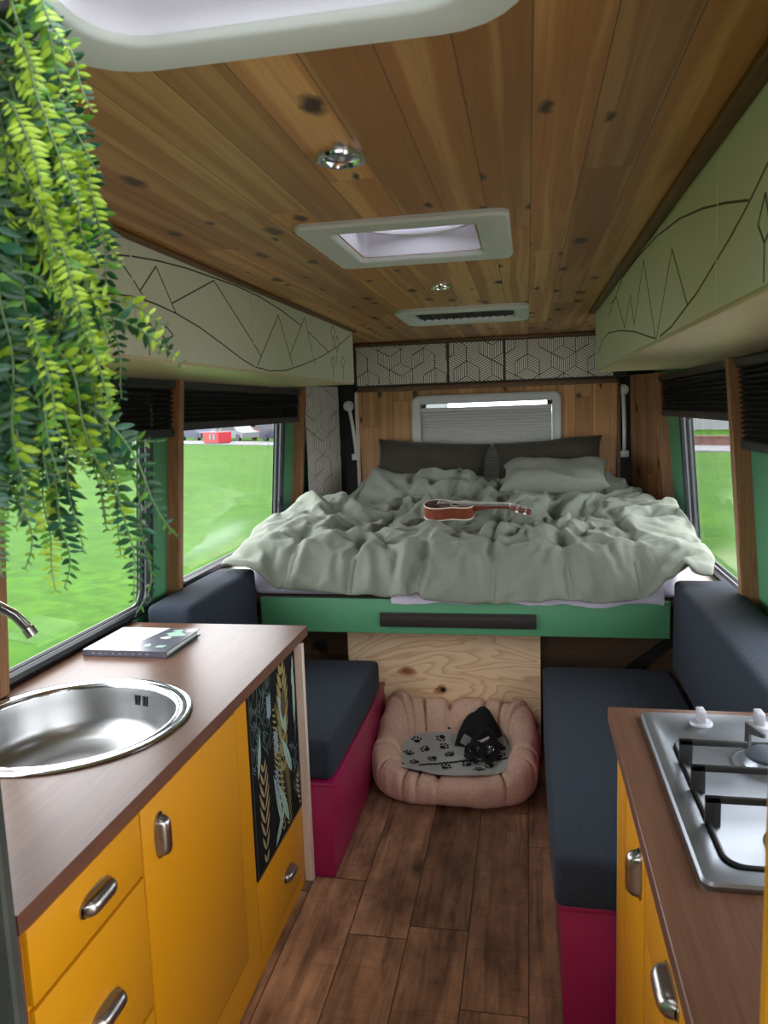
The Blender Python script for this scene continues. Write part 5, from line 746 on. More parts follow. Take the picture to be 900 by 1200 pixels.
[12,0,-2,2,0,0,-1,0,2,-3,-10,11,-4,0,1,-2,6,-6,5,3,0,-1,-2,0,-1,1,-1,0,3,-7,2,2,0,1,0,0,0,1,0,-1,1,-2,3,-2,3,-4,2,-1,2,-1,-1,0,1,-1,0,0,1,-3,-1,-2,6,-5,3,2,1,0,-2,1,0,-1,1,-1,-1,0,-3,5,-2,5,1,-5,0,-3,-1,2,1,-2,3,-1,-4,7,0,-1,0,0,-5,-1,-6,8,2,2,-1,1,0,0],
[12,-1,-1,2,0,-1,1,1,-4,1,0,-1,2,5,-5,7,-3,-3,-2,-1,1,1,1,-1,1,-2,2,0,-5,2,3,-1,1,-2,1,0,0,0,0,1,-1,1,0,-1,-1,1,0,1,-1,0,1,0,0,-2,2,-1,0,1,1,-3,3,-1,0,0,-1,0,-2,1,2,-1,-1,1,1,0,-5,4,-3,4,1,-1,0,-2,-8,9,-1,2,1,-1,3,-2,0,0,-2,0,1,-5,4,-1,2,-1,1,-2,2,-1],
[12,-1,1,0,0,0,0,0,0,-4,5,0,-2,0,-1,3,-4,1,-4,3,2,0,-4,1,1,2,0,0,-1,3,-3,1,0,0,1,0,-1,-1,1,0,0,0,1,0,-3,2,1,-1,0,-2,-1,4,0,0,-1,1,0,0,1,-2,-2,2,0,1,-1,0,-1,1,1,-1,0,1,-1,1,1,-2,2,0,-2,0,-4,5,-1,0,-3,1,2,0,1,0,1,-1,0,0,-1,-1,3,-3,1,1,-1,2,-2,0],
[12,1,-1,-1,0,0,1,0,2,0,1,-5,1,-8,7,4,-4,-1,2,-2,-1,1,3,-2,1,0,-2,1,0,1,0,-2,1,-1,1,1,0,0,0,-1,1,1,0,-1,-3,3,-2,1,1,1,0,-3,3,0,0,-1,1,-2,0,1,1,-3,1,2,0,-2,1,-1,1,-2,-3,6,-3,2,1,0,-1,1,0,-1,1,-5,4,-5,5,1,-2,2,1,-1,0,0,-1,0,0,0,4,-6,2,0,1,2,1,-1],
[12,0,0,0,0,1,-1,-1,1,4,-4,-3,-2,7,0,3,-4,2,-1,-2,-2,-2,2,3,-2,0,-1,0,1,0,0,0,0,0,0,-1,1,0,0,0,0,0,0,-2,2,-1,1,0,1,-1,0,0,-2,4,-1,0,-1,0,0,4,-4,1,0,0,0,-2,1,1,0,0,0,-1,1,0,0,-1,1,-1,2,0,-2,0,1,0,-1,-1,1,2,0,0,0,0,-1,0,3,-1,-6,4,-5,2,3,-1,0,0],
[12,-1,2,-3,2,2,-2,-1,0,-2,1,1,0,-1,-1,2,0,-1,-1,3,1,-1,-1,-2,2,-2,3,-1,1,-1,2,-1,-2,1,0,-1,1,1,-1,0,1,0,0,0,3,-4,1,-1,0,1,-1,-1,1,0,2,-1,0,0,0,0,0,0,0,-1,0,1,0,0,-1,1,0,0,0,-1,1,-1,1,0,0,0,-1,1,0,0,0,0,-1,0,0,2,-1,-3,2,0,-2,2,-1,-4,5,0,-1,0,1,-2],
[11,1,-4,3,-2,1,-1,1,2,0,-1,-3,0,8,-8,-9,9,-1,3,-2,-1,0,0,1,0,3,0,3,-1,-1,0,0,0,-1,0,0,1,-1,0,0,-3,3,1,0,0,0,0,-1,0,1,1,-1,-1,1,0,1,-1,0,0,0,0,0,-1,-1,-2,3,1,-1,1,-1,1,-1,1,0,0,0,0,-1,1,0,0,-2,1,0,0,-1,2,0,-2,1,-4,4,2,-1,-2,-1,2,1,0,0,0,-1,-3,2],
[12,-2,-1,3,-1,-1,2,3,-3,-5,1,4,-6,-6,10,-8,12,4,-4,-2,-3,2,0,0,1,0,1,-2,2,0,0,1,-1,-1,-3,2,-1,1,0,1,-2,1,1,0,0,0,-4,4,0,0,0,1,-1,-1,0,1,0,-1,0,0,1,0,0,-3,2,0,-2,2,0,1,-1,1,0,-1,0,1,-1,1,-1,1,-1,0,-1,2,-2,1,0,1,0,-2,2,0,-2,0,1,2,-6,4,1,0,-1,-1,-1,2],
[11,-1,3,-6,4,1,0,0,-4,1,0,-5,8,-2,-4,12,-13,5,1,0,2,-6,1,1,-2,3,2,0,-2,0,2,2,-1,-3,2,-1,-2,3,-1,-2,2,0,-1,1,3,-5,1,-2,3,1,-2,2,0,-1,0,1,-1,1,0,-1,0,-1,1,-1,1,-1,3,-1,-2,1,1,0,-1,0,-1,0,2,-1,1,-1,1,0,0,-1,-1,2,0,0,0,-1,-1,1,-2,2,1,-6,4,2,-1,0,-3,0,4,-2],
[11,0,-4,4,1,-4,4,-2,0,1,-7,7,1,0,-3,7,-1,-5,1,1,-5,4,-3,-2,6,0,1,3,-1,-5,1,-1,4,0,-2,-3,2,-1,0,1,0,-1,1,0,0,0,0,0,-3,0,4,-3,2,0,1,-2,0,1,3,-7,2,1,0,2,-1,2,-1,-1,1,-3,2,1,-4,4,-1,1,-1,1,-1,0,-1,2,-1,-4,5,-2,1,-1,-2,1,1,2,1,0,-10,7,1,3,-2,-3,2,1,-3,3],
[11,-3,2,4,-7,-4,-1,2,-5,10,-4,-1,7,-2,2,3,2,-8,-2,-1,6,0,1,1,-6,2,-4,5,3,-1,0,-3,2,1,0,-6,3,-3,-2,2,5,0,-5,5,0,0,0,1,-2,0,0,1,-5,4,1,0,1,-3,-3,1,4,2,-6,3,1,1,-4,2,-1,2,0,0,-1,1,-4,1,4,0,0,1,-2,-1,0,1,-5,6,-5,2,1,-1,4,-1,0,-10,9,-6,10,-4,1,-2,2,-2,0,1],
[4,7,-9,9,-2,0,-5,-1,0,-8,20,-5,-12,5,12,-10,1,5,4,0,-2,-3,1,0,0,-8,6,-3,3,3,-3,5,-3,-11,3,5,0,-2,4,0,0,-2,1,1,-2,2,1,-1,0,1,0,-2,1,-5,2,3,1,-1,1,4,-12,5,3,-2,-4,5,2,1,-2,-5,6,-4,2,0,-2,2,-1,2,1,-5,3,2,-2,2,-3,-9,4,2,11,0,-3,-5,-3,5,-2,8,-1,-3,-1,0,1,-1,-1,1],
[-6,9,11,-6,1,1,0,-6,5,1,-7,10,11,2,-1,-5,-2,-1,-7,-1,2,3,0,-2,1,2,-7,7,-1,-6,3,-4,-4,12,-3,3,-7,4,0,0,1,0,-2,-5,-5,8,0,-2,4,-1,-2,1,2,2,-2,2,-4,5,-1,1,2,-10,6,3,-3,-8,7,-1,-2,1,-11,5,4,-1,4,-1,-3,6,-4,5,1,-6,1,-5,10,-2,1,-6,0,7,0,2,1,1,2,-2,-15,-1,-6,11,-1,2,3,-2],
[3,7,-2,-3,5,0,1,3,4,1,-4,1,-5,-6,-3,12,-1,-2,2,0,-1,-3,-2,3,1,-1,-12,-11,9,26,-16,-4,1,6,1,-3,4,-2,2,0,-2,0,2,-5,-10,16,-5,1,3,-3,-1,4,1,-2,-1,-8,8,-2,2,7,-7,1,2,-6,5,-2,2,0,-9,6,5,-4,1,0,6,-4,-2,-4,4,1,-2,2,2,2,-14,9,-5,3,-5,-8,3,2,6,4,3,-5,0,1,6,-3,1,-1,-2,-2],
[13,-13,11,-2,-3,1,2,2,1,2,5,-2,-8,5,-1,-26,14,4,7,1,-2,0,-1,-7,0,1,12,-10,-7,2,6,5,1,-12,7,4,-5,3,-1,2,0,-5,2,0,2,-9,6,-6,-1,6,4,2,-6,1,3,4,-3,0,0,1,-3,-6,2,3,0,0,-1,-5,11,-7,3,1,0,-1,1,0,-1,0,0,2,1,-1,0,-4,11,-5,-1,1,4,3,3,-4,-6,-2,-2,-1,2,2,0,3,-3,0,1,3],
[12,1,2,-6,1,0,2,-2,1,-1,1,-2,10,-4,-8,1,-9,7,2,1,2,2,-3,2,-3,0,-1,5,-9,-7,10,0,2,3,-8,2,5,0,0,-7,-1,4,-2,4,7,-5,-3,4,-4,-1,3,-4,7,1,-4,4,-2,-10,3,2,0,1,-12,8,6,1,-11,6,4,-1,-5,6,-2,2,3,0,0,-5,-4,3,3,1,-5,6,2,0,4,1,4,0,-11,0,-2,1,-3,3,2,-2,3,-2,0,2,0,-4],
[11,-1,-1,1,3,-3,1,2,-1,0,1,-1,0,-1,-2,4,-4,-6,1,-2,4,-3,7,1,-3,-1,-3,7,1,-7,-4,3,5,2,0,0,0,-1,-4,3,1,1,-1,0,5,-11,5,-2,3,-1,-5,2,4,0,3,-2,-2,5,-17,-1,9,2,0,-9,5,4,4,-6,-2,5,3,-5,4,2,-2,0,0,-1,4,-6,1,5,-1,-1,1,4,6,1,-10,-4,2,1,0,-3,3,-2,4,2,-1,-7,2,-4,2,-2],
[11,1,-5,6,-7,7,-2,0,1,2,0,0,-6,-3,2,4,1,-3,-7,3,-2,5,-1,2,0,2,-1,-1,1,-6,5,2,-4,4,0,-1,0,-1,1,0,0,-1,2,-2,2,-3,-9,7,-6,3,3,-1,4,2,-10,-4,11,-1,8,-18,2,3,7,5,-12,3,5,3,1,-1,-6,2,2,0,0,0,3,-2,-4,1,1,1,1,0,-1,0,-1,-8,0,10,-4,3,3,0,-3,6,-3,0,-3,1,-2,2,-2,0],
[10,2,-2,-5,7,-1,-1,2,1,0,-3,0,-2,2,-2,1,2,0,-2,3,-1,-1,-3,3,4,-7,4,0,0,-2,3,-2,-1,2,1,-2,1,-3,2,0,0,1,-5,2,3,-1,0,-1,0,2,1,-1,-12,5,1,6,-18,15,4,-1,0,3,1,-7,3,-8,-2,10,0,3,-4,1,-3,3,1,1,0,0,-1,-2,-4,3,3,0,-1,1,-4,5,-9,5,3,-5,1,3,4,-1,-1,-2,0,0,0,1,-1,-1],
[9,2,-3,4,-1,-2,6,-2,0,-4,2,0,0,-1,2,0,-2,-2,2,-4,0,3,0,0,1,2,-1,1,-1,4,-6,-1,4,-5,4,-1,0,1,-1,0,1,-3,0,2,1,-1,1,-12,12,1,1,0,0,-11,6,-3,8,-9,6,3,-2,-1,-3,5,-1,-1,-5,-9,2,9,5,-3,-1,1,4,-10,-3,11,0,-1,2,-5,5,-1,1,-1,1,-5,12,-11,3,2,-1,0,-1,-4,5,0,0,1,-1,-1,-1,1],
[13,-5,6,-3,1,3,-4,0,-1,2,0,-1,2,-1,-1,0,0,-1,1,0,-1,-4,2,2,-6,4,4,-1,1,0,-3,2,0,-1,1,-1,-1,1,1,0,0,-1,0,-3,3,-1,-6,8,1,-1,-1,0,0,0,-2,2,-6,6,-8,10,-2,0,0,0,1,0,-1,1,2,-13,9,-4,3,-1,1,2,-1,-3,7,-1,-4,2,0,2,-6,4,1,1,-1,-1,1,2,3,-4,-1,4,-6,3,1,-1,0,0,-2,2],
[10,-3,-1,5,-1,1,1,-1,0,0,-2,4,-3,-5,4,3,-2,1,-3,0,3,0,0,-5,4,2,-1,-1,2,0,1,-2,0,1,-1,0,-3,-2,5,0,-1,-4,4,0,-5,0,9,4,-6,-4,1,1,0,1,0,-9,10,-10,7,-4,6,0,-1,2,-2,-2,4,-2,1,1,-9,7,0,-4,2,1,-1,-3,1,4,1,-5,-1,5,-1,-2,4,1,-1,0,0,1,-2,3,-2,-2,4,-2,-1,2,0,1,0,1],
[10,1,0,0,1,-1,-1,1,-2,-1,6,-14,2,10,-2,7,-6,-1,0,1,-1,0,-2,1,2,-2,0,0,4,-4,2,0,0,0,0,0,-1,3,-3,1,-7,7,-5,5,-14,13,7,-2,-3,-3,-3,0,-6,1,4,9,-8,6,-3,0,3,-1,-1,1,0,-3,1,4,-3,0,-2,2,0,-9,2,8,0,-2,-10,11,1,0,-1,-1,1,-2,0,5,-5,4,0,-2,-1,2,0,0,0,0,0,-2,3,0,1,-1],
[12,0,0,-1,0,1,0,-8,4,7,-15,11,1,-3,-2,5,-6,2,3,0,-1,0,2,-1,-1,2,-4,2,-4,7,-2,1,-4,3,-2,3,1,-2,-1,0,1,0,2,-4,-5,9,-1,0,-1,0,-1,-2,6,0,-1,-6,2,2,1,1,-2,0,1,0,-7,5,0,-6,1,6,-2,2,-4,3,-8,0,8,-6,7,-8,8,0,0,-1,1,0,-5,4,1,-1,2,-2,-1,1,2,0,-1,-5,4,2,1,0,0,0],
[11,1,0,0,0,-3,-10,11,4,-12,10,-3,1,-5,6,-6,2,0,5,-1,0,0,-1,0,1,-1,1,-4,4,0,0,0,-1,-5,6,1,0,0,0,-1,1,-2,0,-6,12,-12,-1,8,-1,2,-1,-2,4,-2,-1,-2,6,0,0,0,-2,-4,4,-4,0,3,-1,-4,2,1,1,-1,1,4,-14,-1,-3,15,5,-4,-4,4,-2,-1,3,-3,1,-1,10,-12,3,-7,6,-5,5,-2,0,5,-1,2,-1,0,1,-1],
[13,0,0,-1,-1,-7,9,-1,-4,3,1,-1,-6,6,-2,-9,11,3,-5,3,-2,1,1,-1,-1,-1,3,1,-5,2,1,-2,-2,3,-4,4,2,1,-1,-2,0,-4,3,0,0,7,-6,-2,2,-1,0,2,-5,6,-2,0,1,0,1,3,-5,2,-2,-2,0,3,0,-2,1,-1,2,-8,4,1,-5,7,3,-4,-1,4,-2,1,1,0,0,1,-7,-5,2,12,-6,0,1,3,-2,2,1,3,-5,0,-7,7,0,0],
[14,1,-2,-4,-8,8,4,0,-3,0,-2,0,2,2,-6,-2,7,-1,1,0,1,-1,-1,0,2,0,-4,3,0,1,-3,-3,3,2,1,-4,-2,4,0,1,0,5,-7,-3,13,-11,4,-1,0,0,0,-5,6,0,-6,5,1,0,-2,3,-2,1,2,-10,7,-3,2,-1,-7,7,7,-3,-2,0,7,-11,3,3,-1,0,-1,-5,3,3,-6,4,4,-11,-1,-1,9,-1,0,5,-8,-5,-1,3,9,-7,6,-11,14,2],
[14,-2,-6,-2,7,2,-3,2,-4,3,0,-1,-2,1,1,2,-3,-1,3,-1,1,-2,0,1,-3,-1,4,-3,4,-12,13,3,-3,-11,-5,7,5,1,2,-4,9,-3,-6,8,-7,0,3,-2,4,-2,-4,6,1,-10,7,1,-1,0,1,4,1,2,-16,5,3,0,-5,0,-1,0,-1,13,-10,1,3,3,-4,2,1,-1,0,-1,-3,1,-2,-5,1,8,-6,-13,7,11,-4,-1,-2,3,4,-1,-4,5,-4,3,-1,-1],
[12,-6,3,4,0,-4,2,-5,4,-3,0,3,2,-4,3,3,-6,3,-2,-3,0,4,2,1,1,0,-2,-2,-5,-8,-7,2,12,9,-3,-1,4,0,-10,3,-9,4,13,1,-3,5,-2,-1,-3,0,3,-1,-5,5,-4,6,3,1,-3,-11,6,-8,4,6,1,-2,-3,5,-2,-6,-6,2,16,-6,-2,4,2,-4,2,0,-4,1,1,-3,4,-2,-1,0,-9,11,-7,11,-7,-9,4,5,-1,-4,4,2,3,-1,-13,9],
[10,5,-3,-1,0,3,-5,-3,3,-1,-1,-3,8,-2,-3,12,-6,-3,-5,2,2,2,0,-1,-1,1,0,1,-4,16,-6,1,-5,1,7,-19,-14,8,15,0,3,-1,-1,-3,2,-1,0,1,-5,3,2,0,-2,4,8,3,2,-2,-8,-15,2,6,5,-6,-7,2,8,-4,5,-10,10,0,-5,3,10,-10,-2,4,-1,1,1,1,-10,-7,5,4,5,-2,-6,6,-13,-7,16,9,-1,-1,0,3,-2,0,-6,3,1,-6],
[11,0,2,-1,0,-1,-3,1,0,3,-2,3,-4,-2,5,-11,4,4,1,0,1,1,0,-3,-1,-3,-2,-3,8,2,-2,2,-1,2,-9,11,-1,-16,5,-4,3,8,3,1,-3,3,1,-3,2,-1,1,1,3,-4,-1,-14,2,0,-5,15,1,-4,-1,8,5,-5,-3,0,-2,-1,-2,3,2,-1,-3,2,5,-4,3,-3,3,-11,10,1,0,0,-1,-1,8,-9,3,-11,-4,2,14,-1,-5,5,-7,-6,11,1,0,-2],
[11,1,0,0,0,-2,1,-1,-1,-1,3,-6,-4,9,-6,1,5,1,1,-1,1,-4,3,1,-1,0,-3,1,1,-3,8,-8,1,-11,6,5,6,-5,-12,13,6,-10,0,4,-1,3,-3,2,-2,3,-2,4,5,-3,-4,4,-14,-4,11,5,-10,6,1,1,0,-2,-6,10,-11,10,2,0,-1,-2,-4,6,-4,3,-4,1,-9,5,3,3,-3,2,0,-1,3,-3,-2,4,-8,-4,-4,10,9,-6,1,-1,0,-2,4,0],
[7,1,4,0,0,-3,-1,4,-3,3,-3,1,1,-8,7,2,-2,0,2,0,-1,-3,-1,-1,2,2,3,-1,2,0,0,-3,-7,7,-1,-3,-3,8,1,-6,3,4,-5,2,-2,2,0,0,0,-1,5,-3,-5,3,1,-1,-1,-3,5,-5,4,3,1,-5,-9,10,2,-4,5,4,0,-2,-3,0,1,0,-2,2,-2,-7,2,3,-6,4,4,-1,-4,5,-3,4,2,0,-3,-3,-6,-7,0,5,11,1,-10,7,2,2],
[15,-2,-1,-1,-2,3,-1,-1,2,-1,-3,2,0,0,-3,5,0,-3,3,1,-7,5,-5,2,3,-2,3,4,-6,12,-13,7,-3,-8,1,4,-1,4,-1,2,-11,-1,10,-6,10,-2,-3,0,0,-1,-2,-11,2,4,2,2,-7,2,-2,8,5,-8,6,0,0,-1,0,0,6,3,-1,-11,5,0,1,0,1,-2,-1,0,0,-2,1,0,1,0,0,-3,1,0,-1,1,4,-4,2,-3,-2,1,-9,6,10,-3,0,1],
[16,-2,-2,1,0,-3,2,0,0,-2,0,1,0,0,0,0,0,1,0,-7,5,-4,3,3,-7,5,3,-1,-5,-8,8,4,0,2,-3,-5,6,-8,9,0,0,-7,-6,8,4,-16,2,1,13,-1,-13,15,0,-1,1,-14,12,-3,2,-4,2,5,0,-7,4,-3,5,3,5,-3,-1,0,-8,4,2,1,2,-4,-6,4,2,-1,0,0,-1,-2,-5,6,4,1,-4,1,1,-2,-2,4,-3,-5,6,2,-1,0,-2,2],
[15,-2,-1,2,0,-1,0,-2,1,-3,2,0,0,1,-1,1,2,0,-9,5,-3,3,2,-6,4,2,-1,1,0,-9,-3,-4,17,4,-6,3,-5,2,-7,-4,1,8,1,-8,6,-2,4,1,-17,1,17,-7,5,-7,3,1,-12,13,5,1,1,-4,-7,4,3,0,1,1,3,-4,-11,5,4,1,1,3,-5,-2,2,1,-3,4,0,-7,-3,4,2,3,4,-9,5,0,-3,3,-3,0,3,-1,0,0,0,1,0,0],
[12,1,0,1,-1,1,-1,-4,2,-1,3,-2,1,-1,1,2,-5,-1,0,0,4,1,-5,1,4,0,-4,-1,2,2,-3,-5,-7,4,19,-12,3,2,-3,1,1,-3,3,-5,-9,8,2,-4,1,6,-9,11,-3,1,-8,3,5,7,1,-5,-8,4,-2,1,3,1,-1,-7,-1,-8,17,0,-1,1,3,-6,2,0,1,-9,7,1,-1,1,-4,-4,5,-4,7,-2,0,-1,2,-1,-1,1,1,0,-3,1,-2,2,-1,1],
[10,2,1,1,2,-1,-2,0,-6,7,-2,-2,-1,4,0,1,-3,-4,4,2,-1,-3,-2,4,2,-3,1,-5,2,5,-2,-1,-4,5,-16,13,2,1,2,0,-3,-1,0,3,-6,0,-6,1,4,1,5,-9,4,-2,4,8,-2,-4,0,-1,7,-11,3,2,4,-2,-6,-2,-1,4,3,-1,2,-1,8,-4,-2,0,-10,9,1,0,-1,1,-1,-4,0,2,-10,6,6,-2,-6,7,0,0,-3,2,0,0,-1,1,3,-6],
[11,-1,2,1,1,2,-3,0,-1,0,1,0,-1,1,0,-5,1,2,1,-2,0,-4,3,4,-3,-4,-1,4,1,2,3,-1,-1,-7,7,-2,1,0,-1,-1,3,0,-4,3,-4,4,1,-2,-3,-9,6,1,-5,9,4,0,0,-7,4,7,-13,5,-5,7,-1,-4,-2,-2,-3,8,-1,-2,4,5,-8,5,-7,0,2,6,-1,-4,-1,4,1,-1,0,1,-2,-4,-8,1,6,3,2,0,0,0,2,-4,2,-1,3,0],
[10,5,-6,-2,6,1,2,0,-2,-4,1,4,0,-2,-1,-2,1,-1,1,0,-4,0,5,-2,-2,0,2,1,0,1,0,1,-2,0,0,-1,-10,8,2,2,-4,3,-2,-1,6,-1,-4,-2,2,4,-8,7,2,0,-9,7,1,-11,5,5,-1,-7,4,3,-3,1,0,0,2,-5,1,1,1,-4,1,3,-3,-5,6,1,0,2,0,-5,6,0,0,-8,9,-5,3,1,0,-5,3,1,1,0,-2,2,0,-1,-4,2],
[8,0,4,0,-4,-7,11,2,1,-1,-1,1,1,-3,1,-1,2,-3,-4,0,-4,9,-1,-3,0,3,0,1,-1,-1,2,-4,-3,6,1,-13,14,-14,1,2,1,7,2,1,-5,-9,-2,2,11,3,0,-7,4,-7,4,-9,12,-2,-13,13,-3,0,6,-9,1,8,0,-3,4,0,-6,3,-1,0,2,-3,0,-2,3,-3,3,-2,3,3,-5,5,-2,-2,0,2,1,0,-4,3,0,-2,3,-1,1,-1,1,-1,0,1],
[10,-1,2,-5,-4,9,-6,5,0,1,0,0,1,-1,-1,8,-11,3,0,-5,8,-1,-2,1,1,0,0,0,-1,-2,-4,-4,12,-10,-2,10,-18,14,-4,-7,7,-11,2,3,9,1,4,-2,2,3,-2,3,-7,6,0,-1,-8,7,-6,-10,11,5,0,0,0,-2,3,-1,-1,2,-4,1,-2,1,3,-6,4,-2,1,1,-4,6,0,-1,0,2,-7,1,5,-5,2,-8,10,2,1,-2,0,0,-1,-1,-1,-3,2,3],
[11,0,-1,0,-1,-3,5,-8,2,-4,0,5,3,4,1,-16,13,-1,-2,4,2,-2,1,0,0,1,4,-4,1,-5,2,0,-2,5,-3,-7,-5,-4,-4,8,-13,0,2,1,-8,7,1,16,-6,1,10,-2,3,1,2,4,-4,-7,2,-8,3,8,-2,4,-2,-5,6,1,-3,1,0,-5,-2,3,2,-2,-1,2,1,-2,3,0,0,0,-1,-1,2,1,-16,16,-5,5,0,1,0,-2,1,-1,0,-2,-2,2,0,0],
[8,-2,-1,3,2,-1,-7,2,-3,2,0,-8,-2,4,1,9,2,3,-1,3,-1,0,0,0,0,2,-4,3,-1,-1,3,1,-11,1,3,-3,-2,-13,6,-8,5,8,-15,-9,4,6,7,-4,9,5,3,2,0,2,0,-1,3,-4,-9,-9,12,9,-2,1,-1,3,-3,3,-2,1,-4,1,1,-4,-6,8,2,-1,1,0,0,0,0,0,2,-5,2,-5,1,-7,6,10,-1,-1,1,-2,1,-1,-1,1,-8,4,2,1]]
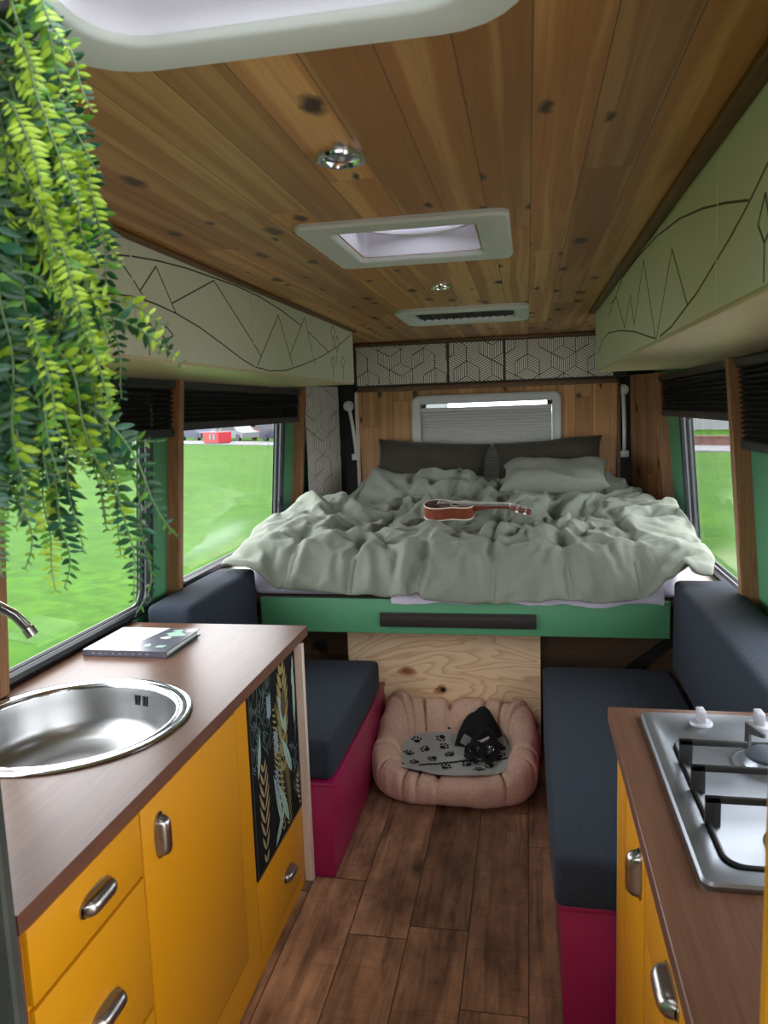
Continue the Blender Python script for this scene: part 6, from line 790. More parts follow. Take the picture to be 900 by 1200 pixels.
DUVET_Z = [
[136,4,-2,-4,-2,-1,-3,-8,-6,-11,-11,-11,-6,-5,3,-3,0,-2,-3,0,0,0,0,-1,1,-2,-1,-1,-1,-1,-1,0,2,3,-7,-4,0,1,5,9,-2,-4,1,5,7,-16,-3,-2,-1,-2,-2,-2,-2,-2,-2,0,0,3,3,-4,-2,2,5,4,1,0,-2,-3,-1,5,7,2,-2,0,-1,4,-4,-5,-1,-1,-2,0,4,-1,2,1,3,3,2,6,7,10,13,10,2,5,8,12,11,-14,-11,-4,0,1],
[3,3,0,3,0,-1,-1,3,1,1,-1,1,-1,1,-4,6,1,-5,4,-2,0,0,0,2,0,-1,-1,1,0,-5,4,0,0,1,-1,1,1,1,-2,-2,5,-2,-4,-2,-5,10,0,-1,1,1,-1,0,0,0,0,-2,-1,-4,-2,9,-1,1,-2,-2,0,2,1,0,1,0,-2,1,1,-2,-2,2,0,2,-1,-2,1,1,0,4,-2,0,-1,-1,-6,4,2,-3,-2,1,2,-3,2,-1,-3,4,0,-2,1,-4],
[2,-3,7,-1,0,2,-2,-2,8,0,-2,1,4,-2,1,-3,6,1,-5,1,0,-2,0,3,0,-1,-1,-1,0,1,0,1,-1,1,2,0,-1,0,-1,-2,4,0,-3,-8,0,8,1,-2,2,0,0,0,0,-1,0,1,0,1,-2,-5,7,0,-2,1,1,-2,0,1,0,-1,1,0,-2,-1,0,-4,7,0,0,0,0,1,0,1,-1,-1,0,-1,-1,-5,-2,6,0,-3,-8,8,-6,1,0,0,6,-1,-5,2],
[1,4,-9,2,1,-5,4,10,0,-1,1,4,-5,6,-4,-1,3,2,0,-1,-1,0,0,-2,2,1,-1,1,-1,0,0,0,1,2,-1,0,-1,1,-4,2,3,-3,0,1,-9,6,2,-1,1,1,0,-1,0,1,0,-1,1,0,1,-2,-2,-1,-1,6,0,-1,0,-1,0,-1,-1,1,1,-1,-2,4,-2,-1,2,0,0,1,0,0,0,0,0,0,-2,2,-3,-7,4,0,0,-10,5,-4,3,1,1,4,0,-6],
[0,-3,5,-5,-1,3,5,-1,4,-1,5,-7,8,-1,0,-1,-3,6,-2,-1,0,1,0,0,-1,-2,2,1,-1,0,1,-2,1,-1,0,1,1,-1,-1,0,2,0,-1,-6,6,-2,1,1,-2,0,-1,3,0,0,-2,3,-1,1,-1,0,2,-1,0,-9,6,3,-2,2,-1,-2,0,1,0,-2,2,-1,0,1,1,-1,2,0,-1,0,0,-1,1,-1,1,-3,0,2,-8,3,6,-4,-9,3,-3,8,-6,0,1,3],
[0,-4,0,7,-5,4,1,3,-1,4,-7,7,3,-1,2,-4,4,0,-1,-1,-1,1,0,-1,-1,0,1,0,0,0,0,0,1,-3,0,2,1,-1,-2,1,0,-1,0,0,-1,-2,5,-1,-4,3,1,0,2,-3,3,0,-1,1,0,-1,0,-1,2,0,-8,6,3,-2,1,1,-4,0,-2,2,1,1,-1,0,1,0,1,-1,1,-1,0,0,1,-1,0,2,-2,-5,6,-9,8,1,-4,-10,-4,10,3,-7,1,2],
[1,-4,0,0,13,-2,-2,-1,0,-5,11,-1,0,1,-1,1,-1,3,0,0,-1,-1,0,-1,0,-1,2,0,0,0,-1,0,0,-3,1,2,-1,0,0,0,-2,2,-3,3,-2,0,3,0,-2,0,0,2,-1,0,2,-1,1,0,1,-1,-1,0,0,2,-1,-7,6,0,1,-4,2,0,-1,1,-1,0,0,1,0,1,1,0,-1,-1,-4,5,-5,4,0,1,1,-1,-11,10,-4,5,1,-3,-1,-12,12,0,-7,0],
[-1,2,3,5,-1,2,0,1,-11,12,-1,0,-1,1,-2,1,-6,6,0,0,1,0,-1,0,-1,1,1,-1,1,-1,1,-1,0,-2,1,0,0,0,0,-1,0,-1,3,0,-3,1,0,-1,3,-3,4,-3,2,-1,1,0,1,0,-1,1,-1,1,-3,2,1,-2,0,2,0,-2,1,-2,-1,2,-2,2,-2,3,0,0,1,0,-1,-2,0,1,-2,1,3,-1,1,1,-2,-12,4,0,8,-1,-1,-2,-3,2,1,-7],
[-1,5,5,-2,-2,2,2,-2,4,-2,2,1,-1,-1,1,-3,1,-1,2,1,0,-1,-1,0,0,0,1,-8,0,5,3,1,-1,-4,3,1,0,-1,0,0,-3,2,2,0,-3,1,0,1,2,1,-1,0,-2,1,1,-2,2,-1,1,-2,2,-4,4,-3,3,0,-6,7,-2,-1,-4,3,1,-3,3,-2,1,2,-4,5,0,-4,3,-2,0,0,-1,1,0,2,1,0,-4,3,-11,4,3,5,-8,4,-4,1,0,0],
[1,4,-1,-1,5,-2,-3,1,2,3,0,3,-7,-1,7,-2,-1,0,1,0,0,-2,3,-1,-8,10,-5,3,-7,3,4,2,-2,-1,1,0,1,-2,1,-1,1,-1,-1,1,-3,3,0,1,-1,1,-5,4,2,0,0,-1,1,2,-8,2,1,2,1,1,-2,3,-3,-1,2,1,-4,1,1,-2,1,0,1,0,0,3,-3,-1,0,-6,7,-1,-1,0,-4,1,3,-1,4,-6,7,-7,0,-6,9,-8,2,2,0,-1],
[0,-3,1,8,-3,-4,6,-3,5,-2,-6,3,1,3,0,-1,3,0,3,-1,-5,2,0,-7,4,-7,6,4,1,-11,11,4,-5,1,3,-2,-8,6,3,0,-3,1,-1,-4,4,1,-1,3,-1,-1,-1,-4,6,2,-5,7,-2,-4,-2,1,3,0,1,-5,4,-3,5,-9,4,4,-3,0,1,-1,-1,1,1,1,1,-2,-5,7,-5,1,5,-3,-2,1,-1,1,0,-7,6,0,0,4,-7,-3,0,7,-8,3,2,-2],
[-4,6,2,-5,3,2,0,0,1,1,-5,-3,7,-3,0,-7,10,-7,3,-1,8,1,-6,0,6,-5,-4,3,4,-6,1,0,-1,9,-5,-9,4,0,9,-4,1,-1,-2,7,-2,0,-1,2,2,-3,2,-3,-3,9,0,-10,3,1,-3,4,4,0,-1,-5,1,1,-1,1,-5,4,0,-3,4,-1,-1,0,3,-7,8,-7,1,1,0,0,2,-1,1,-1,0,3,-5,-2,1,4,-2,-5,2,0,-6,6,4,-4,-1,0],
[1,0,0,1,-3,7,-2,1,-7,6,-1,-3,-3,8,-10,3,-1,2,0,4,-1,5,-2,-1,2,-1,2,-5,0,-1,-3,3,8,-10,-4,2,7,5,-10,6,-2,3,2,1,-1,1,-2,-4,0,-2,7,3,-6,1,-3,3,0,-1,0,3,1,0,-14,15,-5,0,1,3,-4,0,1,-6,5,2,-2,1,-7,9,-3,-5,5,-1,1,2,0,0,0,-1,1,-3,-10,7,-3,7,-2,1,-3,1,-1,-8,9,-1,0,0],
[1,1,3,-2,1,-9,-3,8,3,-4,5,6,-8,-3,0,1,-1,1,1,3,-1,-2,11,-1,-12,10,-10,6,-4,-1,-3,4,2,3,1,-5,5,-12,5,0,0,3,6,-1,1,-5,2,1,-3,4,-9,8,4,-4,0,3,-3,-3,2,1,-5,-5,5,1,0,2,0,2,3,-10,8,-6,-6,11,-8,-3,12,-4,-3,2,3,-3,-10,14,-4,3,2,-1,-2,-5,1,5,-7,0,2,1,-3,4,1,-7,-4,10,-2,0],
[3,2,-9,7,-8,9,-1,-11,6,5,6,-14,3,-1,1,0,-2,-1,3,7,1,-3,1,4,1,-13,10,-12,5,1,-3,5,-2,1,1,-1,-4,0,-4,-2,1,4,-1,8,7,0,-9,2,2,-7,13,-4,-3,-2,7,0,-4,0,3,-4,-2,3,-5,-2,-4,1,-3,2,11,6,-5,1,-9,-2,4,6,-12,1,5,5,-11,3,2,0,-1,6,3,-10,-2,7,-1,-1,5,-12,1,4,0,0,2,4,-10,5,4,-1],
[1,-12,8,-6,2,-6,0,5,-7,-1,12,0,0,-6,2,8,-8,4,-4,-3,4,9,-4,1,-3,-3,-7,13,-5,6,-6,-5,1,4,-7,17,-9,-2,8,-5,-8,-3,12,0,4,2,-2,-2,-5,10,-6,-10,0,-1,-1,1,5,5,0,6,-3,-7,4,-5,-3,-2,2,1,-3,7,-4,0,3,-3,3,-6,13,1,-15,0,3,-3,8,0,4,-7,-7,4,12,-7,1,-3,2,0,2,-10,0,0,-2,9,0,-3,8,4],
[2,6,-1,-3,8,-2,6,-2,-7,-2,4,7,-2,-1,-3,-9,8,1,1,2,-1,-7,-1,7,-3,6,-1,1,-3,-4,5,-1,2,-12,6,4,3,1,-9,8,1,-5,-10,-1,-1,10,4,-4,8,-5,-8,8,-3,5,-1,2,-1,-9,8,-23,12,17,-1,-11,7,-4,4,-5,3,-6,10,-3,2,-7,-8,12,-3,3,-3,6,-2,-1,4,0,-5,-9,1,5,-15,9,14,-1,-8,9,-6,-1,1,-4,5,-7,11,-10,7,-2],
[9,-2,-7,11,-12,11,-6,-8,13,-1,-13,8,-6,1,0,4,2,-2,3,-2,-10,-5,-3,5,17,-2,12,-10,6,6,-6,-3,-12,-4,13,-12,9,7,0,-15,4,10,-5,2,-5,0,-2,11,-7,-7,7,-8,7,4,0,-7,-5,8,-5,-2,-4,6,7,7,-2,-4,1,-4,1,4,-4,4,-7,-2,3,1,7,-9,0,3,3,4,-3,-4,-12,1,12,-9,3,-6,5,-1,12,-10,-6,3,1,8,-5,10,-3,-2,-4,3],
[4,3,4,-14,9,-1,-8,5,0,4,4,-13,14,-5,0,5,-11,6,3,-7,-2,0,-3,-14,4,18,2,11,6,-7,-7,-13,-8,12,3,0,-8,7,-4,3,3,-8,16,-11,8,-11,12,-9,-11,7,-9,10,7,-8,-6,4,2,-4,-4,8,8,-7,-5,5,6,8,-5,-3,3,2,-2,-4,6,-1,-2,2,-4,-10,8,1,3,-6,7,-5,-1,-1,0,3,-4,9,-13,10,-5,0,5,0,-4,-1,8,-8,4,2,-6,-4],
[5,1,0,3,0,-11,9,-3,-5,2,1,0,0,8,1,-6,7,-16,1,0,5,-5,-5,6,-11,1,2,0,3,1,2,-5,11,1,-3,11,-3,-14,14,-3,-8,5,3,5,-5,5,-15,-8,11,-8,5,2,4,-2,-4,-5,0,2,15,0,-4,-8,7,-9,-2,13,1,0,-3,-7,12,8,-10,1,12,-3,-13,-4,7,-14,4,12,-13,3,8,-4,-2,-4,8,2,1,0,-6,2,-5,2,6,4,-10,7,-3,5,-11,3],
[7,1,-6,-1,-1,9,-6,4,-7,-1,3,1,-3,6,3,0,-4,-3,-6,-5,8,-5,3,-2,1,-7,0,6,-10,4,8,3,0,7,1,-8,-4,9,-10,11,7,-9,-5,9,-8,-6,-2,3,3,0,4,3,-2,-9,6,-4,3,11,-3,-1,-2,-2,-2,-1,-2,-3,8,2,-2,-6,0,12,13,3,-9,-14,-3,1,-6,9,7,-8,2,-10,6,1,-6,15,3,-14,13,-10,-6,1,6,6,1,-11,9,-7,-2,-4,11,-1],
[7,-2,2,-3,4,-7,5,-5,1,-3,2,2,0,1,-6,8,-2,3,-14,1,1,8,-3,-1,7,-7,2,-14,2,4,4,8,-1,5,-14,1,13,-3,-6,-9,-1,11,-11,2,9,-1,-5,3,-3,7,4,4,-13,0,-2,6,11,-3,-1,-2,1,4,-12,5,-4,-3,4,8,-16,10,-4,-6,-4,-1,1,10,6,-1,-2,0,1,-10,0,12,-11,8,3,1,-5,1,0,-6,10,1,2,-4,-9,12,-7,3,1,2,-6,7],
[4,0,-2,7,-9,-3,3,6,2,-8,1,4,-2,-2,-3,2,-1,4,0,-3,-8,10,1,2,-2,-2,-2,-2,3,5,-12,0,14,-10,13,1,-14,-11,9,-4,-5,-1,10,1,-2,-5,15,9,-3,-4,1,-18,1,14,2,0,3,4,-4,-4,5,3,-2,-13,2,0,-8,18,-13,-12,2,7,-7,-1,10,-3,8,7,2,-7,-2,3,3,-14,18,2,-2,-6,-4,2,-1,4,-4,5,-6,-5,13,-3,-1,0,-2,-2,9,2],
[1,-2,7,-3,-5,1,1,1,-6,6,1,1,0,-2,-1,1,1,3,1,-3,-7,3,9,0,-5,-2,-7,11,-1,-8,8,-3,0,8,-8,-7,9,-3,-7,4,1,1,5,-10,5,1,-4,-3,13,4,-13,-4,1,3,-1,3,3,4,-2,0,0,2,5,-3,-8,-5,0,-2,15,-13,-2,7,0,-6,0,0,4,10,1,-13,-3,12,-9,13,-18,13,6,-11,0,4,0,-1,4,-6,-2,10,-3,-6,7,-6,1,2,-3,8],
[3,-3,0,-4,4,0,-3,5,-2,5,-6,4,3,-11,5,2,2,0,-6,-2,3,-4,-2,3,5,0,0,-3,-1,-1,3,6,-9,1,-6,7,4,3,10,0,0,-5,-9,8,-7,5,-4,-3,-1,-5,-1,7,7,-13,3,6,-1,-7,7,1,-12,-6,20,1,-6,6,-8,-8,7,7,0,-8,2,1,-3,4,-2,5,3,-5,-10,-4,20,-10,5,-1,-7,6,1,1,-1,2,-1,-5,10,-3,-2,-2,-4,11,2,-3,-3,2],
[5,-2,-2,3,-2,-1,-3,3,0,-4,1,3,-6,5,2,0,3,-12,4,1,4,-9,5,6,-4,0,-4,2,1,-3,-3,0,10,-16,14,4,-10,17,-5,-1,1,9,1,-13,1,-7,8,3,-9,-2,-1,3,1,4,-1,-6,-2,8,-16,0,3,-1,4,6,3,1,-3,-10,4,5,-6,-6,12,4,-9,5,-1,8,1,-2,-5,-3,1,10,-9,-2,-2,2,3,5,-6,6,-9,9,-6,1,0,-2,5,-5,4,4,-3,0],
[6,-3,-3,5,1,-1,-5,-2,9,-7,0,0,2,5,0,-5,-8,7,-2,3,1,-3,1,-5,-7,7,2,0,-1,0,-1,8,-12,2,1,7,6,-8,-10,11,1,-8,11,7,-4,2,-12,-11,1,4,15,3,-9,-6,1,1,-1,-1,-2,-2,-6,19,-12,12,1,-1,6,-11,-7,15,-8,1,8,-8,-2,2,-6,2,8,11,-10,-4,-6,4,0,-7,14,-10,9,1,2,-5,5,-9,1,-2,3,0,-3,2,0,4,0,-1],
[-4,13,-3,-3,-4,-3,6,-3,6,0,-5,-1,3,-1,5,-12,12,-5,0,4,-5,6,-14,-1,8,8,1,-8,-7,3,8,-11,-2,7,2,-1,7,-12,-4,0,-3,8,3,-5,3,2,-5,4,-7,4,6,0,-5,1,2,0,-4,0,13,-6,-3,-3,8,11,1,-25,6,10,-6,0,5,2,-10,2,8,-23,5,2,5,9,12,-7,2,-17,2,1,2,2,2,-7,5,9,-4,-2,-1,-4,1,1,1,3,-2,-8,7,0],
[-5,1,11,-6,-4,10,-2,-1,1,2,-6,-2,6,-4,-6,7,-1,1,1,-2,5,-9,1,2,5,-5,-4,-6,15,2,-6,-5,9,-3,0,-3,-7,3,-2,-4,7,12,-18,4,0,1,2,-3,2,4,-1,-4,8,1,5,-6,-6,0,1,2,4,-13,-4,0,2,5,0,-1,12,-12,8,-8,0,18,-20,6,0,-4,3,2,-2,19,-13,-1,3,-5,-1,7,-13,5,-6,-1,13,5,-7,4,-10,12,0,-5,-4,1,6,0],
[-1,-5,0,6,1,3,7,-1,-5,-3,0,-1,-9,2,9,6,-7,-1,1,2,-5,0,2,0,-2,-5,4,2,-5,0,3,4,-1,9,-11,1,0,-5,2,0,8,-12,-4,-1,6,2,2,-2,4,1,-3,-4,-1,14,-2,3,-9,-2,3,8,-15,10,-3,-9,-1,5,1,-2,-3,13,-10,6,7,-1,-3,5,-14,0,-8,12,-3,-5,11,7,3,-9,-9,4,7,-8,5,-1,-4,1,6,-9,11,-6,-4,6,2,1,4,0],
[6,-2,-13,4,4,-2,5,-9,-4,6,3,-3,0,9,1,-3,-6,4,2,-5,2,2,4,-10,1,0,0,5,-3,-2,1,3,4,-2,6,-6,1,-5,3,6,-8,-6,-1,8,-11,6,0,2,7,-2,-11,8,-3,-8,0,12,8,-17,2,12,-1,-11,1,0,5,-2,0,5,-5,0,3,-7,5,7,1,-2,-2,-11,0,1,15,-11,-7,2,4,17,-2,1,-14,4,-1,2,-11,3,-2,14,-13,-2,8,-6,-1,12,0,1],
[-2,-3,2,-8,7,4,-15,3,5,-9,3,2,1,0,7,1,3,-6,0,2,-4,3,0,-4,-5,3,-2,1,2,6,-6,3,0,-6,-2,1,7,4,-5,-2,-8,1,5,0,17,-14,-1,-1,-4,-1,4,-2,1,-1,-2,-3,10,6,-12,11,11,-6,-11,-5,1,6,-7,3,9,-13,6,-1,3,5,10,-9,6,-13,-7,3,4,10,0,5,-1,-7,2,-10,8,-3,-4,0,1,-6,10,-5,9,1,-11,5,9,-4,-8,3],
[-6,10,8,2,0,-4,4,1,-10,5,-11,1,8,4,-11,-8,7,11,0,0,1,-1,-4,1,4,2,1,-5,0,-7,7,2,-4,2,-7,3,2,-2,5,-6,7,0,-3,1,-12,4,3,3,7,-1,-3,2,1,-4,5,-4,-14,15,1,-27,13,13,4,-2,-3,5,-10,7,1,-3,-12,11,-7,5,8,-10,5,4,-7,-14,-1,12,14,-11,-7,4,-8,9,5,4,0,-10,11,-3,-10,-4,-1,12,7,-2,-1,-2,-7,-5],
[8,-12,2,-1,2,-9,0,5,12,-9,7,6,-6,-4,1,2,-14,-1,7,3,-1,2,-3,3,2,1,4,6,-14,6,-1,-5,-8,7,-2,-3,3,11,-2,5,-15,6,8,-5,-10,6,0,1,3,-2,4,-5,-5,11,-8,5,6,-16,11,4,-18,4,7,6,2,-9,0,-1,4,-3,-1,5,-6,-1,13,2,-11,9,0,-7,-8,-3,-1,2,7,-6,1,7,3,-2,-3,9,-10,10,-1,-6,0,-10,10,4,-1,0,4,-10],
[0,0,-4,7,-6,5,-3,2,0,2,9,-11,9,-5,-13,-5,3,-3,3,6,4,0,0,2,-3,7,3,-2,-1,-3,-9,4,-2,0,1,3,0,0,3,-3,1,-5,6,-1,4,-4,-3,5,2,0,-8,-1,3,-3,9,-5,-3,9,-13,7,-3,-6,2,9,-2,-5,6,0,-2,-2,4,3,-5,-6,16,4,-6,-11,2,10,-7,-7,-3,-1,2,-3,14,-8,4,1,-1,2,2,-2,9,2,-1,-7,-6,1,3,-3,-4,4],
[1,2,1,-4,-1,-4,4,3,-9,11,3,3,-4,-17,2,0,7,7,-9,-4,2,6,1,1,5,-11,1,2,7,-11,1,0,2,0,1,2,-1,1,0,-2,1,1,2,-5,4,-5,2,5,0,-5,1,1,2,2,-6,-4,3,-2,0,0,5,-1,1,-1,-6,5,9,-11,3,4,0,-1,-2,-5,2,9,0,-5,-5,-5,14,-1,-16,12,-9,9,-2,6,-8,2,0,1,3,-1,-3,14,-4,-1,-1,1,-8,-4,5,4],
[-1,6,-4,-1,3,-2,0,-1,0,9,-3,6,-21,5,6,-2,6,-2,6,-4,-3,-5,10,2,-17,5,2,-4,4,0,4,-7,3,-3,2,2,-2,1,1,-3,1,0,4,-7,4,-1,0,6,-4,5,2,-7,2,-6,0,2,2,-4,-1,2,10,-6,2,-5,-1,6,0,0,-2,3,-1,-2,3,-10,-3,5,4,-3,-1,0,-7,3,0,2,12,0,-3,-1,-6,-2,5,1,2,-1,1,-7,10,5,-2,-10,-1,5,5,-7],
[5,-2,0,-6,-1,9,-4,-2,7,-4,5,-11,4,8,-5,0,-10,-1,4,12,2,1,-9,-7,7,4,-12,8,-2,2,-4,9,-2,-11,10,-5,0,0,0,-1,1,1,3,3,-6,-5,12,-9,3,-1,-3,11,-11,2,-1,1,-1,-4,6,-8,10,6,-14,5,0,7,-2,3,-6,6,-7,-2,8,-8,-5,5,3,-3,0,8,-7,-9,5,-3,5,4,4,-3,-1,-2,2,-3,-3,10,-6,5,-12,-1,6,10,4,-1,3,-10],
[2,-2,0,0,0,4,1,0,10,-6,-9,7,6,-10,0,-1,11,-1,-5,-7,-4,-3,4,4,10,-10,-5,-2,8,0,-2,0,-2,2,1,1,-3,1,0,-2,1,2,0,0,-6,10,-4,0,0,-5,1,3,8,-10,1,0,0,3,-7,6,-2,1,-4,1,4,-7,0,2,1,2,0,-2,3,-3,-3,5,-1,-2,1,1,8,-4,0,-2,-5,0,3,2,0,-3,2,-1,7,-12,10,-17,0,4,-5,4,12,8,-18,-9],
[1,3,-1,9,-3,-4,3,2,3,0,-7,-5,2,3,1,-1,-4,-9,-1,3,5,3,2,1,-10,-4,9,0,0,1,-2,-3,9,-5,0,-6,4,0,2,2,-2,0,0,0,1,-3,2,1,-2,-1,0,-4,7,5,-8,1,-2,1,0,2,-1,-1,-1,-1,5,-2,2,-2,-1,0,0,0,0,-1,-3,0,1,1,1,-2,8,0,-3,0,-1,-1,-3,2,1,0,-1,-8,2,14,-14,5,6,7,-8,-3,-6,-3,-8,3],
[-2,4,9,-4,8,-4,5,4,-8,-10,-9,-10,0,10,-2,14,0,3,-4,-11,-2,0,0,1,0,9,2,-1,0,0,0,-2,2,0,-2,-2,1,-2,5,-6,13,-5,-1,0,-2,0,1,5,-6,0,-2,-1,-2,11,-3,-3,-1,0,-1,1,0,-1,-1,-3,15,-5,-3,5,-5,-2,1,0,-2,1,-1,-1,-1,2,0,0,1,5,-2,-2,1,3,-6,0,2,1,-12,5,4,-3,10,8,-2,-17,17,-6,-3,-14,-1,4],
[-1,-3,-11,8,11,9,6,-7,-14,-9,-3,8,-2,-3,7,-12,3,11,-1,4,8,-4,-3,-1,-1,2,-2,7,-4,-2,3,-3,1,0,-8,5,-1,6,-8,5,-6,10,-3,-1,1,0,7,-6,-3,3,-3,-1,-1,3,7,-7,-1,1,-2,2,0,-1,-1,5,1,1,2,-2,-2,-4,0,3,-4,0,2,2,-6,2,2,-1,1,2,2,-5,5,-3,3,-7,-6,1,11,-6,-4,1,7,-5,-7,6,4,2,-6,-5,3,11],
[-2,-8,10,5,-3,9,-15,4,-12,9,1,-1,4,6,-11,8,-12,3,8,-1,-4,12,0,-2,0,-12,4,-3,0,2,4,-2,-3,11,-8,-1,-6,7,-1,8,-9,-1,-1,5,-1,7,-7,-9,3,5,7,-8,2,-6,11,-3,0,-3,0,0,1,-5,5,-2,3,7,-5,-6,10,-8,0,3,-5,0,1,-4,3,0,2,3,-2,-3,3,2,0,-1,0,-8,13,-4,1,-2,4,-1,-6,-7,3,6,-1,-3,-8,4,7,-3],
[-1,4,2,0,4,-18,6,-10,13,1,2,-4,2,2,6,-2,-2,-10,1,7,5,-5,5,2,-7,-2,-2,-3,1,3,-4,12,-8,3,0,4,-4,-7,9,-8,1,-2,-2,8,2,0,-8,1,-6,1,11,6,-13,3,-1,8,-10,5,0,-3,-4,10,-3,0,-1,6,-4,1,-5,-4,8,-4,-5,6,0,-4,1,0,4,2,-12,11,-3,10,-6,-6,4,6,-10,9,-11,8,2,-5,-11,12,-4,18,-12,-12,5,7,5,-4],
[0,6,3,-2,-15,-2,-1,-1,-1,8,10,0,-4,-9,16,8,-2,3,-1,-1,-6,-6,-6,-1,10,-1,-14,1,3,-3,10,-6,10,-8,6,-13,3,-3,-2,2,7,-2,-5,11,2,-3,-4,2,8,0,-11,9,5,-14,1,2,0,-7,11,-11,5,4,9,-7,-2,6,4,-4,-11,10,-6,-5,0,3,-4,-5,9,1,1,-6,-1,0,14,-8,-9,6,-6,7,4,-8,8,7,-12,-7,9,-8,21,-8,-9,2,7,5,-2,-5],
[8,0,-9,3,2,3,-18,-1,-2,4,11,15,-1,-1,-17,6,12,3,3,-4,-8,0,-3,-2,-3,9,-7,-10,0,9,-10,9,-4,-8,0,3,0,0,15,-3,4,-13,5,-10,11,-5,4,1,2,-1,3,-10,10,4,-16,1,10,-7,0,1,-5,-2,14,-8,-2,-1,18,1,-7,-11,8,-10,0,7,-8,5,5,-2,0,-7,6,4,-9,1,-3,-3,3,-1,4,10,1,-14,-2,8,-8,16,8,-20,4,8,-5,-1,-1,0],
[4,-9,5,-11,5,-7,7,-9,5,4,-9,7,8,6,3,-4,4,-12,-6,1,6,4,8,2,-4,-4,7,-3,-15,0,8,-17,-2,14,2,2,-13,12,-8,10,-1,-6,0,-4,13,1,2,0,-9,-8,-4,13,-6,6,5,-10,-7,11,-3,6,-2,-2,-1,9,-4,-8,1,3,-4,0,-6,-1,3,-2,-1,1,9,3,-11,10,-2,-7,1,-2,7,9,2,3,1,-11,-10,3,1,0,17,-1,-22,2,-4,0,1,6,4,6],
[-9,6,14,3,-14,-6,2,16,-1,-5,8,-14,4,11,6,-11,-2,-1,-7,-3,-3,-3,-1,8,8,5,5,-9,7,-7,-2,13,-1,-7,-3,4,1,-4,0,-2,2,3,-6,-12,-5,15,7,-6,-1,9,2,-15,7,1,5,4,-3,-2,-1,-5,6,-4,-4,13,-11,5,-16,6,13,-1,-4,7,-5,2,-8,0,2,9,-4,-3,4,-4,-1,-1,7,-2,0,-8,8,8,4,0,3,-2,-9,-17,-10,2,10,13,-5,-9,11,-2],
[-4,13,0,-9,-10,1,0,0,8,12,-1,-1,4,-18,2,-1,-13,5,12,6,-4,-4,-4,-5,-3,0,13,19,-2,5,-23,1,6,6,-2,-8,7,-8,7,-4,-4,10,-13,7,-21,9,0,21,-1,-3,-9,-1,-12,-1,7,13,2,-9,4,10,-4,5,-8,-10,18,-6,-6,-11,12,9,-3,-2,0,-2,-5,3,-1,5,1,-6,-4,-1,4,10,-6,-6,0,9,-11,4,2,1,-6,0,-5,-2,5,5,8,-1,-6,0,0,6],
[8,1,-7,-9,4,7,-2,3,-6,-6,5,15,-5,-2,-17,-3,2,0,-1,-2,10,13,-2,-9,8,-7,-10,9,15,3,-1,-18,-1,7,10,-3,-7,2,-2,10,-2,-2,1,-9,-5,-8,17,-2,-6,-2,9,4,-9,-3,-9,3,16,7,-1,5,-10,2,5,-5,-9,10,1,-3,-8,12,1,-8,7,-7,2,-4,1,9,1,-3,-3,-3,5,2,3,-13,0,3,7,-4,-14,4,-3,2,-4,6,5,7,-3,-5,5,-9,2,-3],
[3,1,-9,0,11,-7,9,-9,2,2,-2,2,-5,0,0,-2,-7,-1,0,-1,-1,-5,12,13,-15,19,-1,-16,5,2,12,1,-14,-4,9,-2,2,3,1,0,-2,-2,-7,-2,7,4,-9,2,5,1,6,-13,7,2,-7,-10,-5,18,11,-1,0,-5,7,-3,-6,-15,12,7,3,1,0,-3,-5,-7,3,5,-1,5,5,-1,-6,-2,-4,1,-9,17,-7,2,-2,-9,1,1,0,-6,8,11,-2,0,-5,-14,4,18,-15,-11],
[-1,1,-10,8,-13,6,3,13,-3,-1,6,-9,-6,-5,5,0,7,-5,-7,1,0,0,-3,-1,22,-11,10,-5,-10,9,2,-1,10,-11,2,4,-3,3,0,-3,0,-7,5,6,-3,-1,2,1,4,-1,-15,14,-3,-4,9,0,-5,-11,4,9,6,0,-4,-4,5,-1,-13,5,-1,-9,19,-5,-8,2,0,1,-5,3,14,-4,-3,2,-3,0,-1,-8,12,-17,9,3,7,-15,4,3,7,-6,8,-5,-9,3,6,-9,-3,0],
[-4,5,3,-12,7,3,7,-6,5,3,-16,1,-3,1,-3,1,6,8,3,-5,0,2,3,-3,-9,11,-5,0,0,-11,13,2,-2,-2,-3,7,-2,2,-3,1,-7,5,6,-4,-1,0,0,-9,11,-4,-2,5,7,-2,0,-4,4,-8,-2,-7,2,-1,0,13,-8,12,0,-10,-4,3,3,6,-4,-1,-5,-6,3,1,2,11,1,-2,-5,1,-1,-2,-12,6,-12,5,14,11,2,-5,-11,13,-10,-8,3,3,-1,-1,-3,-1],
[13,-12,-10,8,2,9,-7,5,-1,-14,7,-4,-1,-1,2,0,-1,-3,11,7,1,-3,0,-1,-2,-6,4,0,-6,5,2,4,-9,11,-16,9,3,-4,4,-1,-3,5,-11,0,11,-3,-4,10,-5,-5,0,-3,9,5,-3,1,-12,13,-11,4,0,-11,0,9,-1,2,7,3,-1,-4,-8,10,1,-2,-4,5,-3,-15,3,17,-1,4,-10,1,-1,1,-4,-11,8,2,-3,-1,5,-2,7,-18,11,0,3,1,-5,2,-7,2],
[-3,-11,9,7,5,-8,9,-13,0,10,-6,-5,1,2,-1,1,-3,12,-8,2,6,4,-2,-1,4,-3,-6,0,-4,3,1,-1,1,4,-4,4,2,-2,-2,-2,0,-5,0,13,-2,-1,3,-4,-7,1,5,-2,-1,-8,-2,5,13,-9,11,-7,-6,-2,0,1,3,-2,5,-2,-3,12,-5,9,-4,-2,5,-13,-6,12,-8,-6,22,-8,1,-5,6,-11,0,-2,2,-2,-9,0,5,12,-12,6,-5,12,3,-1,-6,-2,3,-1],
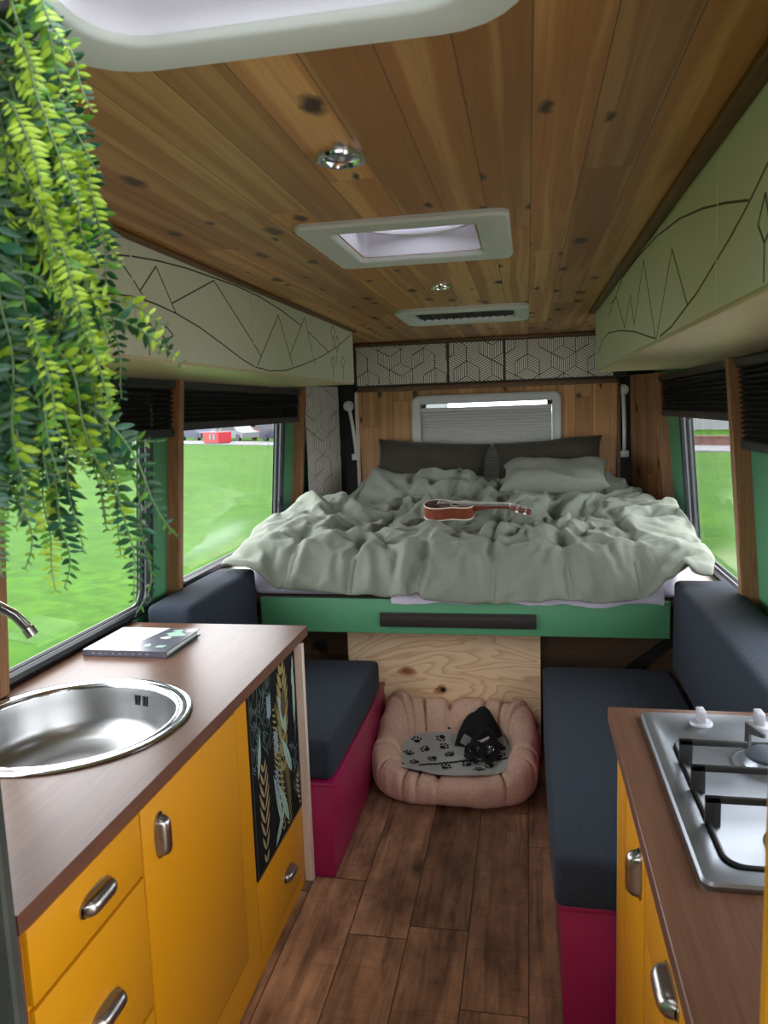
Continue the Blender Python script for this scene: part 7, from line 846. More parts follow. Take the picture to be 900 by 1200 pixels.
[-12,-2,3,7,-1,4,0,0,6,-12,-6,1,-1,1,2,-1,16,-2,5,0,-4,-7,7,6,-5,-6,1,3,-4,-1,-5,8,2,-1,0,1,9,0,-5,-7,2,-4,6,1,5,-1,-7,-11,8,8,0,-4,-9,6,4,6,-7,11,0,-11,-6,1,2,2,1,3,-6,5,-2,-5,12,-19,21,-2,5,-7,2,-15,12,-3,0,7,1,-13,9,-6,-6,4,-2,-1,-2,1,-2,2,-2,-3,3,-4,1,11,4,-7,6,2],
[-8,8,2,-5,0,9,-11,10,-14,-5,5,-3,2,6,8,-1,-2,0,4,-5,-4,10,-14,-1,9,7,-12,1,6,-1,1,1,1,-1,-1,-8,6,9,1,-8,-5,5,11,-5,-4,-13,5,0,-2,12,3,1,3,1,-1,-11,15,-3,-13,-5,0,6,-3,2,5,-16,4,4,7,0,-18,21,-6,14,-5,-11,1,9,-20,3,2,2,16,-3,-2,-3,1,-4,-3,-1,3,4,2,-14,3,3,1,-1,-2,-4,10,1,-1,1],
[0,1,-2,-5,8,1,0,-16,-1,10,-4,2,11,2,-9,11,-1,-1,-5,-2,5,-8,0,1,-6,8,8,-2,2,-15,3,5,6,-4,3,-13,4,8,1,-9,0,8,-3,-3,-9,9,-3,2,0,3,10,5,-6,-8,-5,13,-2,-10,0,0,5,0,-1,-1,-13,6,7,-15,3,8,-7,-1,21,-15,10,7,-13,-6,13,-15,2,0,0,13,-2,5,-6,3,-15,6,7,1,-16,6,7,1,2,4,-1,-9,0,6,-1,0],
[-3,4,-3,3,3,-11,-5,1,11,-10,11,6,-2,-8,11,2,-4,-13,4,7,-6,-3,9,2,-5,-5,13,2,-6,6,-14,1,-3,-7,12,-3,1,-4,2,8,-3,3,-10,-6,9,-7,0,8,11,-6,-5,-8,7,0,8,3,-3,4,-8,-1,0,9,-2,-19,4,4,-3,-4,2,2,3,-5,1,5,0,17,0,-12,1,-3,-8,5,-6,-2,9,15,-2,-1,-1,-13,1,-7,12,9,-4,4,0,-7,-9,3,3,0,1,-2],
[5,-1,-4,6,-12,-7,7,-1,-4,17,-9,5,-7,9,3,-4,-10,2,-3,6,-3,6,0,-6,12,1,-7,15,-4,-5,1,-8,8,-2,-16,16,-8,-3,-8,13,-1,-7,10,2,-10,10,5,-1,-14,-1,-1,9,-9,8,13,-16,3,1,2,0,5,-3,-11,-1,-2,3,4,-4,3,-5,7,-7,-3,14,-13,7,13,0,-18,15,-13,3,2,1,-4,2,15,-3,9,-14,-9,4,4,-3,8,-3,-4,4,3,-10,-8,9,2,-1],
[11,-8,0,-13,-1,4,1,5,7,-12,13,-13,11,-1,-4,-6,-2,13,-7,-2,3,3,-8,11,-6,-5,-6,2,22,0,4,1,-11,-4,5,-13,-7,-3,3,9,13,-10,-3,-3,8,5,-10,0,0,-1,3,-7,15,4,-21,8,2,2,-1,3,3,-2,0,-15,4,0,-4,5,-5,3,15,-5,-1,-2,-4,-4,5,12,-2,-6,5,-15,1,1,-7,6,6,13,0,0,-11,-5,-1,3,-6,-3,1,0,18,6,-8,-14,10,13],
[7,-10,-7,0,6,8,-12,10,-11,11,-4,7,3,-4,-11,-3,10,-8,7,-4,5,-8,14,-11,-3,-1,3,-6,0,16,1,-5,3,8,-2,-4,-11,-8,4,-3,16,-1,-7,9,11,-6,-3,-10,5,-2,-7,13,-5,-9,6,1,-1,6,1,1,-5,0,-9,3,5,0,-8,12,-12,-3,-3,19,-14,3,13,-11,-2,7,7,-8,2,-1,-9,0,-3,0,0,9,4,8,-1,-6,-11,-2,0,1,8,4,-12,7,-7,1,-2,2],
[-3,-9,0,7,4,-10,1,-5,5,-3,-1,5,2,-4,1,5,-5,4,-8,0,-1,6,3,3,1,1,1,-1,-14,-1,-7,0,4,13,10,4,-3,-14,-8,-5,-1,7,12,10,4,-8,-1,1,-13,-4,12,-4,-8,6,12,1,-3,-7,5,13,-10,-12,-4,14,-6,-6,-1,5,2,-9,1,1,13,-12,4,13,-9,-6,5,3,-5,3,-4,-7,7,1,-3,0,10,6,-1,-5,-11,-5,4,7,-6,-3,3,3,1,7,-15,8],
[-9,17,2,-4,3,-4,7,3,-3,1,1,1,-10,3,1,-5,1,5,6,-2,0,-5,-1,1,0,-1,-1,-2,6,-20,12,-3,9,-3,-3,2,8,1,-5,-1,-1,1,0,1,-5,7,-3,-2,10,3,-13,4,9,0,-16,2,1,0,1,-11,-8,2,18,5,6,0,-7,1,-6,10,-8,-13,17,2,-11,1,6,-8,-2,5,-3,-1,14,5,-3,-6,-3,-2,-17,9,16,-9,8,-3,-5,-4,6,-5,3,-7,15,-5,1,-17],
[-4,1,3,2,-2,4,5,-1,-1,-3,3,-7,-7,-2,3,17,-2,-12,8,1,-4,-1,-1,-6,-2,-1,-1,0,7,15,-19,15,-16,1,-5,7,10,10,-3,2,0,-2,-3,0,-5,-6,8,2,-11,0,5,-5,5,-7,6,-14,-5,0,5,1,7,12,3,-15,2,8,3,-11,8,5,1,-7,1,2,4,-17,4,9,-8,-5,6,10,-6,4,0,-2,-3,-5,-6,-1,9,21,-7,-3,-1,-11,-6,8,-13,-2,8,1,8,2],
[-4,1,3,-1,-2,8,-5,-5,13,0,-8,-9,2,5,12,-12,8,-2,-6,6,-3,9,-13,4,2,2,3,-2,-13,4,9,-13,15,2,3,-10,-8,10,17,-1,-13,12,0,-11,-15,10,-15,3,16,-7,6,-12,-6,1,-3,10,-10,-1,8,-3,18,-9,8,-4,-2,-2,-12,6,17,-9,-6,7,0,1,-2,-2,-7,4,12,-4,6,-1,-3,-11,-4,1,12,-12,15,-2,-17,11,16,0,-2,3,-10,-14,7,-7,-3,0,7,3],
[-8,1,6,-2,2,-6,-1,7,-5,7,-8,0,2,12,-8,2,2,3,-4,1,3,3,0,2,0,1,-1,0,-3,-6,8,-3,1,-8,4,9,0,-15,-6,13,6,-7,4,-11,10,-23,21,1,-13,13,-17,7,-5,4,2,-5,12,5,-4,12,-11,-1,0,3,7,-15,-1,8,-11,4,1,6,-5,2,-2,0,4,-10,5,10,-1,-3,3,-1,-7,-6,-7,8,4,-2,0,0,4,5,5,-4,0,1,-15,4,-10,3,4,6],
[0,0,-6,1,-3,7,-3,-1,6,-6,-2,2,6,1,7,-5,-2,7,-5,-4,13,-8,6,0,1,7,-2,2,-2,-8,-13,12,-11,-7,1,2,-2,7,14,-1,7,-1,-15,7,-10,8,-12,1,12,-17,12,8,2,1,-2,-1,0,0,0,-8,0,12,-18,14,-1,-9,11,-21,6,4,1,14,-16,2,0,1,2,6,-15,2,6,3,-1,-1,0,-1,-1,7,-10,-7,14,-13,5,-5,6,11,0,-2,3,-2,-11,-4,1,5],
[-1,-4,-1,1,5,-7,3,4,1,-7,0,4,5,1,1,0,0,-1,3,6,-8,5,-1,1,9,-12,-9,-2,19,8,-6,-19,-5,2,-4,-2,11,16,-8,-7,6,8,0,-8,3,2,2,0,-13,7,5,-13,-6,0,4,15,0,-2,-6,1,7,-11,2,4,1,5,-8,0,-2,-6,18,-5,-20,7,4,2,-2,1,7,-5,-4,5,0,-5,4,3,4,-9,-9,11,-1,-3,-3,6,-12,7,10,1,-5,-9,2,-1,-4,2],
[-3,-3,-1,5,1,3,-3,3,-3,-5,4,5,2,0,0,1,-5,2,11,-6,2,-2,-1,7,-7,-7,3,0,-6,2,22,-1,0,-6,2,-5,12,-10,14,-6,-4,-4,-1,2,4,-4,-1,-9,6,0,-14,12,-3,6,0,0,5,-11,-15,1,1,-1,16,3,-6,2,-4,6,5,2,4,-28,15,-11,6,5,7,-3,-4,0,3,-7,3,7,0,-1,-3,-4,2,0,-3,-2,-8,8,7,-16,7,8,-4,0,2,-2,-1,-5],
[-5,-1,0,6,-6,6,0,-6,2,11,-5,4,-2,-4,5,-2,9,0,-2,-1,-3,-1,6,-1,-13,2,10,-1,1,-3,2,18,-2,5,-8,9,-17,-6,-19,6,2,-8,5,17,4,1,-5,1,-1,-5,5,-7,5,-5,11,-2,-7,-11,-1,1,-6,14,2,3,-8,-5,12,10,-1,5,-18,-1,-1,6,-7,14,-8,-5,1,7,-11,-5,0,9,8,2,-4,1,4,-12,4,2,-4,-4,6,-4,-3,3,7,0,1,-1,5,-7],
[-6,1,4,0,-2,-2,10,-10,-2,9,4,3,1,-7,2,2,3,2,-5,-2,2,5,2,-11,-2,5,-2,6,-1,-5,0,2,8,-4,8,-12,-14,-1,0,9,-7,15,-1,-5,-4,15,3,-2,-3,2,-1,1,1,2,-18,-1,-1,-7,9,-12,18,-1,8,-22,6,6,11,5,-1,-5,-14,11,-4,2,3,-4,-8,5,5,-6,-2,2,1,-3,5,4,1,-6,4,5,-12,5,5,-5,1,0,-14,1,15,0,0,1,-6,-9],
[-5,-1,8,-2,5,-1,-12,11,-3,0,7,-4,2,1,-1,3,3,-5,0,4,1,3,-5,-9,6,5,0,-2,-3,-3,-8,-1,8,7,-8,-7,6,-2,-1,-7,9,-5,13,-4,3,-9,-1,4,10,1,2,-1,0,-6,-5,-3,-2,8,-6,10,-10,3,-12,14,-6,12,2,2,1,-14,9,1,-2,-4,9,-13,10,1,0,-10,4,4,1,-4,-2,2,0,2,-8,9,2,0,0,-3,-1,-2,0,-13,4,15,-2,-1,-8,0],
[-6,8,-9,-1,2,2,12,-10,2,-2,10,-3,0,2,-1,2,0,1,-1,1,5,-1,-14,7,4,-1,-2,-3,2,1,0,-7,-7,-1,11,3,7,-3,-4,-7,-8,2,1,7,-5,3,6,4,-4,-3,8,-2,-4,1,5,-13,-3,17,1,-6,3,2,-3,-6,5,2,-2,1,-12,13,0,0,-1,5,-10,6,1,2,-3,0,-1,-2,-1,4,-8,4,-5,11,-3,-2,-2,-5,-1,13,-5,0,-3,-3,-9,9,6,-2,-5,8],
[-7,1,11,-2,-7,-7,5,13,-2,-2,-4,6,-1,6,-4,2,-2,2,4,2,1,-15,6,3,0,-3,-1,0,0,1,-2,3,3,-5,-2,10,-2,7,-1,-4,0,-7,-4,0,13,-3,-1,1,-10,4,0,5,-1,4,-1,-2,-1,-2,5,3,-6,1,-7,7,1,-9,2,4,-5,0,6,-3,2,-1,-4,5,1,0,-2,3,-2,1,-2,-9,10,-9,5,2,1,-7,1,2,6,-13,8,1,-2,0,-8,-2,13,-2,0,-2],
[-1,6,-2,-11,-3,11,-4,3,3,0,3,1,3,-2,0,-2,-2,5,1,3,-9,0,4,-2,-4,-2,5,4,-4,0,7,1,-11,11,-1,-4,4,-2,3,0,-2,-2,3,3,5,-11,-5,3,-5,2,-9,3,13,-13,-4,13,6,-7,-6,16,-7,-3,1,-2,-8,10,-4,1,4,-14,11,1,3,-2,2,1,-2,1,-1,-1,3,-5,-8,5,2,-3,11,-4,3,0,-3,4,-5,-2,-5,3,1,0,0,-11,-1,17,-2,-3],
[0,0,-4,8,2,-10,4,-6,0,-2,0,1,0,6,3,10,-6,1,2,-4,-6,7,-4,-4,4,2,-7,-6,11,2,0,4,2,-2,0,4,-1,0,-3,5,-6,1,-7,-5,16,-10,3,-1,6,0,-5,3,-7,3,-2,-4,5,-5,12,1,-5,0,2,-5,3,-14,8,0,2,-3,-1,10,2,-3,2,-3,2,-1,-1,1,-6,-4,1,5,0,4,-13,7,7,-2,3,-4,-10,9,-5,1,0,1,2,3,-15,7,9,-1],
[9,-21,1,6,3,-1,-5,1,-1,2,-1,0,-1,-1,2,12,3,-3,1,-4,1,-4,-2,3,-3,-7,-2,4,4,16,-10,3,7,-1,0,1,0,-2,3,-9,8,7,1,-9,-19,11,8,-3,4,-5,0,-7,-5,1,5,-10,-5,23,6,-2,0,-16,5,-5,-4,5,-7,4,5,2,-14,5,11,6,8,-9,-5,3,-6,-2,-2,1,3,1,-8,-3,3,-3,15,6,-1,-2,0,-11,0,4,-1,3,1,-4,9,-19,6,7]]
LIP_X = [
[0,0,-1,0,1,-1,0,-7,0,1,2,3,8,-7,2,-2,-3,2,1,0,0,0,0,0,2,0,0,0,0,-4,0,1,0,0,3,0,0,5,-3,-3,-4,10,-8,-2,11,-9,0,0,1,2,0,0,2,0,0,0,-3,-1,1,-2,-1,3,0,0,1,-1,1,0,3,0,2,0,0,-7,3,-5,0,1,0,0,0,1,2,0,0,0,0,-2,2,3,1,1,2,1,-6,2,1,-1,-8,1,2,0],
[-2,2,0,0,0,0,1,-3,-4,2,6,3,2,-2,-6,-1,1,-2,0,0,0,0,2,1,1,1,0,-1,0,-6,-1,0,2,2,3,1,0,3,-4,0,-3,11,2,-17,7,-5,3,2,0,0,2,0,1,0,-1,0,0,0,-4,-3,1,-1,3,2,0,0,2,0,3,3,1,0,-6,-3,-4,0,0,0,-1,0,1,2,3,0,0,-1,-1,3,-6,2,9,2,3,0,3,-3,-5,1,-10,0,2,-1],
[-1,0,3,-1,1,0,-1,-5,8,-3,2,6,2,-3,-13,5,-3,-1,0,0,1,0,0,2,1,2,0,0,-1,-6,-2,0,4,3,0,0,3,-1,1,-1,0,8,-7,-7,-2,0,6,2,0,0,1,2,0,0,1,-1,-1,-1,-2,-5,0,-1,6,0,0,1,1,0,1,4,2,-3,0,-7,-1,-2,-2,-2,1,1,2,3,1,0,0,-1,0,3,-6,0,1,12,3,0,-6,3,-2,5,-12,1,-5,0],
[-2,0,3,0,0,1,-3,-1,2,-2,11,1,0,-3,-9,0,2,1,0,-2,0,0,0,-1,3,0,1,0,-2,-5,0,0,2,3,1,0,1,1,4,-6,-3,7,-1,-8,0,0,5,0,-1,1,0,1,1,3,0,0,0,-2,-5,-3,0,0,-1,6,0,1,0,1,0,2,5,-2,-1,-8,-2,-3,-1,0,3,0,1,2,0,0,0,1,0,5,-8,0,4,0,10,-5,3,-1,4,-13,0,2,-4,1],
[-3,1,0,2,0,0,-3,1,-5,12,1,3,1,-9,-3,2,1,-1,1,0,0,-2,1,-1,3,-2,1,1,-2,-5,0,2,1,3,0,0,0,1,8,-9,-1,0,6,-10,2,1,0,1,-1,1,0,0,5,0,-1,0,1,0,-5,-4,0,0,0,0,4,0,3,-1,1,0,6,0,-6,-5,-1,-2,-2,0,4,0,0,3,0,0,-3,2,1,3,-5,-1,0,7,-3,6,1,2,-11,-3,3,-7,4,2],
[-3,2,0,1,1,-2,1,-3,8,-3,2,4,-5,-2,-3,3,0,1,0,-1,0,-1,0,-1,4,1,-4,1,-1,-4,1,1,0,2,1,0,-1,3,7,-10,1,4,2,-9,-2,7,-6,1,1,1,0,-1,6,0,-1,0,-1,0,-2,-4,0,-1,0,1,0,3,2,0,1,1,3,1,-1,-9,-1,-3,0,0,4,2,-1,1,1,3,1,-7,1,3,-4,-1,0,-2,8,1,1,2,-8,0,-1,-7,-1,7],
[-1,1,1,0,0,-1,0,3,-1,-1,2,4,-1,0,-6,-3,4,0,1,0,-1,0,-1,0,2,3,0,-4,1,-3,-2,2,0,2,0,-1,0,3,8,-10,4,-2,4,-8,-3,8,-6,1,0,0,0,0,6,0,0,-1,-3,0,1,-5,-1,-1,1,0,1,3,1,0,2,3,0,2,0,-10,-3,1,0,0,2,3,0,-1,0,3,2,1,-7,2,-4,0,-2,1,-1,6,1,1,2,-7,-2,0,-7,3],
[2,0,1,-2,1,1,0,-2,0,0,1,1,0,0,-2,-4,5,0,0,0,0,0,0,-1,0,2,4,-3,-5,0,-1,2,1,1,-1,0,-1,2,8,-9,3,-1,1,-3,-5,8,-5,0,0,0,-1,0,6,3,-1,-2,-4,-1,3,-3,-4,1,0,0,1,0,3,-1,3,0,3,1,0,-9,0,0,1,-1,0,2,0,0,0,3,2,2,3,-11,1,0,-2,0,0,-1,2,3,0,3,-9,-1,-1,-1]]
LIP_Y = [
[3,0,3,0,-3,3,2,-1,1,1,0,-4,9,-9,-14,15,7,-3,6,2,0,-2,-2,-7,7,0,-2,-6,-15,15,3,6,-4,4,-6,2,-4,5,-5,0,8,-5,-2,-10,7,10,1,1,-2,-4,2,0,-4,3,1,-2,-4,-1,-14,18,3,-8,-2,1,4,2,-2,-1,3,-3,3,2,-2,-19,13,4,0,-4,2,0,0,1,5,-3,3,0,-4,-16,15,3,-7,-1,3,3,-3,4,-5,-4,2,0,0,1],
[2,5,0,1,-2,3,1,0,2,1,-2,7,-7,-2,-18,18,3,10,0,0,-2,-3,4,1,-4,-3,-2,-7,-15,17,9,2,4,1,-7,3,-5,5,-7,0,5,-3,-12,-10,23,5,-5,6,2,-1,-4,2,-1,-8,-2,-2,-2,-1,-13,16,5,4,-7,5,-2,5,-5,0,3,3,1,-5,-11,-13,12,7,-1,0,1,0,2,3,6,-3,-1,-1,-6,-18,11,7,0,-3,2,1,-2,-4,1,-6,3,3,-1,-2],
[3,4,3,0,1,1,1,0,-2,4,5,-7,4,-11,-14,16,11,4,0,-1,-3,-1,1,3,-3,-5,0,-8,-15,15,10,5,4,-4,2,-4,4,-5,-1,-2,1,-2,-9,-12,27,4,-5,6,3,1,-1,-4,1,-3,-6,-2,-2,-6,-15,12,4,3,7,5,0,-1,-5,0,2,2,2,-8,-8,-14,12,7,1,4,-1,-4,5,3,6,-6,-1,-3,-5,-18,12,6,1,-3,4,-1,-3,-3,-2,-4,4,2,-2,-1],
[2,4,4,0,1,1,0,-5,2,8,-5,3,2,-13,-12,12,6,-2,1,5,-2,-1,7,-1,-8,2,2,-7,-15,18,2,7,3,-4,0,0,4,-6,1,-2,4,-3,-13,-9,22,6,-3,3,7,-1,3,-1,-3,-7,3,-6,1,-12,-14,16,5,-1,2,6,2,-7,1,-2,1,2,6,-6,-11,-13,14,6,2,3,-9,0,5,9,1,-7,-3,3,-6,-17,9,3,8,-5,5,3,-8,-1,-5,-6,6,2,-1,-2],
[2,3,3,1,1,2,-5,-1,5,-4,0,7,1,-12,-10,14,1,1,-1,-3,1,5,5,-2,-5,-5,9,-8,-14,18,2,3,2,-3,2,-1,-1,-6,9,-4,3,1,-15,-8,13,11,1,0,9,-2,4,0,-9,-3,-2,-6,3,-5,-16,16,3,6,-3,-8,5,0,-6,5,6,-1,5,-5,-12,-10,14,6,2,4,-6,4,3,5,0,-5,-9,5,-6,-17,13,3,2,2,3,5,-4,-7,-8,-1,-2,12,-8,-1],
[2,4,1,0,-2,4,-2,-4,0,13,-4,7,-7,-8,-12,16,-1,-1,0,1,0,5,-1,-1,-6,6,-3,-3,-13,17,-4,6,3,-10,6,-1,4,-5,8,-5,2,0,-11,-7,11,9,5,-2,5,-2,2,-4,-10,7,-4,-1,-1,0,-18,16,2,-3,0,-3,3,5,-8,2,-3,5,9,-9,-5,-10,14,6,-6,3,-7,7,5,8,3,-8,0,-8,-3,-14,12,8,-10,10,1,3,3,-6,-10,-1,-6,12,-1,-6],
[2,2,0,0,3,-7,11,-7,-1,1,-3,8,6,-12,-11,13,2,-1,-1,0,2,2,-1,0,-3,5,-1,-5,-13,12,3,6,-5,-4,1,4,0,-5,10,-4,-2,5,-9,-10,13,5,3,-2,1,0,-1,5,-10,1,0,2,-2,-1,-16,13,0,1,3,1,-6,2,-2,2,-3,4,4,-7,2,-12,14,-4,-1,4,-2,3,3,7,-2,-5,5,-6,-5,-12,13,-2,4,-3,-3,0,3,5,-5,-5,-1,3,6,-5],
[2,2,1,-4,-1,0,-2,5,2,1,-3,0,0,0,-10,11,3,0,-3,0,1,-1,4,-3,1,7,-5,-5,-10,11,3,3,-4,-3,0,5,-3,-2,10,-5,-4,3,-2,-11,11,3,3,0,0,-1,5,-3,-9,7,-8,10,-5,-4,-11,11,1,0,2,0,-3,-1,2,2,-5,0,5,-2,-1,-10,12,-1,0,0,-4,10,-2,-2,-1,-4,5,-4,1,-10,10,4,-4,0,-3,0,-1,1,0,-4,4,0,1,2]]
LIP_Z = [
[-10,2,-4,2,4,0,0,-5,0,1,2,2,3,8,-6,-3,4,-3,0,-2,-1,0,-1,-1,2,1,0,1,7,-5,-2,-2,-2,2,1,0,-1,-2,-3,3,0,0,6,-5,1,-5,1,-2,0,1,2,0,2,3,3,3,2,-1,-5,1,-4,-4,0,1,1,-2,2,1,-3,-3,2,-1,4,9,-6,-2,1,-2,1,1,0,-3,-1,2,2,1,1,8,-11,-2,-1,-1,0,-4,8,0,0,-4,-6,3,5,-1],
[-7,-12,4,0,3,2,5,-12,-1,3,3,1,6,3,4,-10,3,1,-1,-1,-1,-1,-5,-2,5,3,1,2,8,-6,-5,-2,-6,4,1,-1,-1,-1,-1,0,0,0,10,4,-8,-7,3,-5,0,2,1,1,3,6,2,2,2,-2,2,-6,-4,-2,-4,-1,-1,1,2,1,-3,-5,0,7,8,9,-7,-4,1,-2,-1,0,-1,-4,-3,4,3,2,3,10,-7,-6,-8,-2,-4,8,-2,2,2,-5,-7,2,7,7],
[-8,-6,0,4,2,3,-8,-14,8,2,1,8,-1,7,6,-13,1,2,0,-2,0,-2,-3,-3,3,5,1,4,7,-7,-4,-5,-6,5,0,1,-3,2,-4,-1,2,0,10,11,-18,-3,2,-4,-1,2,2,2,2,2,3,2,1,1,5,-6,-2,-2,-10,-2,0,1,3,1,-1,-4,-2,8,7,12,-9,-5,-2,-4,3,1,-3,-3,-3,5,2,3,2,12,-9,-4,-5,-8,-2,10,9,-15,1,-4,-6,5,9,8],
[-12,0,5,0,0,-4,-9,-2,3,1,10,0,0,6,7,-10,-4,1,0,1,0,-2,-3,-2,4,3,0,4,7,-8,-1,-6,-5,4,1,-1,-2,3,-6,-1,1,2,13,7,-14,-6,2,-3,-3,4,-1,2,3,4,-1,2,0,4,5,-7,-2,-2,-1,-9,-1,3,1,2,0,-3,-4,5,11,10,-11,-6,-1,-2,5,0,-3,-7,1,4,4,0,4,11,-8,-2,-8,-1,-12,9,2,0,-4,0,-6,4,10,1],
[-10,-4,-3,5,-2,-3,1,-3,-1,12,3,-3,1,4,9,-14,-1,0,1,2,-1,-2,-3,-1,3,4,-1,4,7,-8,-1,-5,-4,5,-1,-2,-1,4,-7,-1,2,2,11,8,-11,-9,1,1,-5,3,-1,1,6,1,-1,2,0,3,6,-7,-1,-4,0,-1,-7,1,3,1,-1,-1,-5,6,11,8,-12,-4,-2,-3,3,-2,-3,-3,1,2,9,-2,4,11,-9,-3,-2,-5,-10,-8,5,7,10,2,-12,-2,8,5],
[-9,-2,1,-3,2,-3,-3,1,6,-3,3,-4,6,6,7,-12,-1,0,1,-1,0,-2,0,-1,3,-3,5,3,7,-8,-1,-4,-2,4,-2,-1,-2,4,-8,1,1,4,6,11,-11,-10,1,2,-4,3,-1,0,6,0,0,0,1,2,7,-6,-2,-4,-1,1,-3,-5,4,0,3,-3,-4,8,5,10,-11,-6,1,-4,3,-4,-1,-3,-1,7,-2,10,1,9,-8,-5,0,-4,-11,-4,-1,5,12,-1,5,-13,3,8],
[-9,1,0,-2,-4,1,-5,4,3,-2,2,-2,2,5,11,-8,-5,0,1,0,0,-2,0,-1,1,-2,0,7,8,-7,-3,-4,2,2,-1,-3,0,4,-8,0,4,1,3,13,-12,-7,3,0,-2,-1,1,-1,5,0,0,0,1,3,6,-5,-3,-3,-3,-1,2,-4,1,0,4,-3,-1,7,0,13,-15,2,-3,-3,0,-2,-2,-2,1,7,-3,5,6,6,-8,-4,-2,0,0,-8,-1,-3,6,6,-4,-1,0,9],
[-9,1,0,2,-3,-4,-1,0,1,-1,2,1,1,5,11,-9,-5,0,2,0,-1,0,-3,1,0,-5,6,5,9,-10,-3,-3,2,1,0,-3,1,2,-6,1,3,1,2,14,-13,-5,2,-1,-2,-1,0,1,6,-3,4,-3,2,1,9,-8,-3,-2,-1,-2,1,0,-3,-1,5,3,-5,3,5,10,-13,-2,-2,0,-1,-5,2,-3,4,6,-4,6,-3,15,-10,-9,3,1,-1,-1,-2,-4,1,7,-12,-3,13,1]]
# ------------------------------------------------------------------ kitchen, left
def cup_pull(parent, c, out, along, L=.098, H=.036, D=.026):
    """cup-shaped drawer pull: domed shell with a thin flange. out/along are unit vectors"""
    o = Vector(out); a = Vector(along); w = o.cross(a); c = Vector(c)
    bm = NB(); rows = []; n = 14; m = 9
    for i in range(n + 1):
        u = -1 + 2 * i / n; s = max(0.02, (1 - abs(u) ** 6)) ** .5
        rows.append([c + a * (u * L / 2 * .93) + w * (math.cos(PI * j / m) * H / 2 * (.42 + .58 * s)) + o * (.002 + math.sin(PI * j / m) ** .8 * D * s) for j in range(m + 1)])
    loft(bm, rows, closed=False)
    fl = []
    for k in range(28):
        t = 2 * PI * k / 28; ct, st = math.cos(t), math.sin(t)
        fl.append(c + a * (abs(ct) ** .75 * math.copysign(1, ct) * L / 2 * 1.05) + w * (abs(st) ** .8 * math.copysign(1, st) * H / 2 * 1.2 - (.003 * (1 - abs(st)))))
    prism(bm, fl, o * .003)
    return part('handle', bm, 'pewter', parent, 50)

k = thing('kitchen_cabinet', 'yellow kitchen cabinet under the sink worktop, with botanical print panel', 'cabinet', (-1.12, 1.70, 0))
XF = -.785
bm = NB(); box(bm, -1.44, -.80, .960, .966, .0, .864); box(bm, -1.44, -.79, 2.372, 2.388, 0, .864)
box(bm, -.815, XF - .010, .965, 2.372, 0, .864); box(bm, -1.44, -.815, .965, 2.372, 0, .02)
box(bm, -.80, XF - .0005, 1.850, 1.935, .118, .862); box(bm, -.80, XF - .0005, 1.334, 2.388, .0, .040); box(bm, -.80, XF - .0005, 1.334, 1.935, .04, .117); box(bm, -.80, XF - .0005, 2.380, 2.388, .0, .862)
part('body', bm, 'yellow', k, smooth=0)
bm = NB(); rbox(bm, -1.44, XF + .001, .938, .9595, 0, .864, .002, 1); part('side_panel', bm, 'worktop_edge', k, label='dark brown side panel')
for z0, z1, hz in ((.712, .845, .779), (.415, .704, .548), (.06, .407, .30)):
    bm = NB(); rbox(bm, XF - .012, XF + .002, .972, 1.328, z0, z1, .003); d = part('drawer', bm, 'yellow', k)
    cup_pull(d, (XF + .002, 1.158, hz), (1, 0, 0), (0, 1, 0))
bm = NB(); rbox(bm, XF - .012, XF + .002, 1.334, 1.846, .124, .845, .003); d = part('door', bm, 'yellow', k)
cup_pull(d, (XF + .002, 1.402, .755), (1, 0, 0), (0, 0, 1))
# botanical print door
bm = NB(); box(bm, XF - .010, XF + .001, 1.940, 2.378, .290, .858, 0)
box(bm, XF + .001, XF + .004, 1.940, 1.949, .290, .858, 1); box(bm, XF + .001, XF + .004, 2.369, 2.378, .290, .858, 1); box(bm, XF + .001, XF + .004, 1.949, 2.369, .290, .299, 1)
PX = [XF + .0012]
def leaf(p, ang, L, w, mi, curve=0, n=6):
    """pointed leaf blade lying on the panel; p=(y, z)"""
    PX[0] += .00001
    A, B = [], []
    for i in range(n + 1):
        u = i / n; a = ang + curve * (u - .5); x = p[0] + math.cos(ang + curve * u * .5) * L * u; y = p[1] + math.sin(ang + curve * u * .5) * L * u
        h = w / 2 * math.sin(PI * u ** .8) if 0 < u < 1 else 0
        A.append((x - math.sin(a) * h, y + math.cos(a) * h)); B.append((x + math.sin(a) * h, y - math.cos(a) * h))
    pts = [q for q in A + B[::-1][1:-1]]
    pts = clip(pts, 1.951, 2.367, .301, .852)
    if len(pts) > 2:
        try: bm.faces.new([bm.verts.new((PX[0], *q)) for q in pts]).material_index = mi
        except ValueError: pass
def stalk(p, q, w, mi):
    a = math.atan2(q[1] - p[1], q[0] - p[0]); leaf(p, a, math.hypot(q[0] - p[0], q[1] - p[1]), w, mi)
def fern_leaf(p, ang, L, n, lf, w, mi, bend=0, taper=True, spread=1.0):
    for i in range(n):
        u = i / n; a = ang + bend * u; x = p[0] + math.cos(ang + bend * u * .5) * L * u; y = p[1] + math.sin(ang + bend * u * .5) * L * u
        l = lf * (math.sin(PI * (.15 + .8 * u)) if taper else 1)
        for s in (-1, 1): leaf((x, y), a + s * spread, l, w, mi, -s * .35)
rnd = random.Random(3)
for i in range(110):   # faint teal sprigs in the ground
    y, z = rnd.uniform(1.95, 2.12), rnd.uniform(.60, .83); leaf((y, z), rnd.uniform(0.3, 2.6), .045, .004, 5)
for i in range(34): leaf((rnd.uniform(2.30, 2.36), rnd.uniform(.33, .60)), rnd.uniform(.3, 2.6), .05, .005, 5)
fern_leaf((2.215, .50), 1.45, .36, 8, .105, .026, 3, .12, True, .75)
fern_leaf((2.25, .30), 1.74, .46, 20, .085, .008, 3, .1, True, 1.0)
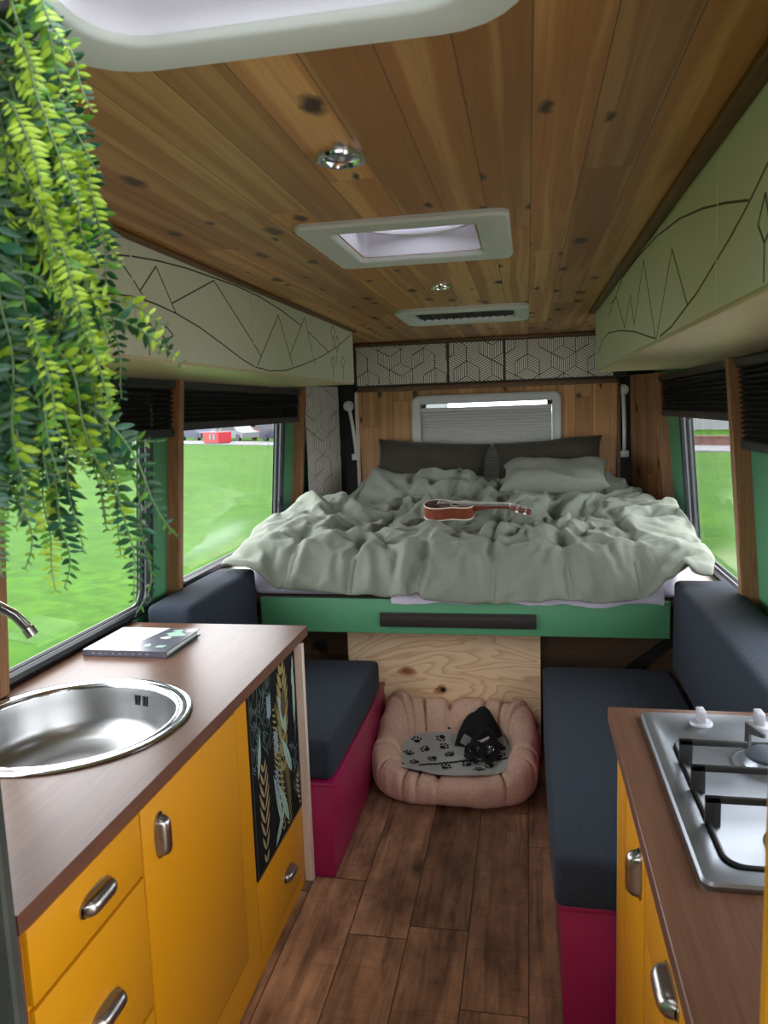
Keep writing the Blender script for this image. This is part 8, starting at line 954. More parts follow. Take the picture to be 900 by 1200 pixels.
fern_leaf((2.19, .31), 1.62, .36, 15, .060, .007, 2, .2, True, .8)
fern_leaf((2.02, .305), 1.52, .32, 8, .085, .014, 2, .02, True, .7)
fern_leaf((2.37, .31), 1.7, .12, 6, .05, .012, 2, 0)
for p, a, L, w in (((2.24, .31), 1.95, .20, .034), ((2.17, .33), 1.75, .21, .030), ((2.10, .302), .62, .16, .030), ((2.25, .61), 1.85, .16, .044), ((2.34, .60), 1.45, .24, .026), ((2.29, .46), 2.0, .18, .038), ((1.985, .58), 1.25, .15, .024), ((2.33, .74), 1.2, .10, .02)):
    leaf(p, a, L, w, 4, .2); leaf(p, a, L * .95, .003, 5, .2)
for p, h in (((2.14, .40), .14), ((2.15, .56), .10), ((2.10, .70), .09)):
    stalk(p, (p[0] + .005, p[1] + h), .004, 6)
    for i in range(7):
        for s in (-1, 1): leaf((p[0] + .003, p[1] + h * (.25 + .11 * i)), 1.57 + s * .9, .026, .010, 6)
stalk((2.235, .66), (2.24, .78), .05, 7)
M['botbg'] = paint('near black print ground', (.006, .007, .007), .9, spec=.15); M['ochre'] = paint('ochre print leaf', (.24, .20, .07), .55, var=.3, scale=60); M['straw'] = paint('straw print leaf', (.30, .24, .12), .55, var=.3, scale=60)
M['mint'] = paint('pale green print leaf', (.28, .42, .36), .55, var=.25, scale=60); M['teal'] = paint('dim teal print sprig', (.06, .10, .10), .6); M['bluegrey'] = paint('blue grey print flower', (.19, .27, .33), .6); M['browncone'] = paint('brown print cone', (.075, .048, .026), .6, var=.4, scale=80)
part('print_panel', bm, ['botbg', 'black', 'straw', 'ochre', 'mint', 'teal', 'bluegrey', 'browncone'], k, smooth=0, label='panel with dark botanical print')
bm = NB(); rbox(bm, XF - .012, XF + .002, 1.940, 2.378, .045, .284, .003); d = part('drawer', bm, 'yellow', k)
cup_pull(d, (XF + .002, 2.205, .150), (1, 0, 0), (0, 1, 0), .085, .034, .024)
bm = NB(); rbox(bm, -1.44, -.757, 2.389, 2.412, 0, .864, .002, 1); part('end_panel', bm, 'whitewood', k, label='pale wood end panel')

def worktop(bm, x0, x1, y0, y1, z0, z1, c, r, n=72):
    A = sorted([2 * PI * i / n for i in range(n)] + [math.atan2(y - c[1], x - c[0]) % (2 * PI) for x in (x0, x1) for y in (y0, y1)])
    ci, re = [], []
    for a in A:
        dx, dy = math.cos(a), math.sin(a); ci.append((c[0] + r * dx, c[1] + r * dy))
        ts = [t for t in ((x1 - c[0]) / dx if dx > 1e-6 else 9e9, (x0 - c[0]) / dx if dx < -1e-6 else 9e9, (y1 - c[1]) / dy if dy > 1e-6 else 9e9, (y0 - c[1]) / dy if dy < -1e-6 else 9e9)]
        t = min(ts); re.append((c[0] + dx * t, c[1] + dy * t))
    L = [[(x, y, z) for x, y in p] for p, z in ((ci, z0), (ci, z1), (re, z1), (re, z0))]
    loft(bm, L + [L[0]])
    bmesh.ops.remove_doubles(bm, verts=bm.verts[:], dist=1e-5)
    bm.normal_update()
    for f in bm.faces: f.material_index = 0 if abs(f.normal.z) > .5 else 1
SINK = (-1.12, 1.625)
bm = NB(); worktop(bm, -1.447, -.766, .935, 2.492, .866, .900, SINK, .272)
solo('worktop', bm, ['worktop', 'worktop_edge'], 'brown walnut worktop around the round sink under the left window', 'worktop', smooth=0)
t = thing('round_sink', 'round stainless steel sink set into the left worktop', 'sink', (*SINK, .9005))
bm = NB(); lathe(bm, [(.292, .0005), (.293, .003), (.289, .006), (.276, .0065), (.268, .005), (.264, .0062), (.258, .0068), (.253, .005), (.250, -.006)], (*SINK, .9), 72); part('rim', bm, 'chrome', t, 60)
bm = NB(); lathe(bm, [(.2505, -.004), (.247, -.03), (.242, -.09), (.230, -.118), (.205, -.136), (.15, -.145), (.06, -.151), (.045, -.155)], (*SINK, .9), 72); part('bowl', bm, 'sinksteel', t, 60)
bm = NB(); lathe(bm, [(.048, -.150), (.046, -.147), (.038, -.148), (.034, -.154), (.030, -.152), (.001, -.149)], (*SINK, .9), 32); part('drain', bm, 'chrome', t, 60)
bm = NB()
a0 = 1.335
for q in (-.075, -.035, .035, .075):
    a = a0 + q; ca, sa = math.cos(a), math.sin(a); P = Vector((SINK[0] + .2455 * ca, SINK[1] + .2455 * sa, .862)); tv = Vector((-sa, ca, 0))
    prism(bm, [P - tv * .0032 + Vector((0, 0, -.014)), P + tv * .0032 + Vector((0, 0, -.014)), P + tv * .0032 + Vector((0, 0, .014)), P - tv * .0032 + Vector((0, 0, .014))], (-ca * .002, -sa * .002, 0))
P = Vector((SINK[0] + .245 * math.cos(a0), SINK[1] + .245 * math.sin(a0), .862))
part('overflow', bm, 'black', t, smooth=0)
t = thing('kitchen_tap', 'chrome swan-neck tap reaching in from the left over the sink', 'tap', (-1.415, 1.43, .90))
bm = NB(); lathe(bm, [(.028, 0), (.028, .006), (.022, .012), (.018, .05), (.016, .06)], (-1.415, 1.43, .90), 24, cap1=True); part('base', bm, 'chrome', t)
bm = NB(); P = [(-1.415, 1.43, .955), (-1.415, 1.43, 1.14), (-1.405, 1.44, 1.20), (-1.375, 1.455, 1.24), (-1.335, 1.48, 1.255), (-1.285, 1.515, 1.245), (-1.235, 1.54, 1.220), (-1.195, 1.555, 1.190), (-1.170, 1.562, 1.158)]
tube(bm, P, .0125, 14); part('spout', bm, 'chrome', t, 60)
bm = NB(); tube(bm, [P[-1], (-1.160, 1.566, 1.138)], [.0145, .0145], 14); part('aerator', bm, 'pewter', t, 60)

t = thing('hardback_book', 'thin hardback book with pale and grey picture cover on the left worktop', 'book', (-1.25, 2.237, .9005))
bm = NB(); box(bm, -1.387, -1.113, 2.118, 2.352, .9035, .918); part('pages', bm, 'white', t, smooth=0)
def bookboard(z0, z1):
    rbox(bm, -1.392, -1.106, 2.110, 2.360, z0, z1, .0012, 1)
bm = NB(); bookboard(.9006, .9036); box(bm, -1.392, -1.106, 2.110, 2.1135, .9006, .9205); bookboard(.9178, .9208)
zt = .92105; rr = random.Random(8)
def patch(pts, mi):
    global zt
    zt += .00002
    bm.faces.new([bm.verts.new((x, y, zt)) for x, y in pts]).material_index = mi
patch([(-1.365, 2.1105), (-1.265, 2.1105), (-1.215, 2.3595), (-1.365, 2.3595)], 1)
patch([(-1.391, 2.1105), (-1.367, 2.1105), (-1.367, 2.3595), (-1.391, 2.3595)], 4)
def blob(cx, cy, rx, ry, mi, n=11):
    patch([(cx + rx * math.cos(2 * PI * k / n) * rr.uniform(.6, 1.1), cy + ry * math.sin(2 * PI * k / n) * rr.uniform(.6, 1.1)) for k in range(n)], mi)
for cx, cy, rx, ry, mi in ((-1.31, 2.16, .030, .020, 2), (-1.33, 2.15, .018, .02, 3), (-1.27, 2.19, .022, .03, 3), (-1.29, 2.27, .03, .025, 1), (-1.16, 2.29, .04, .03, 4), (-1.18, 2.25, .02, .016, 1), (-1.20, 2.17, .014, .018, 4), (-1.15, 2.16, .018, .014, 4), (-1.13, 2.33, .02, .02, 2), (-1.17, 2.33, .02, .012, 4)): blob(cx, cy, rx, ry, mi)
for i in range(9):   # specks of lettering on the spine
    x = -1.36 + .023 * i; w = rr.uniform(.003, .010); bm.faces.new([bm.verts.new(p) for p in ((x, 2.1095, .909), (x + w, 2.1095, .909), (x + w, 2.1095, .9125), (x, 2.1095, .9125))]).material_index = 2
M['bookdark'] = paint('slate book cover', (.085, .085, .11), .3); M['bookpale'] = paint('pale mint cover area', (.70, .76, .70), .3); M['bookgrey'] = paint('grey sketch', (.34, .33, .33), .35); M['bookred'] = paint('faded red sketch', (.42, .23, .20), .35); M['bookmint'] = paint('mint cover area', (.36, .58, .46), .3)
part('cover', bm, ['bookdark', 'bookpale', 'bookgrey', 'bookred', 'bookmint'], t, smooth=0)

# ------------------------------------------------------------------ kitchen, right
k = thing('kitchen_cabinet', 'yellow kitchen cabinet under the gas hob worktop on the right', 'cabinet', (.52, 1.27, 0))
XR = .205
bm = NB(); box(bm, XR + .010, .83, .73, 1.792, 0, .864); box(bm, XR + .0005, XR + .011, 1.335, 1.355, 0, .864); box(bm, XR + .0005, XR + .011, 1.765, 1.792, 0, .864); box(bm, XR + .0005, XR + .011, .73, 1.79, 0, .05)
part('body', bm, 'yellow', k, smooth=0)
bm = NB(); rbox(bm, XR - .002, XR + .012, 1.357, 1.763, .055, .855, .003)
box(bm, XR - .0035, XR - .002, 1.62, 1.76, .06, .85); d = part('door', bm, 'yellow', k); cup_pull(d, (XR - .002, 1.400, .752), (-1, 0, 0), (0, 0, 1))
for z0, z1, hz in ((.665, .855, .775), (.365, .658, .51), (.055, .358, .21)):
    bm = NB(); rbox(bm, XR - .002, XR + .012, .735, 1.333, z0, z1, .003); d = part('drawer', bm, 'yellow', k)
    cup_pull(d, (XR - .002, 1.075, hz), (-1, 0, 0), (0, 1, 0))
bm = NB(); rbox(bm, XR + .002, .83, 1.793, 1.815, 0, .864, .002, 1); part('end_panel', bm, 'whitewood', k)
bm = NB(); rbox(bm, .187, .836, .72, 1.850, .866, .900, .0012, 1)
bm.normal_update()
for f in bm.faces: f.material_index = 0 if abs(f.normal.z) > .5 else 1
solo('worktop', bm, ['worktop', 'worktop_edge'], 'brown walnut worktop carrying the gas hob, lower right', 'worktop', smooth=30)
t = thing('gas_hob', 'stainless steel gas hob with black pan supports on the right worktop', 'hob', (.51, 1.47, .9003))
def HL(x0, x1, y0, y1, r, z): return [(x, y, z) for x, y in rrect(x0, x1, y0, y1, r, 6)]
bm = NB()
loft(bm, [HL(.256, .766, 1.135, 1.800, .018, .9004), HL(.255, .767, 1.134, 1.801, .018, .908), HL(.259, .763, 1.138, 1.797, .018, .9125), HL(.272, .75, 1.151, 1.784, .015, .9135), HL(.288, .734, 1.172, 1.672, .035, .9135), HL(.300, .722, 1.184, 1.660, .035, .9045)], cap1=True)
part('plate', bm, 'steel', t, 35)
bm = NB(); tube(bm, HL(.304, .718, 1.190, 1.654, .034, .9085), .0042, 6, closed=True)
for y, x1 in ((1.545, .425), (1.432, .70), (1.315, .70)):
    rbox(bm, .296, .322, y - .004, y + .004, .9045, .960, .0015); rbox(bm, .296, x1, y - .004, y + .004, .948, .960, .0015)
    if x1 > .5: rbox(bm, .684, .71, y - .004, y + .004, .9045, .960, .0015)
for (x0, y0), (x1, y1) in (((.445, 1.64), (.47, 1.60)), ((.515, 1.50), (.50, 1.54)), ((.60, 1.545), (.54, 1.55))):
    prism(bm, [(x0, y0, .906), (x0, y0, .962), (x1, y1, .952), (x1, y1, .944), (x0 + (x1 - x0) * .25, y0 + (y1 - y0) * .25, .94), (x0 + (x1 - x0) * .25, y0 + (y1 - y0) * .25, .906)], (.006, .004, 0))
part('pan_support', bm, 'iron', t, 30)
def burner(c, r):
    bm = NB(); lathe(bm, [(r * 1.7, .0005), (r * 1.65, .003), (r * 1.5, .004), (r * 1.25, .0015), (r * 1.1, .002), (r * 1.02, .010), (r * .98, .018), (r * .5, .018)], (*c, .9045), 40); b = part('burner', bm, 'steel', t, 50)
    bm = NB(); lathe(bm, [(r * .97, .018), (r * 1.03, .021), (r * 1.02, .0255), (r * .9, .028), (.001, .0285)], (*c, .9045), 40); part('burner_cap', bm, 'burner', b, 50)
    return b
burner((.470, 1.560), .043); burner((.455, 1.262), .045); burner((.645, 1.56), .032); burner((.645, 1.27), .032)
for x in (.378, .500, .620):
    bm = NB(); lathe(bm, [(.0245, .0005), (.0245, .004), (.023, .007), (.019, .008)], (x, 1.735, .9135), 28, cap1=True); kn = part('knob', bm, 'knob', t, 40)
    bm = NB(); rbox(bm, x - .0085, x + .0085, 1.735 - .018, 1.735 + .018, .921, .949, .003); b = part('knob_grip', bm, 'knob', kn, 40)

# ------------------------------------------------------------------ benches and upholstery
def cushion(bm, x0, x1, y0, y1, z0, z1, r=.028, puff=.012, nx=16, ny=16):
    b = NB(); box(b, x0, x1, y0, y1, z0, z1)
    bmesh.ops.bevel(b, geom=b.edges[:], offset=r, segments=4, profile=.5, affect='EDGES')
    bmesh.ops.subdivide_edges(b, edges=[e for e in b.edges if e.calc_length() > .10], cuts=7, use_grid_fill=True)
    for v in b.verts:
        u = (v.co.x - x0) / (x1 - x0) * 2 - 1; w = (v.co.y - y0) / (y1 - y0) * 2 - 1; h = (v.co.z - z0) / (z1 - z0) * 2 - 1
        e = lambda a: max(0, 1 - a * a)
        v.co.z += puff * math.copysign(1, h) * e(u) * e(w) * (1 if h > 0 else .0)
        v.co.y += puff * .8 * w * e(u) * e(h) * abs(w); v.co.x += puff * .8 * u * e(w) * e(h) * abs(u)
        n = noise.noise(v.co * 6); v.co += Vector((n, noise.noise(v.co * 6 + Vector((5, 5, 5))), n)) * .002
    join(bm, b, 0)
def seam_line(pts, r=.0022):
    bm = NB(); tube(bm, pts, r, 6); return bm
def bench(label, x0, x1, y0, y1, front):
    t = thing('bench_box', label, 'bench', ((x0 + x1) / 2, (y0 + y1) / 2, 0))
    bm = NB(); rbox(bm, x0, x1, y0, y1, 0, .338, .003); part('box', bm, 'pink', t)
    bm = NB(); rbox(bm, x0 + (.0 if front > 0 else -.006), x1 + (.006 if front > 0 else 0), y0 - .006, y1, .340, .356, .003); part('lid', bm, 'pink', t)
bench('magenta painted bench box on the left, behind the sink cabinet', -1.44, -.684, 2.420, 3.42, 1)
bench('magenta painted bench box on the right, behind the hob cabinet', .078, .82, 1.86, 3.42, -1)
def seat(label, x0, x1, y0, y1, z0, z1, q, far):
    t = thing('seat_cushion', label, 'cushion', ((x0 + x1) / 2, (y0 + y1) / 2, z0), 'navy bench cushions')
    bm = NB(); cushion(bm, x0, x1, y0, y1, z0, z1, .022, .014); part('cover', bm, 'navy', t, 60)
    xe = x1 - .006 if q > 0 else x0 + .006; zz = z1 - .012
    for z in (z1 - .009, z0 + .009):
        part('piping', seam_line([(x0 + .02, y0 + .008, z), (x1 - .02, y0 + .008, z), (x1 - .007, y0 + .02, z), (x1 - .007, y1 - .02, z)] if q > 0 else [(x1 - .02, y0 + .008, z), (x0 + .02, y0 + .008, z), (x0 + .007, y0 + .02, z), (x0 + .007, y1 - .02, z)]), 'navy', t, 60)
seat('navy seat cushion on the left magenta bench', -1.435, -.680, 2.424, 3.30, .359, .505, 1, 0)
seat('long navy seat cushion on the right magenta bench', .056, .595, 1.835, 3.30, .359, .500, -1, 0)
def backrest(label, x0, x1, y0, y1, z0, z1):
    t = thing('backrest_cushion', label, 'cushion', ((x0 + x1) / 2, (y0 + y1) / 2, z0), 'navy back cushions')
    bm = NB(); cushion(bm, x0, x1, y0, y1, z0, z1, .022, .010); part('cover', bm, 'navy', t, 60)
    part('piping', seam_line([(x0 + .02, y0 + .012, z1 - .03), (x1 - .02, y0 + .012, z1 - .03)]), 'navy', t, 60)
backrest('navy back cushion along the left wall, beside the sink worktop end', -1.405, -1.225, 2.545, 3.235, .52, .945)
backrest('navy back cushion along the right wall under the pale ledge', .585, .80, 1.90, 3.235, .515, .905)

# ------------------------------------------------------------------ bed
t = thing('bed_base', 'green bed base board with long dark recessed handle, under the duvet', 'bed', (-.31, 4.0, .645))
bm = NB(); rbox(bm, -1.215, .578, 3.245, 3.272, .648, .806, .004); part('front_board', bm, 'green', t)
bm = NB(); box(bm, -1.40, .80, 3.273, 4.93, .78, .804); part('platform', bm, 'darkpanel', t, smooth=0)
bm = NB(); rbox(bm, -.655, .030, 3.226, 3.2445, .684, .7465, .003); box(bm, -.648, .024, 3.222, 3.227, .735, .744); part('handle', bm, 'slot', t)
bm = NB(); cushion(bm, -1.27, .62, 3.285, 4.88, .805, .972, .04, .0); mt = solo('mattress', bm, 'sheet', 'mattress in lavender white sheet, its edge showing below the duvet', 'mattress', smooth=60)
bm = NB(); rows = []
for i in range(97):
    x = -.60 + 1.15 * i / 96; dz = .010 * noise.noise(Vector((x * 5, 1, 0))) + .006 * noise.noise(Vector((x * 17, 1, 0))); dy = .010 * noise.noise(Vector((x * 9, 4, 0)))
    hang = .022 + .012 * math.sin(x * 9) + .010 * math.sin(x * 23 + 1)
    rows.append([(x, 3.30, .90), (x, 3.255 + dy * .3, .87), (x, 3.226 + dy, .840), (x, 3.222 + dy, .815 - hang * .4 + dz), (x, 3.232 + dy, .803 - hang * .5 + dz), (x, 3.236 + dy, .830)])
loft(bm, rows, closed=False)
for v in bm.verts: v.co -= mt.location
o = part('sheet_edge', bm, 'sheet', mt, 60)

def duvet_mesh():
    NX, NY = 104, 78
    top = np.stack([np.array(a).cumsum(0).cumsum(1) for a in (DUVET_X, DUVET_Y, DUVET_Z)], -1) * .002 + np.array([-1.4, 3.0, .712])
    bot = top[1:-1, 1:-1].copy()
    fall = np.minimum(1, np.minimum(np.minimum(np.arange(NX - 2)[None, :] + 1, NX - 2 - np.arange(NX - 2)[None, :]), NY - 2 - np.arange(NY - 2)[:, None]) / 5.0)
    bot[:, :, 2] -= .055 * fall
    lip = np.stack([np.array(a).cumsum(1) for a in (LIP_X, LIP_Y, LIP_Z)], -1) * .002; nb = len(lip)
    bot[:nb] = top[1:nb + 1, 1:-1] + lip
    P = np.concatenate([top.reshape(-1, 3), bot.reshape(-1, 3)])
    F = []
    T = lambda i, j: j * NX + i
    B = lambda i, j: T(i, j) if i in (0, NX - 1) or j in (0, NY - 1) else NX * NY + (j - 1) * (NX - 2) + i - 1
    for j in range(NY - 1):
        for i in range(NX - 1):
            F.append((T(i, j), T(i + 1, j), T(i + 1, j + 1), T(i, j + 1))); F.append((B(i, j), B(i, j + 1), B(i + 1, j + 1), B(i + 1, j)))
    return P, F
P, F = duvet_mesh()
me = bpy.data.meshes.new('duvet'); me.from_pydata(P.tolist(), [], F)
for p in me.polygons: p.use_smooth = True
me.materials.append(M['duvet'])
o = bpy.data.objects.new('duvet', me); COL.objects.link(o); tag(o, 'rumpled sage green quilted duvet spread over the bed', 'duvet')
md = o.modifiers.new('smooth', 'SUBSURF'); md.levels = md.render_levels = 1
def duvet_top(x, y, r=.04):
    d = (abs(P[:, 0] - x) < r) & (abs(P[:, 1] - y) < r)
    return float(P[d, 2].max()) if d.any() else 1.0

def pillow(name, label, c, w, h, th, rot, mat, seed, group=None):
    t = thing(name, label, 'pillow', c, group)
    bm = NB(); n = 26; R = Matrix.Rotation(rot[2], 3, 'Z') @ Matrix.Rotation(rot[1], 3, 'Y') @ Matrix.Rotation(rot[0], 3, 'X')
    def pt(i, j, s):
        u = -1 + 2 * i / n; v = -1 + 2 * j / n
        k = (max(0, 1 - u ** 4) * max(0, 1 - v ** 4)) ** .55
        pin = 1 - .12 * (1 - abs(u) ** 3) * (abs(v) ** 4) ; pin2 = 1 - .10 * (1 - abs(v) ** 3) * (abs(u) ** 4)
        q = Vector((u * w / 2 * pin2, v * h / 2 * pin, s * th / 2 * k))
        q.z += .03 * noise.noise(Vector((u * 2.2, v * 2.2, seed))) * k + .03 * noise.noise(Vector((u * 1.1, 3, seed)))
        q.z += s * .012 * abs(noise.noise(Vector((u * 4, v * 2.5, seed + 9)))) * k
        return Vector(c) + R @ q
    G = {}
    for s in (1, -1):
        for i in range(n + 1):
            for j in range(n + 1):
                if s == -1 and (i in (0, n) or j in (0, n)): G[i, j, s] = G[i, j, 1]
                else: G[i, j, s] = bm.verts.new(pt(i, j, s))
        for i in range(n):
            for j in range(n):
                try: bm.faces.new((G[i, j, s], G[i + 1, j, s], G[i + 1, j + 1, s], G[i, j + 1, s]))
                except ValueError: pass
    part('pillowcase', bm, mat, t, 80, sub=1)
    return t
pillow('pillow', 'dark olive pillow on the left, leaning on the pine cladding', (-.605, 4.765, 1.235), .75, .46, .15, (math.radians(62), math.radians(4), 0), 'pillow', 2, 'dark olive pillows')
pillow('pillow', 'dark olive pillow on the right, leaning on the pine cladding', (.128, 4.765, 1.235), .69, .45, .15, (math.radians(62), math.radians(-3), 0), 'pillow', 5, 'dark olive pillows')
pillow('pillow', 'sage green pillow lying in front of the right dark pillow', (.15, 4.55, 1.225), .64, .34, .15, (math.radians(22), math.radians(-2), math.radians(-4)), 'duvet', 7)

# ------------------------------------------------------------------ under the bed
bm = NB(); box(bm, -.867, .049, 3.475, 3.493, 0, .70); o = solo('plywood_panel', bm, 'ply', 'knotty pine plywood panel under the bed behind the dog bed', 'panel', smooth=0)
bm = NB(); lathe(bm, [(.013, 0), (.0001, 0)], (0, 0, 0), 20)
for v in bm.verts: v.co = Vector((-.408 + v.co.x, 3.4746, .305 + v.co.y))
part('finger_hole', bm, 'black', o, smooth=0)
bm = NB(); box(bm, -1.45, -.869, 3.66, 3.678, 0, .775); o = solo('shaded_panel', bm, 'darkpanel', 'pine board under the bed left of the plywood, shade painted in', 'panel', smooth=0)
bm = NB(); lathe(bm, [(.022, 0), (.0001, 0)], (0, 0, 0), 20)
for v in bm.verts: v.co = Vector((-1.17 + v.co.x, 3.6596, .56 + v.co.y))
part('round_hole', bm, 'black', o, smooth=0)
bm = NB(); box(bm, .051, .83, 3.66, 3.678, 0, .775); o = solo('shaded_panel', bm, 'darkpanel', 'pine board under the bed right of the plywood, shade painted in', 'panel', smooth=0)
bm = NB(); lathe(bm, [(.022, 0), (.0001, 0)], (0, 0, 0), 20)
for v in bm.verts: v.co = Vector((.375 + v.co.x, 3.6596, .54 + v.co.y))
part('round_hole', bm, 'black', o, smooth=0)
bm = NB(); prism(bm, [(.42, 3.64, .36), (.80, 3.64, .66), (.80, 3.64, .60), (.47, 3.64, .34)], (0, .018, 0)); solo('brace', bm, 'slot', 'dark diagonal brace under the bed on the right', 'brace', smooth=0)
# ------------------------------------------------------------------ dog bed
DC = (-.325, 3.185); DRX, DRY = .297, .205
M['dogbed'] = fabric('beige waffle dog bed cloth', lin(212, 176, 156), .95, 130, .5, .8, .1)
M['fleece'] = fabric('grey fleece', (.42, .45, .43), 1.0, 300, .12, .4, .3)
M['pawblack'] = paint('black paw print', (.012, .013, .016), .95)
M['webbing'] = paint('black webbing', (.004, .004, .005), .9, bump=.3, scale=120)
M['lining'] = paint('grey harness lining', (.20, .20, .19), .8, bump=.3, scale=100)
def dog_path(t, k=1.0):
    c, s = math.cos(t), math.sin(t); e = .62
    return Vector((DC[0] + k * DRX * math.copysign(abs(c) ** e, c), DC[1] + k * DRY * math.copysign(abs(s) ** e, s), 0))
t = thing('dog_bed', 'beige quilted dog bed with raised padded rim on the floor before the plywood', 'pet bed', (DC[0], DC[1], 0))
bm = NB(); loops = []; N = 320; K = 22
pinch = [0.55, 1.05, 1.35, 1.62, 1.95, 2.25, 2.62, 3.3, 3.75, 4.22, 4.42, 4.64, 5.3, 5.9, 6.15]
for i in range(N):
    a = 2 * PI * i / N; p = dog_path(a); q = dog_path(a + .01); tn_ = (q - p).normalized(); out = Vector((tn_.y, -tn_.x, 0))
    s = math.sin(a); back = max(0, s); front = max(0, -s); side = 1 - abs(s)
    H = .118 + .175 * (.5 + .5 * s) ** .9 + .085 * math.exp(-((a - 2.55) / .30) ** 2) + .055 * math.exp(-((a - .60) / .22) ** 2)
    W = .064 + .008 * noise.noise(Vector((math.cos(a) * 2, math.sin(a) * 2, 7)))
    pz = 0
    for c in pinch:
        d = abs((a - c + PI) % (2 * PI) - PI); pz += math.exp(-(d / .022) ** 2) * (.5 + .5 * abs(math.sin(c * 7)))
    lp = []
    for k in range(K):
        b = 2 * PI * k / K; cb, sb = math.cos(b), math.sin(b)
        inner = .25 + max(0, -cb) * .5 + max(0, sb) * .75
        sc = 1 - .42 * min(1, pz) * min(1, inner)
        z = H / 2 + H / 2 * math.copysign(abs(sb) ** .75, sb) * (sc if sb > 0 else 1)
        lean = .02 * (z / .3) * (1 + back)
        pt = p + out * (W * math.copysign(abs(cb) ** .8, cb) * sc + lean * .6)
        n = noise.noise(pt * 13) * .011 + noise.noise(pt * 30) * .005
        pt += out * n * (1 if cb > 0 else -1); pt.z = max(.001, z + n * .8 * (z > .03))
        lp.append(pt)
    loops.append(lp)
loft(bm, loops + [loops[0]]); bmesh.ops.remove_doubles(bm, verts=bm.verts[:], dist=1e-5)
part('rim', bm, 'dogbed', t, 80)
bm = NB(); lp = [dog_path(2 * PI * i / 60, .97) for i in range(60)]; prism(bm, [(p.x, p.y, .002) for p in lp], (0, 0, .07)); part('base', bm, 'dogbed', t)
def zb(x, y):
    r = math.hypot((x - DC[0]) / .25, (y - DC[1]) / .15)
    return .118 + .05 * max(0, r - .75) ** 1.2 + .010 * noise.noise(Vector((x * 9, y * 9, 2))) + .10 * (y - 3.15)
bm = NB(); n = 40; G = {}
for i in range(n + 1):
    for j in range(n + 1):
        u, v = -1 + 2 * i / n, -1 + 2 * j / n
        x, y = DC[0] + u * .300, DC[1] + v * .212
        G[i, j] = (u, v, x, y)
vv = {}
for i in range(n + 1):
    for j in range(n + 1):
        u, v, x, y = G[i, j]
        if abs(u) ** 3 + abs(v) ** 3 <= 1.06: vv[i, j] = bm.verts.new((x, y, zb(x, y)))
for i in range(n):
    for j in range(n):
        ks = [(i, j), (i + 1, j), (i + 1, j + 1), (i, j + 1)]
        if all(q in vv for q in ks): bm.faces.new([vv[q] for q in ks])
def disc(cx, cy, rx, ry, rot, mi, n=12):
    co, si = math.cos(rot), math.sin(rot); o = []
    for k in range(n):
        a, b = rx * math.cos(2 * PI * k / n), ry * math.sin(2 * PI * k / n); x, y = cx + a * co - b * si, cy + a * si + b * co
        o.append(bm.verts.new((x, y, zb(x, y) + .0035)))
    bm.faces.new(o).material_index = mi
for px_, py_, rt in ((-.51, 3.27, .3), (-.40, 3.30, 2.6), (-.46, 3.21, 1.2), (-.385, 3.235, -.6), (-.53, 3.16, .2), (-.42, 3.145, 2.4), (-.345, 3.17, .9), (-.30, 3.285, .4), (-.265, 3.10, .8), (-.17, 3.11, 2.2), (-.36, 3.075, -.4), (-.49, 3.09, 1.7), (-.215, 3.06, .2), (-.13, 3.18, -.5)):
    co, si = math.cos(rt), math.sin(rt); f = lambda a, b: (px_ + a * co - b * si, py_ + a * si + b * co)
    disc(*f(0, -.004), .015, .012, rt, 1)
    for a, b in ((-.019, .008), (-.008, .020), (.007, .020), (.019, .008)): disc(*f(a, b), .0055, .008, rt, 1, 8)
ed = [(-.47, 3.055), (-.43, 3.085), (-.37, 3.105), (-.30, 3.115), (-.22, 3.13), (-.15, 3.145), (-.09, 3.15)]
P2 = []
for (x0, y0), (x1, y1) in zip(ed, ed[1:]):
    for k in range(8):
        x, y = x0 + (x1 - x0) * k / 8, y0 + (y1 - y0) * k / 8 + .003 * (-1) ** k; P2.append((x, y, zb(x, y) + .005))
tube(bm, P2, .0035, 6, 1)
ring = []
for k in range(30, 76):
    a = 2 * PI * k / 120; c, s = math.cos(a), math.sin(a); x = DC[0] + .268 * math.copysign(abs(c) ** .66, c) * (1 + .012 * (-1) ** k); y = DC[1] + .175 * math.copysign(abs(s) ** .66, s); ring.append((x, y, zb(x, y) + .006))
tube(bm, ring, .004, 5, 1)
solo('pet_blanket', bm, ['fleece', 'pawblack'], 'grey fleece blanket with black paw prints lying in the dog bed', 'blanket', smooth=60)
# harness
hc = Vector((-.20, 3.235, 0)); hz = lambda x, y: zb(x, y) + .006
t = thing('dog_harness', 'black dog harness with grey lining lying on the paw print blanket', 'harness', (hc.x, hc.y, hz(hc.x, hc.y)))
bm = NB(); rows = []
for i in range(13):
    u = -1 + 2 * i / 12; row = []
    for j in range(7):
        v = j / 6; wv = .115 * (1 - .45 * v ** 1.5)
        x = hc.x + u * wv - .02; y = hc.y + .015 + .075 * v + .02 * abs(u) ** 2 * (1 - v) * -1
        z = .128 + .16 * v * (1 - .45 * abs(u) ** 1.6) + .01 * math.sin(u * 5)
        row.append((x, y, z))
    rows.append(row)
loft(bm, rows, closed=False); o = part('chest_panel', bm, 'webbing', t, 60); md = o.modifiers.new('thick', 'SOLIDIFY'); md.thickness = .010
bm = NB()
for x, y, z, r in ((-.275, 3.225, .165, .5), (-.13, 3.225, .165, -.5), (-.205, 3.225, .150, 0)):
    b = NB(); rbox(b, -.028, .028, -.004, .004, -.022, .022, .003); bmesh.ops.transform(b, matrix=Matrix.Translation((x, y, z)) @ Matrix.Rotation(r, 4, 'Y') @ Matrix.Rotation(-.5, 4, 'X'), verts=b.verts); join(bm, b, 0)
part('lining', bm, 'lining', t, 40, label='grey lining patches')
